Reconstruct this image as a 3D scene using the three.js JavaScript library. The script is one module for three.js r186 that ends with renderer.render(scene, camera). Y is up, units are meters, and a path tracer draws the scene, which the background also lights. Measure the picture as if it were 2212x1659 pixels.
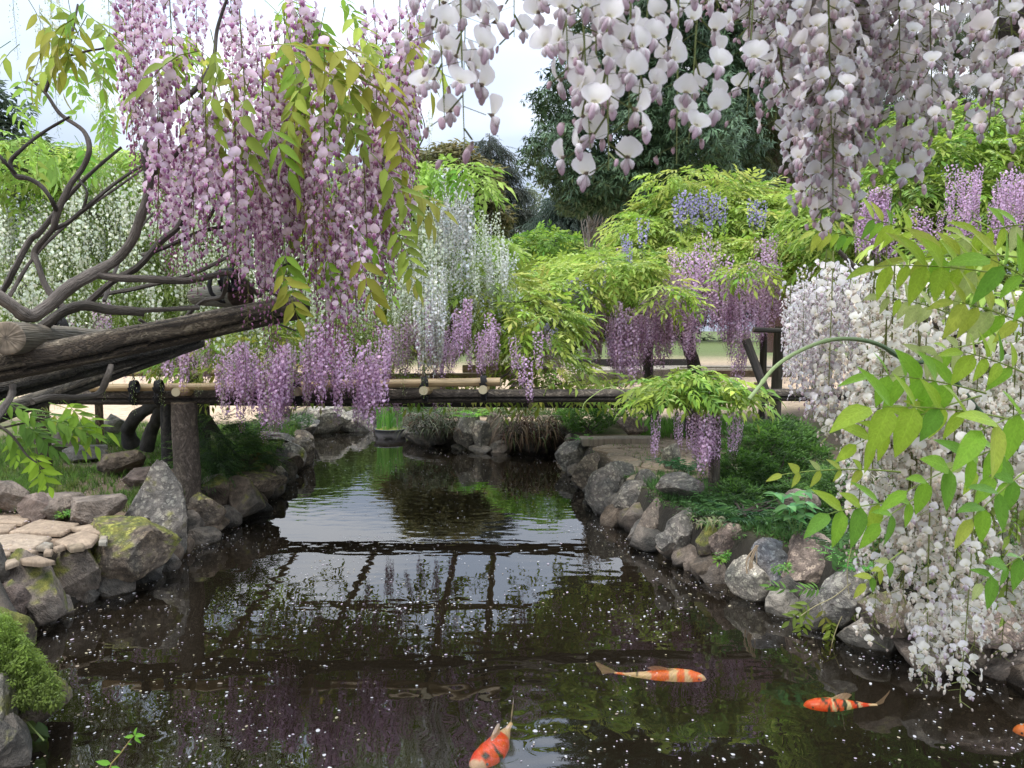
import * as THREE from 'three';
import { mergeGeometries } from 'three/addons/utils/BufferGeometryUtils.js';
import { ImprovedNoise } from 'three/addons/math/ImprovedNoise.js';

// ------------------------------------------------------------------ camera, sky, sun, exposure
const scene = new THREE.Scene();
const EYE = new THREE.Vector3(0, 2.0, 0), FPX = 737.0, PITCH = Math.atan(54 / FPX);
const camera = new THREE.PerspectiveCamera(2 * Math.atan(384 / FPX) * 180 / Math.PI, 1024 / 768, 0.05, 1200);
camera.position.copy(EYE);
camera.rotation.x = -PITCH;
camera.focus = 6; camera.userData.fStop = 15;
scene.add(camera);
camera.updateMatrixWorld(true);

const renderer = new THREE.WebGLRenderer({ antialias: true });
renderer.toneMapping = THREE.LinearToneMapping;
renderer.toneMappingExposure = 1.62;
renderer.shadowMap.enabled = true;

const SUN = new THREE.Vector3(-0.35, 1.0, 0.15).normalize();
const sun = new THREE.DirectionalLight(new THREE.Color(1.0, 0.96, 0.9), 1.4);
sun.position.copy(SUN).multiplyScalar(60); sun.target.position.set(0, 0, -8);
sun.castShadow = true; sun.shadow.radius = 30;
Object.assign(sun.shadow.camera, { left: -40, right: 40, top: 40, bottom: -40, near: 1, far: 160 });
scene.add(sun, sun.target);

// ------------------------------------------------------------------ small tools
function rng(seed) { let a = seed >>> 0; return () => { a = (a + 0x6d2b79f5) | 0; let t = Math.imul(a ^ (a >>> 15), 1 | a); t = (t + Math.imul(t ^ (t >>> 7), 61 | t)) ^ t; return ((t ^ (t >>> 14)) >>> 0) / 4294967296; }; }
const noiseGen = new ImprovedNoise();
const N3 = (x, y, z) => noiseGen.noise(x, y, z);
const fbm = (x, y, z, o = 4) => { let s = 0, a = 0.5, f = 1; for (let i = 0; i < o; i++) { s += a * N3(x * f, y * f, z * f); a *= 0.5; f *= 2.03; } return s; };
const clamp = (x, a = 0, b = 1) => Math.min(b, Math.max(a, x));
const lerp = (a, b, t) => a + (b - a) * t;
const smooth = (a, b, x) => { const t = clamp((x - a) / (b - a)); return t * t * (3 - 2 * t); };
const V = (x, y, z) => new THREE.Vector3(x, y, z);
const mixc = (a, b, t) => [lerp(a[0], b[0], t), lerp(a[1], b[1], t), lerp(a[2], b[2], t)];
const scalec = (a, s) => [a[0] * s, a[1] * s, a[2] * s];

// sky: an overcast sky, kept dim at the horizon and made far brighter overhead to lift the foliage, with soft uneven cloud
{
  const w = 1024, h = 512, data = new Float32Array(w * h * 4);
  for (let j = 0; j < h; j++) {
    const el = ((j + 0.5) / h - 0.5) * Math.PI, s = Math.max(0, Math.sin(el)), c = Math.cos(el);
    for (let i = 0; i < w; i++) {
      const az = ((i + 0.5) / w) * 2 * Math.PI, x = c * Math.cos(az), z = c * Math.sin(az), y = Math.max(0.02, Math.sin(el));
      const cx = x / (y + 0.35), cz = z / (y + 0.35);
      const n = fbm(cx * 1.6 + 3.1, 0.4, cz * 3.4, 5), m = smooth(-0.25, 0.35, n);
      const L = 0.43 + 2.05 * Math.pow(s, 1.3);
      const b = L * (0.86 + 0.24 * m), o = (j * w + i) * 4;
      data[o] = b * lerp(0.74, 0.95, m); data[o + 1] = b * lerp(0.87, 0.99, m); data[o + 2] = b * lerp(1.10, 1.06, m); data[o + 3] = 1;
    }
  }
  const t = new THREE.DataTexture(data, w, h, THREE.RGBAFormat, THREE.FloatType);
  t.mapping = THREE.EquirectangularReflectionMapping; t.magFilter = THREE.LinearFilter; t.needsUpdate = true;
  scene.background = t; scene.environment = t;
}

// the photograph was measured on a 2212 pixel wide view; P turns a measured point and a distance into a place, PY finds where it meets a height
const K = 2212 / 1024, SN = Math.sin(PITCH), CS = Math.cos(PITCH);
function ray(u, v) { const x = (u / K - 512) / FPX, y = (384 - v / K) / FPX; return V(x, -SN + y * CS, -CS - y * SN); }
const P = (u, v, d) => ray(u, v).multiplyScalar(d).add(EYE);
function PY(u, v, h) { const r = ray(u, v); return r.multiplyScalar((h - EYE.y) / r.y).add(EYE); }
const depthOf = (p) => (p.y - EYE.y) * -SN + (p.z - EYE.z) * -CS;
const U = (units, d) => units / K * d / FPX;      // length in metres of so many measured pixels at distance d

const used = new Map();
function numbered(n) { const k = used.get(n) || 0; used.set(n, k + 1); return k ? n + '_' + String(k).padStart(3, '0') : n; }
function tag(o, label, category, group, kind) { if (label) o.userData.label = label; if (category) o.userData.category = category; if (group) o.userData.group = group; if (kind) o.userData.kind = kind; return o; }
function thing(name, label, category, at, group) { const o = new THREE.Group(); o.name = numbered(name); if (at) o.position.copy(at); scene.add(o); o.updateMatrixWorld(true); return tag(o, label, category, group); }
function put(name, geo, mat, parent) { const m = new THREE.Mesh(geo, mat); m.name = name; m.castShadow = m.receiveShadow = true; (parent || scene).add(m); return m; }
// a part whose geometry is given in world coordinates, under a group that stands at its base
function part(name, geo, mat, parent) { if (parent && parent.position.lengthSq() > 0) geo.translate(-parent.position.x, -parent.position.y, -parent.position.z); return put(name, geo, mat, parent); }
function inst(name, geo, mat, list, parent) {          // list: {m: Matrix4, c: [r,g,b]}
  const im = new THREE.InstancedMesh(geo, mat, list.length), off = parent ? parent.position : V(0, 0, 0), q = new THREE.Matrix4(), col = new THREE.Color();
  list.forEach((e, i) => { q.copy(e.m); q.elements[12] -= off.x; q.elements[13] -= off.y; q.elements[14] -= off.z; im.setMatrixAt(i, q); im.setColorAt(i, col.setRGB(...(e.c || [1, 1, 1]))); });
  im.name = name; im.castShadow = im.receiveShadow = true; im.userData.kind = 'stuff'; (parent || scene).add(im); return im;
}
function frame(x, up) {                                  // rotation whose +x runs along x and whose +y is as near to up as it can be
  const a = x.clone().normalize(), c = a.clone().cross(up).normalize(); if (c.lengthSq() < 0.5) c.set(0, 0, 1); const b = c.clone().cross(a);
  return new THREE.Matrix4().makeBasis(a, b, c);
}
function place(p, x, up, s) { const m = frame(x, up); m.scale(V(s, s, s)); m.setPosition(p); return m; }

// mesh builder
class Geo {
  constructor() { this.p = []; this.c = []; this.t = []; this.i = []; }
  v(x, y, z, c = [1, 1, 1], u = 0, w = 0) { this.p.push(x, y, z); this.c.push(c[0], c[1], c[2]); this.t.push(u, w); return this.p.length / 3 - 1; }
  f(...a) { for (let k = 2; k < a.length; k++) this.i.push(a[0], a[k - 1], a[k]); return this; }
  // tube along points with radii; color(t, angle) or one colour; uv in metres
  tube(pts, rad, sides = 6, color = [1, 1, 1], caps = true, wobble = 0, seed = 0, flat = 1) {
    const n = pts.length, dir = V(0, 0, 0), up = V(0, 1, 0); let side = null, len = seed * 0.37, base = this.p.length / 3, rAt = (k) => Array.isArray(rad) ? rad[k] : rad;
    for (let k = 0; k < n; k++) {
      dir.copy(pts[Math.min(n - 1, k + 1)]).sub(pts[Math.max(0, k - 1)]).normalize();
      if (!side) { side = dir.clone().cross(Math.abs(dir.y) > 0.9 ? V(1, 0, 0) : up).normalize(); } else { side.sub(dir.clone().multiplyScalar(side.dot(dir))).normalize(); }
      const b = dir.clone().cross(side); if (k) len += pts[k].distanceTo(pts[k - 1]);
      for (let s = 0; s <= sides; s++) {
        const a = s / sides * 2 * Math.PI, w = wobble ? 1 + wobble * fbm(Math.cos(a) * 0.9 + seed, len * 5, Math.sin(a) * 0.9 + seed * 2.3, 3) * 2 : 1, r = rAt(k) * w, ca = Math.cos(a) * r, sa = Math.sin(a) * r * flat;
        const c = typeof color === 'function' ? color(k / (n - 1), a, len) : color;
        this.v(pts[k].x + side.x * ca + b.x * sa, pts[k].y + side.y * ca + b.y * sa, pts[k].z + side.z * ca + b.z * sa, c, s / sides * 2 * Math.PI * Math.max(0.02, rAt(0)), len);
      }
    }
    const q = sides + 1;
    for (let k = 0; k < n - 1; k++) for (let s = 0; s < sides; s++) { const a = base + k * q + s; this.i.push(a, a + q, a + 1, a + 1, a + q, a + q + 1); }
    if (caps) for (const e of [0, n - 1]) {
      const c = typeof color === 'function' ? color(e ? 1 : 0, 0, len) : color, m = this.v(pts[e].x, pts[e].y, pts[e].z, c, 0, 0), r0 = this.p.length / 3;
      for (let s = 0; s <= sides; s++) { const o = (base + e * q + s) * 3; this.v(this.p[o], this.p[o + 1], this.p[o + 2], c, 0.01 * s, 0.02); }
      for (let s = 0; s < sides; s++) e ? this.i.push(m, r0 + s, r0 + s + 1) : this.i.push(m, r0 + s + 1, r0 + s);
    }
    return this;
  }
  add(g, m, tint) {                                       // copy of another Geo through a matrix
    const base = this.p.length / 3, w = V(0, 0, 0);
    for (let k = 0; k < g.p.length; k += 3) { w.set(g.p[k], g.p[k + 1], g.p[k + 2]).applyMatrix4(m); this.p.push(w.x, w.y, w.z); tint ? this.c.push(g.c[k] * tint[0], g.c[k + 1] * tint[1], g.c[k + 2] * tint[2]) : this.c.push(g.c[k], g.c[k + 1], g.c[k + 2]); }
    for (const t of g.t) this.t.push(t); for (const i of g.i) this.i.push(i + base); return this;
  }
  build() {
    const g = new THREE.BufferGeometry();
    g.setAttribute('position', new THREE.Float32BufferAttribute(this.p, 3)); g.setAttribute('color', new THREE.Float32BufferAttribute(this.c, 3)); g.setAttribute('uv', new THREE.Float32BufferAttribute(this.t, 2));
    g.setIndex(this.i); g.computeVertexNormals(); return g;
  }
}
// curve through control points [x,y,z,r]: even samples and radii
function curve(pts, n) { const c = new THREE.CatmullRomCurve3(pts.map((p) => p.p), false, 'centripetal'), out = [], rad = []; for (let k = 0; k <= n; k++) { const t = k / n; out.push(c.getPoint(t)); const f = t * (pts.length - 1), a = Math.min(pts.length - 2, Math.floor(f)); rad.push(lerp(pts[a].r, pts[a + 1].r, f - a)); } return [out, rad]; }

// ------------------------------------------------------------------ textures and materials
function tex(w, h, fn, srgb, rep) {
  const d = new Uint8Array(w * h * 4); for (let j = 0; j < h; j++) for (let i = 0; i < w; i++) { const c = fn(i / w, j / h), o = (j * w + i) * 4; d[o] = clamp(c[0]) * 255; d[o + 1] = clamp(c[1]) * 255; d[o + 2] = clamp(c[2]) * 255; d[o + 3] = 255; }
  const t = new THREE.DataTexture(d, w, h); t.wrapS = t.wrapT = THREE.RepeatWrapping; t.magFilter = THREE.LinearFilter; if (srgb) t.colorSpace = THREE.SRGBColorSpace; if (rep) t.repeat.set(rep[0], rep[1]); t.needsUpdate = true; return t;
}
const tor = (u, v, fx, fy, s = 0, o = 4) => { const a = u * 2 * Math.PI, b = v * 2 * Math.PI; return fbm(Math.cos(a) * fx + s, Math.sin(a) * fx + Math.cos(b) * fy * 0.7, Math.sin(b) * fy + s * 1.7, o); };
const grainTex = tex(512, 512, (u, v) => { const n = 0.86 + 0.5 * tor(u, v, 2.2, 2.2, 0, 5) + 0.22 * tor(u, v, 14, 14, 5, 3); return [n, n * 0.995, n * 0.985]; });
grainTex.repeat.set(2.2, 2.2);
const grainBump = grainTex.clone(); grainBump.repeat.set(2.2, 2.2);
const fineTex = grainTex.clone(); fineTex.repeat.set(0.6, 0.6);
const woodTex = tex(256, 1024, (u, v) => { const s = tor(u, v, 9, 0.8, 2, 4), b = tor(u, v, 1.2, 1.6, 9, 4), f = tor(u, v, 26, 1.5, 4, 2); const n = 0.70 + 0.40 * s + 0.35 * b + 0.5 * f; return [n, n * 0.96, n * 0.90]; });
woodTex.repeat.set(2.0, 0.8);
const barkTex = tex(256, 512, (u, v) => { const s = Math.abs(tor(u, v, 6, 1.2, 3, 4)), f = tor(u, v, 12, 5, 6, 3); const n = 0.55 + 1.3 * s + 0.3 * f; return [n, n * 0.97, n * 0.94]; });
barkTex.repeat.set(5, 2.2);

const M = {};
// rough stone with pale rings of lichen: the map runs from dark rock to lichen, the vertex colours carry the rock's hue
const cell = (u, v, n, s) => { let best = 9; const x = u * n, y = v * n, ix = Math.floor(x), iy = Math.floor(y); for (let j = -1; j <= 1; j++) for (let i = -1; i <= 1; i++) { const a = ((ix + i) % n + n) % n, b = ((iy + j) % n + n) % n, h = rng(a * 131 + b * 7717 + s), px = ix + i + h(), py = iy + j + h(), r = 0.12 + 0.34 * h() * h(); best = Math.min(best, Math.hypot(x - px, y - py) / r); } return best; };
const rockTone = (u, v, amount) => { const n = 0.40 + 0.34 * tor(u, v, 2.2, 2.2, 0, 5) + 0.20 * tor(u, v, 9, 9, 5, 4) + 0.16 * tor(u, v, 26, 26, 8, 2); if (!amount) return [n, n * 0.99, n * 0.97]; const w = 0.35 * tor(u, v, 12, 12, 3, 3), patch = smooth(-0.28, 0.12, tor(u, v, 1.3, 1.3, 12, 3) + amount - 0.12), d = Math.min(cell(u, v, 7, 1), cell(u, v, 13, 2)) + w * 2.2, l = (1 - smooth(0.75, 1.15, d)) * patch; return mixc([n, n * 0.99, n * 0.97], [0.92 + 0.2 * w, 0.93 + 0.2 * w, 0.86 + 0.2 * w], l * 0.9); };
const rockTex = tex(512, 512, (u, v) => rockTone(u, v, 0)), lichenTex = tex(768, 768, (u, v) => rockTone(u, v, 0.12)); rockTex.repeat.set(1.7, 1.7); lichenTex.repeat.set(1.9, 1.9);
M.stone = new THREE.MeshStandardMaterial({ vertexColors: true, map: rockTex, bumpMap: rockTex, bumpScale: 0.03, roughness: 0.92 });
M.lichen = new THREE.MeshStandardMaterial({ vertexColors: true, map: lichenTex, bumpMap: rockTex, bumpScale: 0.03, roughness: 0.92 });
M.slab = new THREE.MeshStandardMaterial({ vertexColors: true, map: grainTex, bumpMap: grainBump, bumpScale: 0.014, roughness: 0.95 });
M.ground = new THREE.MeshStandardMaterial({ vertexColors: true, map: fineTex, bumpMap: grainBump, bumpScale: 0.02, roughness: 1 });
M.log = new THREE.MeshStandardMaterial({ vertexColors: true, map: woodTex, bumpMap: woodTex, bumpScale: 0.012, roughness: 0.85 });
const oldTex = tex(512, 512, (u, v) => { const s = tor(u, v, 5, 2.4, 2, 4), b = tor(u, v, 2.4, 2.4, 9, 5), f = tor(u, v, 22, 7, 4, 3), k = smooth(0.02, 0.10, b + 0.5 * f); const n = 0.52 + 0.35 * s + 0.55 * f + 0.42 * k; return [n, n * (0.94 + 0.02 * k), n * (0.86 + 0.02 * k)]; }); oldTex.repeat.set(2.4, 2.0);
M.oldLog = new THREE.MeshStandardMaterial({ vertexColors: true, map: oldTex, bumpMap: oldTex, bumpScale: 0.012, roughness: 0.9 });
M.bark = new THREE.MeshStandardMaterial({ vertexColors: true, map: barkTex, bumpMap: barkTex, bumpScale: 0.008, roughness: 0.9 });
M.bamboo = new THREE.MeshPhysicalMaterial({ vertexColors: true, map: woodTex, roughness: 0.55, clearcoat: 0.15, clearcoatRoughness: 0.5 });
M.rope = new THREE.MeshStandardMaterial({ vertexColors: true, roughness: 0.95 });
M.stem = new THREE.MeshStandardMaterial({ vertexColors: true, roughness: 0.7 });
M.leaf = new THREE.MeshPhysicalMaterial({ vertexColors: true, roughness: 0.92, transmission: 0.52, thickness: 0, specularIntensity: 0.35 });
M.darkLeaf = new THREE.MeshStandardMaterial({ vertexColors: true, roughness: 0.62 });
M.petal = new THREE.MeshPhysicalMaterial({ vertexColors: true, roughness: 0.95, transmission: 0.42, thickness: 0, specularIntensity: 0.3 });
M.plastic = new THREE.MeshStandardMaterial({ vertexColors: true, roughness: 0.5 });
M.board = new THREE.MeshStandardMaterial({ vertexColors: true, map: woodTex, bumpMap: woodTex, bumpScale: 0.004, roughness: 0.9 });

// colours (linear)
const C = { wood: [0.085, 0.068, 0.05], woodPale: [0.30, 0.25, 0.19], bark: [0.15, 0.12, 0.10], barkPale: [0.42, 0.37, 0.32], bamboo: [0.50, 0.37, 0.20], rope: [0.012, 0.011, 0.012],
  lime: [0.30, 0.40, 0.035], rim: [1, 1, 1], leafMid: [0.15, 0.28, 0.03], leafDark: [0.05, 0.11, 0.03], gold: [0.42, 0.36, 0.06], moss: [0.11, 0.13, 0.025], sand: [0.52, 0.37, 0.24], soil: [0.16, 0.115, 0.08], stem: [0.16, 0.20, 0.05] };
// ------------------------------------------------------------------ leaves and flowers: small templates
// leaflet along +x with its upper face to +y
function leafletGeo(L, W, droop = 0.12, fold = 0.12, rows = 2, c = [1, 1, 1], tipc = c) {
  const g = new Geo(), prof = (t) => Math.pow(Math.sin(Math.PI * Math.pow(t, 0.75)), 0.85) * (1 - 0.25 * t), uvs = (t, s) => [t, s * 0.5 + 0.5], at = (t, s) => { const y = -droop * L * t * t + Math.abs(s) * fold * W * prof(t); return [L * t, y, s * W / 2 * prof(t)]; };
  const b = g.v(0, 0, 0, c, 0, 0.5); let prev = null;
  for (let k = 1; k <= rows; k++) {
    const t = k / (rows + 1), cc = mixc(c, tipc, t), l = g.v(...at(t, 1), cc, ...uvs(t, 1)), m = g.v(...at(t, 0), scalec(cc, 1.12), ...uvs(t, 0)), r = g.v(...at(t, -1), cc, ...uvs(t, -1));
    if (!prev) g.f(b, l, m).f(b, m, r); else g.f(prev[0], l, m).f(prev[0], m, prev[1]).f(prev[1], m, r).f(prev[1], r, prev[2]);
    prev = [l, m, r];
  }
  const t = g.v(...at(1, 0), tipc, 1, 0.5); g.f(prev[0], t, prev[1]).f(prev[1], t, prev[2]); return g;
}
// compound leaf along +x, length 1: pairs of leaflets and one at the end
function compoundGeo(pairs, seed, { ll = 0.3, lw = 0.11, droop = 0.35, rows = 1, ang = 1.0, hang = 0.25, rachis = true, start = 0.22 } = {}) {
  const g = new Geo(), R = rng(seed), at = (t) => V(t, -droop * t * t, 0), leaf = leafletGeo(1, lw / ll, 0.16, 0.16, rows), m = new THREE.Matrix4();
  if (rachis) { const p = []; for (let k = 0; k <= 4; k++) p.push(at(k / 4)); g.tube(p, [0.009, 0.008, 0.006, 0.005, 0.003], 3, [0.75, 0.8, 0.6], false); }
  for (let k = 0; k < pairs; k++) for (const s of [1, -1]) {
    const t = lerp(start, 0.93, (k + 0.5 + (R() - 0.5) * 0.35) / pairs), a = ang * lerp(1.15, 0.75, t) + (R() - 0.5) * 0.5, x = V(Math.cos(a), -hang - (R() - 0.3) * 0.6, s * Math.sin(a)), L = ll * (0.8 + 0.3 * Math.sin(Math.PI * t)) * (0.88 + 0.24 * R());
    m.copy(place(at(t), x, V((R() - 0.5) * 0.9, 1, s * 0.3 * R() + (R() - 0.5) * 0.9), L)); const q = 0.78 + 0.44 * R(); g.add(leaf, m, [q, q, q]);
  }
  g.add(leaf, place(at(1), V(1, -droop * 2 - hang * 0.5, 0), V(0, 1, 0), ll * 1.05)); return g;
}
// florets: outward is +z, up is +y, width about 1
function openFloret(lod, c, vr = 0) {
  const lift = [0, 0.22, -0.14][vr], wide = [1, 0.82, 1.12][vr], twist = [0, 0.35, -0.3][vr];
  const g = new Geo();
  const nu = lod === 0 ? 6 : lod === 1 ? 2 : 2, nv = lod === 0 ? 4 : lod === 1 ? 2 : 1, id = [];
  for (let j = 0; j <= nv; j++) for (let i = 0; i <= nu; i++) {
    const a = i / nu * 2 - 1, b = j / nv, w = lod === 0 ? 0.52 * Math.pow(Math.max(0.02, Math.sin(Math.PI * (0.08 + 0.80 * b))), 0.6) : [0.16, 0.52, 0.34][nv === 1 ? j + 1 - (j ? 0 : 1) : j];
    const notch = 0.07 * Math.exp(-a * a * 25) * b * b, x = a * w * wide, y = 0.05 + b * (0.72 - lift * 0.6) - notch - 0.10 * a * a * b, z = 0.22 + 0.10 * b - (0.36 - lift) * b * b + (0.16 + 0.3 * lift) * a * a * (0.3 + b) + twist * a * b * 0.4;
    const edge = Math.max(Math.abs(a), b), cc = b < 0.34 && Math.abs(a) < 0.35 && lod === 0 ? mixc(c.banner, c.spot, 0.75 * (1 - b / 0.34)) : mixc(c.inner || c.banner, c.banner, edge);
    id.push(g.v(x, y, z, cc));
  }
  for (let j = 0; j < nv; j++) for (let i = 0; i < nu; i++) { const a = id[j * (nu + 1) + i], b = id[j * (nu + 1) + i + 1], d = id[(j + 1) * (nu + 1) + i], e = id[(j + 1) * (nu + 1) + i + 1]; g.f(a, b, e, d); }
  const keel = (x0, len, r, c0, c1, dz, dy, sd) => {
    const rings = lod === 0 ? 4 : 1, prof = lod === 0 ? [0.45, 0.95, 1, 0.6] : [1], ts = lod === 0 ? [0.15, 0.4, 0.65, 0.88] : [0.55]; let prev = null;
    const pt = (t) => V(x0 * Math.sin(t * 2.2), 0.06 + dy * t * len - 0.0, 0.18 + dz * len * (t - 0.35 * t * t)), b0 = pt(0), a0 = g.v(b0.x, b0.y, b0.z, c0);
    for (let k = 0; k < rings; k++) {
      const q = pt(ts[k]), ring = []; for (let s = 0; s < sd; s++) { const a = s / sd * 2 * Math.PI; ring.push(g.v(q.x + Math.cos(a) * r * prof[k] * 0.75, q.y + Math.sin(a) * r * prof[k] * 0.8, q.z + Math.sin(a) * r * prof[k] * 0.6, mixc(c0, c1, ts[k]))); }
      for (let s = 0; s < sd; s++) { const n = (s + 1) % sd; if (!prev) g.f(a0, ring[n], ring[s]); else g.f(prev[s], prev[n], ring[n], ring[s]); } prev = ring;
    }
    const e = pt(1), z = g.v(e.x, e.y, e.z, c1); for (let s = 0; s < sd; s++) g.f(prev[s], prev[(s + 1) % sd], z);
  };
  if (lod === 0) { keel(0.05, 0.78, 0.17, c.keel, c.tip, 0.55, -0.75, 6); keel(-0.16, 0.62, 0.13, c.banner, c.keel, 0.62, -0.6, 5); keel(0.2, 0.62, 0.13, c.banner, c.keel, 0.62, -0.6, 5); const q = []; for (let k = 0; k < 5; k++) q.push(g.v(Math.cos(k * 1.257) * 0.11, 0.06 + Math.sin(k * 1.257) * 0.1, 0.24, c.calyx)); const t = g.v(0, 0.08, 0.02, c.calyx); for (let k = 0; k < 5; k++) g.f(t, q[k], q[(k + 1) % 5]); }
  else keel(0, 0.75, lod === 1 ? 0.2 : 0.2, c.keel, c.tip, 0.7, -0.6, lod === 1 ? 4 : 3);
  return g;
}
function budFloret(lod, c) {
  const g = new Geo(), sd = lod === 0 ? 6 : lod === 1 ? 4 : 3, ts = lod === 0 ? [0.12, 0.35, 0.6, 0.85] : [0.55], pr = lod === 0 ? [0.45, 0.85, 1, 0.6] : [1]; let prev = null;
  const pt = (t) => V(0, -0.28 * t * t - 0.22 * t, 0.1 + 0.62 * (t - 0.3 * t * t)), a0 = g.v(0, 0, 0.08, c.calyx);
  ts.forEach((t, k) => { const q = pt(t), ring = []; for (let s = 0; s < sd; s++) { const a = s / sd * 2 * Math.PI; ring.push(g.v(Math.cos(a) * 0.15 * pr[k], q.y + Math.sin(a) * 0.19 * pr[k], q.z + Math.sin(a) * 0.1 * pr[k], mixc(t < 0.2 ? c.calyx : c.bud, c.budTip, t))); } for (let s = 0; s < sd; s++) { const n = (s + 1) % sd; if (!prev) g.f(a0, ring[n], ring[s]); else g.f(prev[s], prev[n], ring[n], ring[s]); } prev = ring; });
  const e = pt(1), z = g.v(0, e.y, e.z, c.budTip); for (let s = 0; s < sd; s++) g.f(prev[s], prev[(s + 1) % sd], z); return g;
}
// where the florets of a raceme of length L sit: {p, out, up, s, open, t}
function racemeSpots(seed, { L, n, r0, r1, size, open = 0.75, top = 0.05, droop = 0.3 }) {
  const R = rng(seed), out = [], bx = (R() - 0.5) * 0.1 * L, bz = (R() - 0.5) * 0.1 * L, axis = (t) => V(bx * t * t, -L * t, bz * t * t);
  for (let k = 0; k < n; k++) {
    const t = top + (1 - top) * Math.pow((k + 0.5) / n, 0.92), a = k * 2.39996 + (R() - 0.5) * 0.6, r = lerp(r0, r1, Math.pow(t, 1.3)) * (0.75 + 0.5 * R()), q = axis(t), o = V(Math.cos(a), 0, Math.sin(a));
    const isOpen = t < open + (R() - 0.5) * 0.22, s = size * (isOpen ? 1 : lerp(0.85, 0.5, clamp((t - open) / (1 - open + 0.01)))) * (0.82 + 0.36 * R());
    const p = q.clone().addScaledVector(o, r); p.y -= r * droop * (0.3 + R());
    out.push({ p, q, out: V(o.x + (R() - 0.5) * 1.1, 0.15 - R() * 0.8, o.z + (R() - 0.5) * 1.1), s, open: isOpen, t, k });
  }
  return { spots: out, axis };
}
function spotMatrix(e) { const z = e.out.clone().normalize(), x = V(Math.sin(e.k * 7.7) * 0.45, 1, Math.cos(e.k * 5.3) * 0.45).cross(z).normalize(), y = z.clone().cross(x); const m = new THREE.Matrix4().makeBasis(x, y, z); m.scale(V(e.s, e.s, e.s)); m.setPosition(e.p); return m; }
function stemOf(axis, spots, stemR, lod, cs) {
  const g = new Geo(), p = []; for (let k = 0; k <= 5; k++) p.push(axis(k / 5)); g.tube(p, [stemR, stemR, stemR * 0.9, stemR * 0.8, stemR * 0.6, stemR * 0.3], lod === 0 ? 5 : 3, cs, false);
  if (lod < 2) for (const e of spots) { const s = V(-e.out.z, 0, e.out.x).normalize().multiplyScalar(lod ? 0.0012 : 0.0015), a = e.q, b = e.p; const i = [g.v(a.x - s.x, a.y + 0.004, a.z - s.z, cs), g.v(a.x + s.x, a.y + 0.004, a.z + s.z, cs), g.v(b.x + s.x, b.y, b.z + s.z, cs), g.v(b.x - s.x, b.y, b.z - s.z, cs)]; g.f(...i); }
  return g;
}
function racemeGeo(seed, lod, c, o) {
  const { spots, axis } = racemeSpots(seed, o), g = stemOf(axis, spots, o.stem || 0.002, lod, c.stem), R = rng(seed + 77), F = [0, 1, 2].map((k) => openFloret(lod, c, k)), B = budFloret(lod, c);
  for (const e of spots) { const w = 0.80 + 0.36 * R(), h = (R() - 0.5) * 0.08; g.add(e.open ? F[Math.floor(R() * 3)] : B, spotMatrix(e), [w + h, w, w - h * 0.5]); }
  return g.build();
}
const FC = {
  pink: { banner: [0.80, 0.60, 0.73], inner: [0.84, 0.70, 0.78], spot: [0.78, 0.72, 0.50], keel: [0.58, 0.30, 0.49], tip: [0.44, 0.16, 0.35], bud: [0.54, 0.27, 0.44], budTip: [0.42, 0.16, 0.33], calyx: [0.20, 0.13, 0.08], stem: [0.17, 0.17, 0.05] },
  rose: { banner: [0.76, 0.52, 0.72], inner: [0.80, 0.60, 0.76], spot: [0.7, 0.6, 0.4], keel: [0.56, 0.30, 0.53], tip: [0.45, 0.20, 0.42], bud: [0.47, 0.23, 0.43], budTip: [0.36, 0.14, 0.33], calyx: [0.2, 0.12, 0.12], stem: [0.2, 0.16, 0.08] },
  violet: { banner: [0.46, 0.40, 0.66], inner: [0.54, 0.48, 0.70], spot: [0.7, 0.7, 0.5], keel: [0.20, 0.13, 0.42], tip: [0.15, 0.09, 0.36], bud: [0.22, 0.15, 0.42], budTip: [0.16, 0.1, 0.34], calyx: [0.15, 0.13, 0.12], stem: [0.18, 0.2, 0.07] },
  white: { banner: [0.86, 0.86, 0.86], inner: [0.88, 0.88, 0.84], spot: [0.75, 0.72, 0.3], keel: [0.70, 0.68, 0.64], tip: [0.66, 0.58, 0.60], bud: [0.70, 0.64, 0.60], budTip: [0.62, 0.50, 0.54], calyx: [0.22, 0.20, 0.12], stem: [0.16, 0.19, 0.05] },
  cream: { banner: [0.88, 0.84, 0.78], inner: [0.90, 0.86, 0.76], spot: [0.75, 0.70, 0.3], keel: [0.82, 0.75, 0.64], tip: [0.76, 0.65, 0.58], bud: [0.72, 0.64, 0.55], budTip: [0.66, 0.55, 0.50], calyx: [0.20, 0.16, 0.11], stem: [0.17, 0.19, 0.05] },
  blush: { banner: [0.87, 0.82, 0.86], inner: [0.90, 0.88, 0.80], spot: [0.75, 0.70, 0.3], keel: [0.74, 0.66, 0.68], tip: [0.62, 0.45, 0.55], bud: [0.68, 0.56, 0.58], budTip: [0.60, 0.40, 0.50], calyx: [0.22, 0.17, 0.13], stem: [0.17, 0.2, 0.06] },
  green: { banner: [0.84, 0.86, 0.76], inner: [0.84, 0.86, 0.70], spot: [0.7, 0.75, 0.4], keel: [0.66, 0.72, 0.46], tip: [0.60, 0.66, 0.40], bud: [0.60, 0.68, 0.38], budTip: [0.70, 0.74, 0.52], calyx: [0.28, 0.36, 0.1], stem: [0.22, 0.30, 0.06] },
};
const cache = new Map();
function racemeSet(key, lod, c, o, n) { if (!cache.has(key)) { const a = []; for (let k = 0; k < n; k++) a.push(racemeGeo(k * 131 + key.length * 17 + 5, lod, c, o)); cache.set(key, a); } return cache.get(key); }
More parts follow.
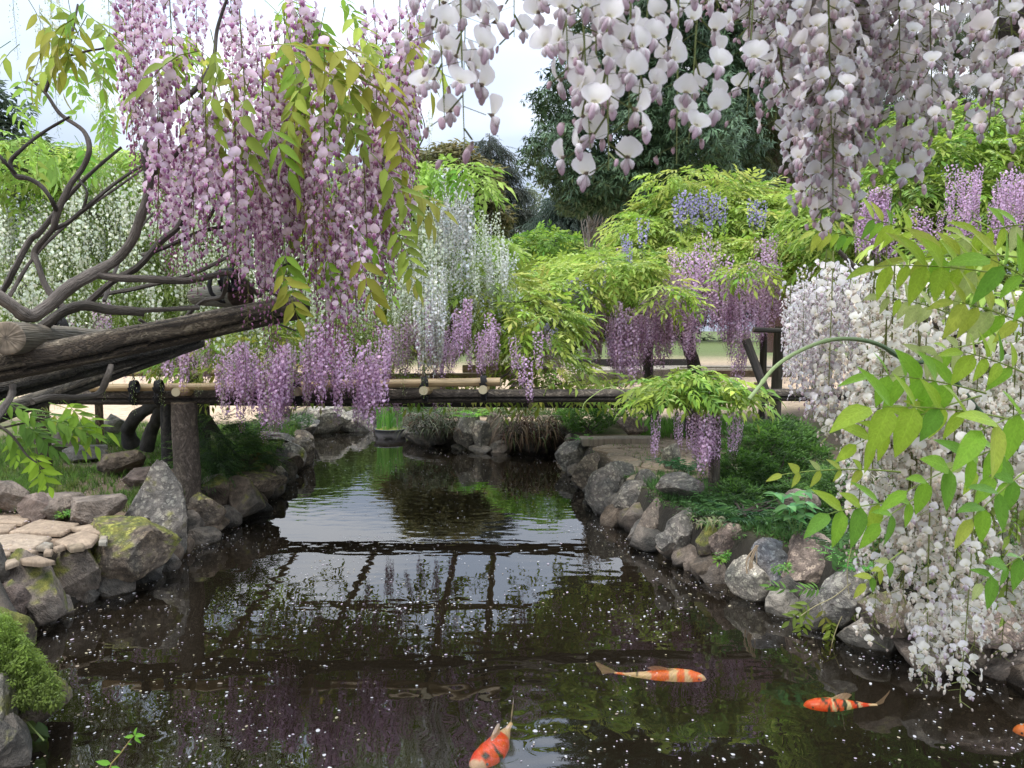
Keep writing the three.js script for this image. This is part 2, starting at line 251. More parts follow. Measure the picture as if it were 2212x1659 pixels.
// hang racemes on a vine: spots [{p, s, k}] ; the nearest `most` as parts, the others as one part
function hangRacemes(o, geos, spots, mat = M.petal, most = 290, name = 'flower_cluster') {
  spots.sort((a, b) => depthOf(a.p) - depthOf(b.p));
  const rest = geos.map(() => []);
  spots.forEach((e, i) => {
    const k = e.k % geos.length;
    if (i < most) { const m = put(name, geos[k], mat, o); m.position.copy(e.p).sub(o.position); m.rotation.set(e.tx || 0, e.a, e.tz || 0); m.scale.set(e.w || e.s, e.s, e.w || e.s); }
    else { const m = new THREE.Matrix4().compose(e.p, new THREE.Quaternion().setFromEuler(new THREE.Euler(e.tx || 0, e.a, e.tz || 0)), V(e.w || e.s, e.s, e.w || e.s)); rest[k].push({ m }); }
  });
  rest.forEach((l, k) => { if (l.length) inst('flower_clusters', geos[k], mat, l, o); });
}
// leaves on a vine: list [{m, c}]
const tints = new Map();
function leafMatOf(c) { const q = c.map((x) => Math.round(Math.sqrt(x) * 14)), k = q.join(); if (!tints.has(k)) { const m = M.leaf.clone(); m.color.setRGB(...q.map((x) => (x / 14) * (x / 14))); tints.set(k, m); } return tints.get(k); }
function putLeaves(o, geos, list, most = 160, name = 'leaf') {
  const d = V(0, 0, 0); list.forEach((e) => { e.d = depthOf(d.setFromMatrixPosition(e.m)); }); list.sort((a, b) => a.d - b.d);
  const rest = geos.map(() => []);
  list.forEach((e, i) => {
    const k = i % geos.length;
    if (i < most) { const m = put(name, geos[k], leafMatOf(e.c), o); const q = e.m.clone(); q.elements[12] -= o.position.x; q.elements[13] -= o.position.y; q.elements[14] -= o.position.z; q.decompose(m.position, m.quaternion, m.scale); }
    else rest[k].push(e);
  });
  rest.forEach((l, k) => { if (l.length) inst('foliage', geos[k], M.leaf, l, o); });
}
// scatter leaves over a set of ellipsoids {p, rx, ry, rz, w}
function blobLeaves(blobs, n, seed, size, colors, { up = 0.35, jitter = 0.25, droop = 0.35, inner = 0.72 } = {}) {
  const R = rng(seed), out = [], tot = blobs.reduce((s, b) => s + b.rx * b.ry, 0);
  for (const b of blobs) {
    const k = Math.round(n * b.rx * b.ry / tot);
    for (let i = 0; i < k; i++) {
      let x, y, z, q; do { x = R() * 2 - 1; y = R() * 2 - 1; z = R() * 2 - 1; q = Math.hypot(x, y, z); } while (q > 1 || q < 0.1);
      x /= q; y /= q; z /= q; if (y < -0.35 && R() < 0.7) y = -y; if (z < -0.3 && R() < 0.6) z = -z;
      const r = lerp(inner, 1, Math.sqrt(R())), lump = 1 + 0.22 * fbm(x * 1.7 + b.p.x, y * 1.7 + b.p.y, z * 1.7, 2) * 2, p = V(b.p.x + x * b.rx * r * lump, b.p.y + y * b.ry * r * lump, b.p.z + z * b.rz * r * lump);
      const dir = V(x + (R() - 0.5) * 1.4, (R() - 0.5) * 0.5 - droop + up * y, z + (R() - 0.5) * 1.4), nup = V(x * 0.6 + (R() - 0.5) * jitter * 3, 1, z * 0.6 + (R() - 0.5) * jitter * 3);
      const shade = fbm(p.x * 1.1, p.y * 1.3, p.z * 1.1, 3), t = clamp(0.5 + shade * 1.6 + (R() - 0.5) * 0.5), c0 = colors[Math.floor(R() * R() * colors.length * 0.999)], c = mixc(c0, colors[Math.floor(t * 0.999 * colors.length)], 0.6);
      const w = 0.8 + 0.4 * R(); out.push({ m: place(p, dir, nup, size * (0.7 + 0.6 * R())), c: scalec(c, w) });
    }
  }
  return out;
}
const blob = (u, v, d, ru, rv, rz) => ({ p: P(u, v, d), rx: U(ru, d), ry: U(rv, d), rz: rz || U(ru, d) * 0.8 });
const farLeaves = [compoundGeo(4, 11, { ll: 0.40, lw: 0.15, hang: 0.12 }).build(), compoundGeo(5, 12, { ll: 0.36, lw: 0.14, droop: 0.45, hang: 0.1 }).build(), compoundGeo(4, 13, { ll: 0.42, lw: 0.155, droop: 0.1, hang: 0.05 }).build(), compoundGeo(3, 14, { ll: 0.46, lw: 0.17, droop: 0.3, hang: 0.3, ang: 0.8 }).build()];
const nearLeaves = [compoundGeo(5, 21, { ll: 0.37, lw: 0.135, rows: 3, hang: 0.15 }).build(), compoundGeo(4, 22, { ll: 0.42, lw: 0.15, rows: 3, droop: 0.5, hang: 0.2 }).build(), compoundGeo(5, 23, { ll: 0.36, lw: 0.13, rows: 3, droop: 0.15, hang: 0.05 }).build(), compoundGeo(3, 24, { ll: 0.46, lw: 0.16, rows: 3, droop: 0.35, hang: 0.3, ang: 0.75 }).build(), compoundGeo(4, 25, { ll: 0.40, lw: 0.15, rows: 3, droop: 0.7, hang: 0.1, ang: 1.2 }).build()];
// a woody stem with branches given as measured polylines [[u, v, d, r], ...]
function woody(pts, sides = 8, color = C.bark, wob = 0.18, seed = 1, n) {
  const [p, r] = curve(pts.map((q) => ({ p: P(q[0], q[1], q[2]), r: q[3] })), n || pts.length * 5), g = new Geo();
  const kn = r.map((x, k) => x * (pts[0][2] < 5 ? 0.76 : 1) * (1 + 0.25 * Math.max(0, N3(k * 0.55, seed * 3.3, 0.5))));
  g.tube(p, kn, sides, (t, a, l) => { const w = 0.75 + 0.9 * Math.max(-0.3, fbm(Math.cos(a) + seed, l * 6, Math.sin(a), 3)); return scalec(mixc(color, C.barkPale, 0.5 * smooth(0.1, 0.5, fbm(Math.cos(a) * 2, l * 9 + seed, Math.sin(a) * 2, 3)) + 0.12), w); }, true, wob, seed);
  return g;
}
// ------------------------------------------------------------------ the ground, the pond and what floats on it
const POND = [[-2.35, 5], [-2.30, -3.3], [-2.55, -4.0], [-3.3, -4.85], [-3.1, -5.5], [-2.95, -6.2], [-2.98, -7], [-2.9, -8], [-2.95, -9.3], [-3.1, -10.7], [-3.4, -12.3], [-3.9, -14], [-3.6, -15.6], [-2, -15.9], [-1.75, -15.3], [-1.6, -12.9], [-0.9, -12.5], [0.2, -12.2], [0.75, -12.0], [0.88, -10.5], [0.86, -9.2], [1.10, -7.6], [1.19, -6.75], [1.38, -6.27], [1.65, -5.7], [1.83, -5.38], [2.08, -5.1], [2.28, -4.66], [2.48, -4.5], [2.68, -4.18], [2.95, -4.0], [3.5, -3.2], [3.5, 5]];
function pondDist(x, z) {                                 // metres from the water's edge, negative over the water
  let best = 1e9, inside = false;
  for (let i = 0, j = POND.length - 1; i < POND.length; j = i++) {
    const [ax, az] = POND[j], [bx, bz] = POND[i], dx = bx - ax, dz = bz - az, t = clamp(((x - ax) * dx + (z - az) * dz) / (dx * dx + dz * dz));
    best = Math.min(best, Math.hypot(x - ax - t * dx, z - az - t * dz));
    if ((az > z) !== (bz > z) && x < ax + (z - az) / (bz - az) * (bx - ax)) inside = !inside;
  }
  return inside ? -best : best;
}
function groundY(x, z, d = pondDist(x, z)) {
  if (d < 0) return -0.62 * smooth(0, 0.25, -d) - 0.08;
  let y = -0.08 + 0.48 * smooth(0.0, x < 0 && z > -6.6 ? 0.15 : 0.17, d);
  y += 0.09 * clamp((x - 2.2) / 1.5, 0, 3) * smooth(0.3, 1.2, d) + 0.05 * smooth(1, 6, d);
  y += 0.035 * fbm(x * 1.3, 0, z * 1.3, 3) * smooth(0.2, 0.8, d);
  return y;
}
{
  const ax = (lo, hi, core0, core1, step) => { const a = []; for (let x = core0; x <= core1; x += step) a.push(x); let s = step, x = core1; while (x < hi) { s *= 1.25; x += s; a.push(Math.min(x, hi)); } s = step; x = core0; const b = []; while (x > lo) { s *= 1.25; x -= s; b.unshift(Math.max(x, lo)); } return b.concat(a); };
  const xs = ax(-420, 420, -6.5, 5.5, 0.085), zs = ax(-700, 60, -14.5, -2.5, 0.085), g = new Geo();
  for (const z of zs) for (const x of xs) {
    const d = pondDist(x, z), y = groundY(x, z, d);
    const far = smooth(-12.4, -13.4, z + 0.5 * N3(x * 0.5, 1, z * 0.3)), n = fbm(x * 0.9, 3, z * 0.9, 4), n2 = fbm(x * 3.5, 7, z * 3.5, 3);
    let c = mixc(C.soil, scalec(C.moss, 0.8), smooth(-0.12, 0.2, n + 0.3 * n2));
    if (x < -2.5) c = mixc(c, [0.24, 0.17, 0.11], 0.35 * smooth(0.0, 0.35, n2 + 0.2 * n));
    if (x < -2.5 && z > -6.6) c = mixc(c, [0.30, 0.21, 0.14], smooth(-6.6, -6.2, z));
    if (x > 0.8 && x < 3 && z < -7.6 && z > -11.2) c = mixc(c, [0.28, 0.20, 0.13], 0.7);
    c = mixc(c, mixc(C.sand, [0.60, 0.45, 0.31], clamp(0.5 + n)), far * smooth(0.3, 1, d));
    c = mixc(c, [0.10, 0.13, 0.03], smooth(-24, -40, z + 4 * n));
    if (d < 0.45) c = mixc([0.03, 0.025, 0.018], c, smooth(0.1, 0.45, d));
    g.v(x, y, z, c, x, z);
  }
  for (let j = 0; j < zs.length - 1; j++) for (let i = 0; i < xs.length - 1; i++) { const a = j * xs.length + i; g.f(a, a + xs.length, a + xs.length + 1, a + 1); }
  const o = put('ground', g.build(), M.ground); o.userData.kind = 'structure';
}
// water: one clear reflecting sheet and, just below, the brown silt that clouds it
{
  const x0 = -4.6, x1 = 4.6, z0 = -16.4, z1 = 4.5, w = 1024, h = 1024, d = new Float32Array(w * h * 4);
  const rings = [[PY(1115, 1535, 0), 1.0, 0.55], [PY(1200, 1570, 0), 0.8, 0.5], [PY(1230, 1610, 0), 0.6, 0.6], [PY(1300, 1440, 0), 0.22, 0.4], [PY(1740, 1500, 0), 0.12, 0.3], [PY(620, 1240, 0), 0.35, 0.7], [PY(1250, 1190, 0), 0.3, 0.6]];
  for (let j = 0; j < h; j++) for (let i = 0; i < w; i++) {
    const x = lerp(x0, x1, i / w), z = lerp(z1, z0, j / h); let y = 0.5 + 0.10 * fbm(x * 1.6, 0, z * 2.8, 3) + 0.05 * N3(x * 5, 4, z * 11) + 0.012 * N3(x * 13 + 3, 8, z * 26);
    for (const [c, a, s] of rings) { const r = Math.hypot(x - c.x, (z - c.z) * 1.0); if (r < 2.5) y += a * 0.05 * Math.sin(r * 38 - a * 3) * Math.exp(-(r * r) / (s * s)) * smooth(0, 0.08, r); }
    const o = (j * w + i) * 4; d[o] = d[o + 1] = d[o + 2] = y; d[o + 3] = 1;
  }
  const t = new THREE.DataTexture(d, w, h, THREE.RGBAFormat, THREE.FloatType); t.magFilter = THREE.LinearFilter; t.wrapS = t.wrapT = THREE.ClampToEdgeWrapping; t.needsUpdate = true;
  const sheet = (y) => { const g = new Geo(); const a = g.v(x0, y, z1, [1, 1, 1], 0, 0), b = g.v(x1, y, z1, [1, 1, 1], 1, 0), c = g.v(x1, y, z0, [1, 1, 1], 1, 1), e = g.v(x0, y, z0, [1, 1, 1], 0, 1); return g.f(a, b, c, e).build(); };
  const o = put('water', sheet(0), new THREE.MeshPhysicalMaterial({ color: new THREE.Color().setRGB(0.84, 0.78, 0.68), transmission: 1, thickness: 0, roughness: 0.0, ior: 1.75, bumpMap: t, bumpScale: 0.011 })); o.userData.kind = 'structure';
  const s = put('silt', sheet(-0.075), new THREE.MeshPhysicalMaterial({ color: new THREE.Color().setRGB(0.095, 0.082, 0.064), transmission: 0.84, thickness: 0, roughness: 0.1, specularIntensity: 0 })); s.userData.kind = 'structure';
}
{
  const R = rng(91), g = new Geo(), c = g.v(0, 0, 0); const r = []; for (let k = 0; k < 7; k++) { const a = k / 7 * 6.283, q = k === 0 ? 0.75 : 1; r.push(g.v(Math.cos(a) * q, 0.22, Math.sin(a) * q * 0.8)); } for (let k = 0; k < 7; k++) g.f(c, r[(k + 1) % 7], r[k]);
  const geo = g.build(), list = [];
  while (list.length < 3600) {
    const near = R() < 0.45, z = near ? -3 - 4.5 * R() : -3 - 12.5 * R(), x = -3.6 + 7.4 * R(), d = pondDist(x, z); if (d > -0.06) continue;
    const clump = fbm(x * 1.1 + 4, 2, z * 0.9, 3); if (R() > 0.4 + 2.2 * clump + 0.5 * smooth(-0.5, -0.08, d)) continue;
    const s = 0.003 + 0.0075 * R() * R() + (R() < 0.06 ? 0.006 : 0), q = R(), m = new THREE.Matrix4().compose(V(x, 0.004, z), new THREE.Quaternion().setFromEuler(new THREE.Euler((R() - 0.5) * 0.3, R() * 6.28, (R() - 0.5) * 0.3)), V(s * (0.8 + 0.6 * R()), s, s));
    list.push({ m, c: q < 0.5 ? [0.62, 0.60, 0.60] : q < 0.7 ? [0.58, 0.48, 0.55] : q < 0.85 ? [0.46, 0.40, 0.26] : [0.34, 0.27, 0.2] });
  }
  const o = inst('fallen_petals', geo, M.petal, list); tag(o, 'tiny white and pink fallen petals scattered over the dark pond water', 'petals', null, 'stuff');
}
// ------------------------------------------------------------------ stones
const STONE = { grey: [0.20, 0.185, 0.165], warm: [0.22, 0.175, 0.14], red: [0.20, 0.145, 0.12], pale: [0.33, 0.30, 0.25], dark: [0.085, 0.08, 0.07], slate: [0.105, 0.115, 0.135], brown: [0.135, 0.10, 0.07] };
const icoCache = new Map();
function ico(n) {
  if (icoCache.has(n)) return icoCache.get(n);
  const s = new THREE.IcosahedronGeometry(1, n).getAttribute('position'), ids = new Map(), pos = [], idx = [];
  for (let k = 0; k < s.count; k++) { const key = [s.getX(k), s.getY(k), s.getZ(k)].map((x) => Math.round(x * 1e4)).join(); if (!ids.has(key)) { ids.set(key, pos.length); pos.push(V(s.getX(k), s.getY(k), s.getZ(k)).normalize()); } idx.push(ids.get(key)); }
  const r = { pos, idx }; icoCache.set(n, r); return r;
}
// a boulder w wide, h tall, t deep, its foot at the origin
function stoneGeo(seed, w, h, t, { col = STONE.grey, moss = 0, lichen = 0.3, taper = 0, lean = 0, cuts = 7, wet = 0, det = 12, flat = 0, rough = 1 } = {}) {
  const R = rng(seed * 7919 + 13), { pos, idx } = ico(det), planes = [];
  for (let k = 0; k < cuts + 5; k++) { const n = V(R() * 2 - 1, (R() * 2 - 1) * 0.9, R() * 2 - 1).normalize(); planes.push([n, 0.50 + 0.34 * R()]); }
  if (flat) planes.push([V((R() - 0.5) * 0.25, 1, (R() - 0.5) * 0.25).normalize(), 1 - flat]);
  const P3 = pos.map((q) => {
    const p = q.clone().multiplyScalar(1 + 0.34 * fbm(q.x * 0.9 + seed, q.y * 0.9, q.z * 0.9 - seed, 3));
    for (const [n, hh] of planes) { const e = p.dot(n) - hh; if (e > 0) p.addScaledVector(n, -e * 0.92); }
    p.multiplyScalar(1 + rough * (0.08 * fbm(q.x * 2.6 + seed, q.y * 2.6, q.z * 2.6, 4) + 0.05 * fbm(q.x * 8, q.y * 8 + seed, q.z * 8, 3)));
    return p;
  });
  const lo = V(9, 9, 9), hi = V(-9, -9, -9); for (const p of P3) { lo.min(p); hi.max(p); }
  const g = new Geo(), geo = new THREE.BufferGeometry(), n = new Float32Array(P3.length * 3);
  for (const p of P3) { p.sub(lo).divide(V(hi.x - lo.x, hi.y - lo.y, hi.z - lo.z)); const k = 1 - taper * p.y; p.set((p.x - 0.5) * w * k + lean * w * p.y, p.y * h, (p.z - 0.5) * t * k); g.v(p.x, p.y, p.z, col, p.x + p.z * 0.37, p.y + p.z * 0.61); }
  g.i = idx.slice(); const out = g.build(), nor = out.getAttribute('normal'), cc = out.getAttribute('color');
  P3.forEach((p, k) => {
    const s1 = fbm(p.x * 5 + seed, p.y * 5, p.z * 5, 4), s2 = fbm(p.x * 17, p.y * 17 + seed, p.z * 17, 3); let c = scalec(mixc(col, STONE.warm, clamp(0.25 + s1)), 0.86 + 0.9 * s1 + 0.5 * s2);
    c = mixc(c, STONE.dark, 0.6 * smooth(0.08, 0.4, fbm(p.x * 3.2 - seed, p.y * 2.2, p.z * 3.2, 3)));
    c = scalec(c, 2.2);
    if (moss) c = mixc(c, scalec(mixc(C.moss, [0.16, 0.15, 0.03], clamp(0.5 + s2 * 2)), 1.9 + 2 * s2), smooth(0.55, 0.85, moss * (0.55 + 0.45 * nor.getY(k)) + 0.9 * s1 + 0.25 * s2 + 0.12));
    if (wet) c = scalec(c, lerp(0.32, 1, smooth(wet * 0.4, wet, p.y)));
    cc.setXYZ(k, Math.max(0.01, c[0]), Math.max(0.01, c[1]), Math.max(0.01, c[2]));
  });
  // texture coordinates in metres, taken face by face from the side it looks to
  const fl = out.toNonIndexed(), fp = fl.getAttribute('position'), uv = fl.getAttribute('uv'), A = V(0, 0, 0), Bv = V(0, 0, 0), Cv = V(0, 0, 0);
  for (let k = 0; k < fp.count; k += 3) { A.fromBufferAttribute(fp, k); Bv.fromBufferAttribute(fp, k + 1).sub(A); Cv.fromBufferAttribute(fp, k + 2).sub(A); Bv.cross(Cv); const x = Math.abs(Bv.x), y = Math.abs(Bv.y), z = Math.abs(Bv.z), o = seed * 0.37; for (let e = 0; e < 3; e++) { A.fromBufferAttribute(fp, k + e); x > y && x > z ? uv.setXY(k + e, A.z + o, A.y) : y > z ? uv.setXY(k + e, A.x + o, A.z + 0.5) : uv.setXY(k + e, A.x + o, A.y + 0.25); } }
  return fl;
}
let stoneSeed = 1;
// a stone measured as a box in the view (u0,v0 .. u1,v1) whose foot stands at height y0
function stoneAt(name, parent, [u0, v0, u1, v1], y0, o = {}) {
  const uc = (u0 + u1) / 2, f = PY(uc, v1, y0), d = depthOf(f), w = U(u1 - u0, d) * (o.grow || 1.28), h = U(v1 - v0, d) * (o.hgrow || 1.1) + (o.sink || 0.05), t = w * (o.thick || 0.85);
  const big = (u1 - u0) > 70, g = stoneGeo(o.seed || stoneSeed++, w, h, t, { det: big ? 24 : 15, ...o });
  f.y -= (o.sink || 0.05); f.add(V(f.x, 0, f.z).normalize().multiplyScalar(t * (o.push ?? 0.32)));
  const base = parent ? parent.position : V(0, 0, 0), m = put(name, g, (o.lichen ?? 0.3) > 0.28 ? M.lichen : M.stone, parent); m.position.copy(f).sub(base); m.rotation.y = (o.turn ?? 0); return m;
}
const lone = (label, box, y0, o) => tag(stoneAt(numbered('boulder'), null, box, y0, o), label, 'boulder');
{
  const e = thing('stone_edging', 'row of lichen-spotted boulders and smaller stones edging the right bank of the pond', 'stone edging', PY(1560, 1270, 0));
  const S = STONE, A = (b, y, o) => stoneAt('stone', e, b, y, o);
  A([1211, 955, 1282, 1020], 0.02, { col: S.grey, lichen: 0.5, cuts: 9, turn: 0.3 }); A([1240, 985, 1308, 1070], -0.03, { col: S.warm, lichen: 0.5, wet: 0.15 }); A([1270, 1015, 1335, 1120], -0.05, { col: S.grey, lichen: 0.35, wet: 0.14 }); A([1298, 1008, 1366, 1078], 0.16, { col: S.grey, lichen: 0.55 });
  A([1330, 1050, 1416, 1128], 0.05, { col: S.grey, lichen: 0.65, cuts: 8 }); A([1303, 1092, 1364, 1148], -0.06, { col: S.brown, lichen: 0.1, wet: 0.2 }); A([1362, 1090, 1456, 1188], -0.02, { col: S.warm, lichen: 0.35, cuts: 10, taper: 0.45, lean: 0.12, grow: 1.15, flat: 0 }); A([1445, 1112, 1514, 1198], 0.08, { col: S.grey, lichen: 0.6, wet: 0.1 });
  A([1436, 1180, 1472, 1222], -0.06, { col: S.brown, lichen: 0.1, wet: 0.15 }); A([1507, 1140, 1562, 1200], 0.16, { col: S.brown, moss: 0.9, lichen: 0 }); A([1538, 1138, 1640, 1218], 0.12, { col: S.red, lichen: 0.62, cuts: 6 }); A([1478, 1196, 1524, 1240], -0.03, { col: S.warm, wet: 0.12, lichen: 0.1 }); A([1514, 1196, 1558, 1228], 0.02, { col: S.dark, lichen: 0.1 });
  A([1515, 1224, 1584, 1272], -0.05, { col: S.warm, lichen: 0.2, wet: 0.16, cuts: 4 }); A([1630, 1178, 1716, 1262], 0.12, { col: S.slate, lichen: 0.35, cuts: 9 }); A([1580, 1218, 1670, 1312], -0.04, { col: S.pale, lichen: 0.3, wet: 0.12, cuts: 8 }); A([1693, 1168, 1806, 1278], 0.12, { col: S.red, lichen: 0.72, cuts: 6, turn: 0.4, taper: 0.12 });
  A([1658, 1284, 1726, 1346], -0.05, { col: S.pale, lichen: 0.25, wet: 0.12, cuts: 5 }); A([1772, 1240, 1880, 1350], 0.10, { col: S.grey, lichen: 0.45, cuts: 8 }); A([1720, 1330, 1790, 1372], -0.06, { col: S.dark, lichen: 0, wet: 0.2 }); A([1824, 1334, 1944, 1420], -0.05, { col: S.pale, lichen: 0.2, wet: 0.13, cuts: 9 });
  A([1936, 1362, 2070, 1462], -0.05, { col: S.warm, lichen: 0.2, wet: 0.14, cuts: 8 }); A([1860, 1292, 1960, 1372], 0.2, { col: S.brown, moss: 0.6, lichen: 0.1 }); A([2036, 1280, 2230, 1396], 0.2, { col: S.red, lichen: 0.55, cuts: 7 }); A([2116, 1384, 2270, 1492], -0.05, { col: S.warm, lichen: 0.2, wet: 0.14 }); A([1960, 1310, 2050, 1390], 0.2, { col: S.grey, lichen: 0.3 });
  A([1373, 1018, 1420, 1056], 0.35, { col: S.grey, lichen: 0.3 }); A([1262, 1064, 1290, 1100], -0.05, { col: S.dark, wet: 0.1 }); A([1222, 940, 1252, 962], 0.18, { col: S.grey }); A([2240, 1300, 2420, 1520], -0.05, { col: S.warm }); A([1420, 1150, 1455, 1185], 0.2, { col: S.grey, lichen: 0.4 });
  // smaller dark stones wedged along the waterline below them
  const chink = (root, from, to, seed, cols) => { const R = rng(seed); for (let i = from; i < to; i++) { const [ax, az] = POND[i], [bx, bz] = POND[i + 1], L = Math.hypot(bx - ax, bz - az), n = Math.max(1, Math.round(L / 0.26)); for (let k = 0; k < n; k++) { const q = (k + 0.5 + (R() - 0.5) * 0.5) / n, w = 0.24 + 0.2 * R(), m = put('stone', stoneGeo(seed + i * 20 + k, w, 0.22 + 0.14 * R(), w * 0.9, { col: cols[Math.floor(R() * cols.length)], det: 9, wet: 0.16, cuts: 5, moss: R() < 0.3 ? 0.4 : 0 }), M.stone, root), nx = -(bz - az) / L, nz = (bx - ax) / L, o = 0.08 * (pondDist((ax + bx) / 2 + nx * 0.05, (az + bz) / 2 + nz * 0.05) > 0 ? 1 : -1) + (R() - 0.5) * 0.08; m.position.set(lerp(ax, bx, q) + nx * o, -0.09 + 0.06 * R(), lerp(az, bz, q) + nz * o).sub(root.position); m.rotation.y = R() * 6; } } };
  chink(e, 18, 30, 3001, [S.brown, S.dark, S.warm, S.grey]);
  const l = thing('stone_edging', 'dark mossy stone edging along the left bank under the low trellis', 'stone edging', PY(560, 1090, 0)), B = (b, y, o) => stoneAt('stone', l, b, y, o);
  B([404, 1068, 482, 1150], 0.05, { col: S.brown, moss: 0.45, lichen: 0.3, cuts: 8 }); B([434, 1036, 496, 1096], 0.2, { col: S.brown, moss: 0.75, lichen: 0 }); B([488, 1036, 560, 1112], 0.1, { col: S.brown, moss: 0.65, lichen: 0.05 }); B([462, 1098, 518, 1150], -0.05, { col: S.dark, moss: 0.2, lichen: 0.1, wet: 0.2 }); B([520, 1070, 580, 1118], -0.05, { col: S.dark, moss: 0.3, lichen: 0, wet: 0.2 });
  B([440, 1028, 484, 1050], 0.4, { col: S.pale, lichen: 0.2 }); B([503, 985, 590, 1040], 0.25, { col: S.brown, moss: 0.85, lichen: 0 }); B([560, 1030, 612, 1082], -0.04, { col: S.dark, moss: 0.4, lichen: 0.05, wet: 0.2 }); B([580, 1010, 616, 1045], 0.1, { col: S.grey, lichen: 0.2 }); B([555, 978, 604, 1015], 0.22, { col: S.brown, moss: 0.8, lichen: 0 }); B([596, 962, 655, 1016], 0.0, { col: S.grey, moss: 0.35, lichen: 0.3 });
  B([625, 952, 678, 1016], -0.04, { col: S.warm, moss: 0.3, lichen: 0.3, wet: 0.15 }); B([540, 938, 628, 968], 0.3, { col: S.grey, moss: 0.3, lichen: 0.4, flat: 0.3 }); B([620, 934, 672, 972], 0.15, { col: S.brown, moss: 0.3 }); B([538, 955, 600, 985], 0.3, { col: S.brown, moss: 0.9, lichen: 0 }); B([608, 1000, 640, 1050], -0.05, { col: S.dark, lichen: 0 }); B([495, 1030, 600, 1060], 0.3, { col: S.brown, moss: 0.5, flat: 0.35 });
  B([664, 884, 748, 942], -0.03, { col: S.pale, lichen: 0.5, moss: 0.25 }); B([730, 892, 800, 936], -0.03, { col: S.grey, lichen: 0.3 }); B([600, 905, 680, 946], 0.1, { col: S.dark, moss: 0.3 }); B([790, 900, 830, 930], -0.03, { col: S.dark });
  chink(l, 5, 11, 3501, [S.brown, S.dark]);
  const p = thing('stone_edging', 'mossy rounded stones holding up the flagstone path at the left foreground', 'stone edging', PY(200, 1290, 0)), D = (b, y, o) => stoneAt('stone', p, b, y, o);
  D([178, 1138, 348, 1246], 0.08, { hgrow: 1.1, push: 0.12, col: S.brown, moss: 0.62, lichen: 0.35, cuts: 8, flat: 0.2, lean: 0.06 }); D([118, 1184, 208, 1284], 0.05, { hgrow: 1.15, push: 0.05, col: S.warm, moss: 0.66, lichen: 0.1, cuts: 7 }); D([10, 1204, 134, 1342], 0.0, { hgrow: 1.12, push: 0.02, col: S.warm, moss: 0.66, lichen: 0.15, cuts: 7 }); D([125, 1248, 178, 1300], 0.0, { col: S.warm, moss: 0.35, lichen: 0.1, cuts: 3 }); D([199, 1224, 282, 1298], -0.05, { col: S.dark, moss: 0.3, lichen: 0, wet: 0.1, cuts: 4 });
  D([108, 1286, 158, 1342], -0.05, { col: S.dark, moss: 0.3, lichen: 0, wet: 0.1 }); D([160, 1274, 214, 1312], -0.05, { col: S.dark, lichen: 0, wet: 0.15 }); D([338, 1198, 388, 1246], -0.05, { col: S.dark, lichen: 0.05, wet: 0.15, cuts: 3 }); D([380, 1164, 414, 1200], -0.03, { col: S.brown, lichen: 0.05 }); D([408, 1144, 470, 1184], -0.05, { col: S.dark, lichen: 0.05, wet: 0.1 });
  D([-30, 1268, 54, 1384], -0.02, { col: S.red, moss: 0.62, lichen: 0.2 }); D([-40, 1168, 18, 1272], 0.28, { col: S.dark, moss: 0.2, lichen: 0.2, cuts: 4 }); D([40, 1320, 115, 1372], -0.06, { col: S.dark, lichen: 0, wet: 0.2 }); D([270, 1232, 345, 1275], -0.07, { col: S.dark, lichen: 0, wet: 0.2 }); D([300, 1205, 350, 1250], -0.03, { col: S.grey, lichen: 0.2 });
  const q = thing('stone_edging', 'green mossy boulders at the bottom left corner of the pond', 'stone edging', PY(60, 1540, 0)), E = (b, y, o) => stoneAt('stone', q, b, y, o);
  E([20, 1470, 140, 1572], 0.02, { col: S.brown, moss: 0.85, lichen: 0.1, cuts: 4 }); E([-60, 1470, 30, 1590], 0.1, { col: S.pale, moss: 0.6, lichen: 0.6 }); E([-90, 1330, 60, 1500], 0.1, { col: S.brown, moss: 1.1, lichen: 0 }); E([-120, 1560, 30, 1700], -0.05, { col: S.dark, moss: 0.6, lichen: 0 }); E([-10, 1560, 70, 1690], -0.08, { col: S.dark, moss: 0.3, lichen: 0 });
  lone('tall pointed grey boulder with white lichen standing beside the thick trellis post', [276, 1016, 414, 1206], 0.05, { col: S.grey, lichen: 0.72, moss: 0.42, taper: 0.62, lean: 0.02, cuts: 9, thick: 0.75, seed: 404, det: 30 });
  lone('brown boulder at the left end of the low row behind the flagstone path', [-14, 1046, 62, 1106], 0.42, { col: S.warm, lichen: 0.15, cuts: 6 });
  lone('small purplish stone half hidden behind the row of low boulders by the path', [62, 1070, 126, 1118], 0.44, { col: S.red, lichen: 0.2 });
  lone('rounded brown boulder in the middle of the low row behind the flagstone path', [88, 1076, 166, 1124], 0.42, { col: S.warm, lichen: 0.12, cuts: 7 });
  lone('long angular boulder at the right end of the low row behind the flagstone path', [153, 1082, 257, 1130], 0.42, { col: S.warm, lichen: 0.15, cuts: 10, flat: 0.25 });
  lone('rounded brown boulder in the grass right of the free standing post', [107, 938, 168, 978], 0.45, { col: S.warm, lichen: 0.15 });
  lone('low flat stone lying in the grass between two boulders', [144, 968, 230, 995], 0.43, { col: S.grey, lichen: 0.1, flat: 0.4, moss: 0.3 });
  lone('dark mossy boulder in the grass in front of the dark trellis posts', [224, 980, 298, 1026], 0.43, { col: S.brown, lichen: 0.1, moss: 0.45, cuts: 9, flat: 0.2 });
  lone('hump-backed grey boulder at the edge of the sand, beside the slim post', [224, 898, 268, 938], 0.46, { col: S.grey, lichen: 0.1 });
  lone('small dark stone left of the slim post at the edge of the sand', [180, 920, 218, 940], 0.46, { col: S.dark, lichen: 0.05, flat: 0.3 });
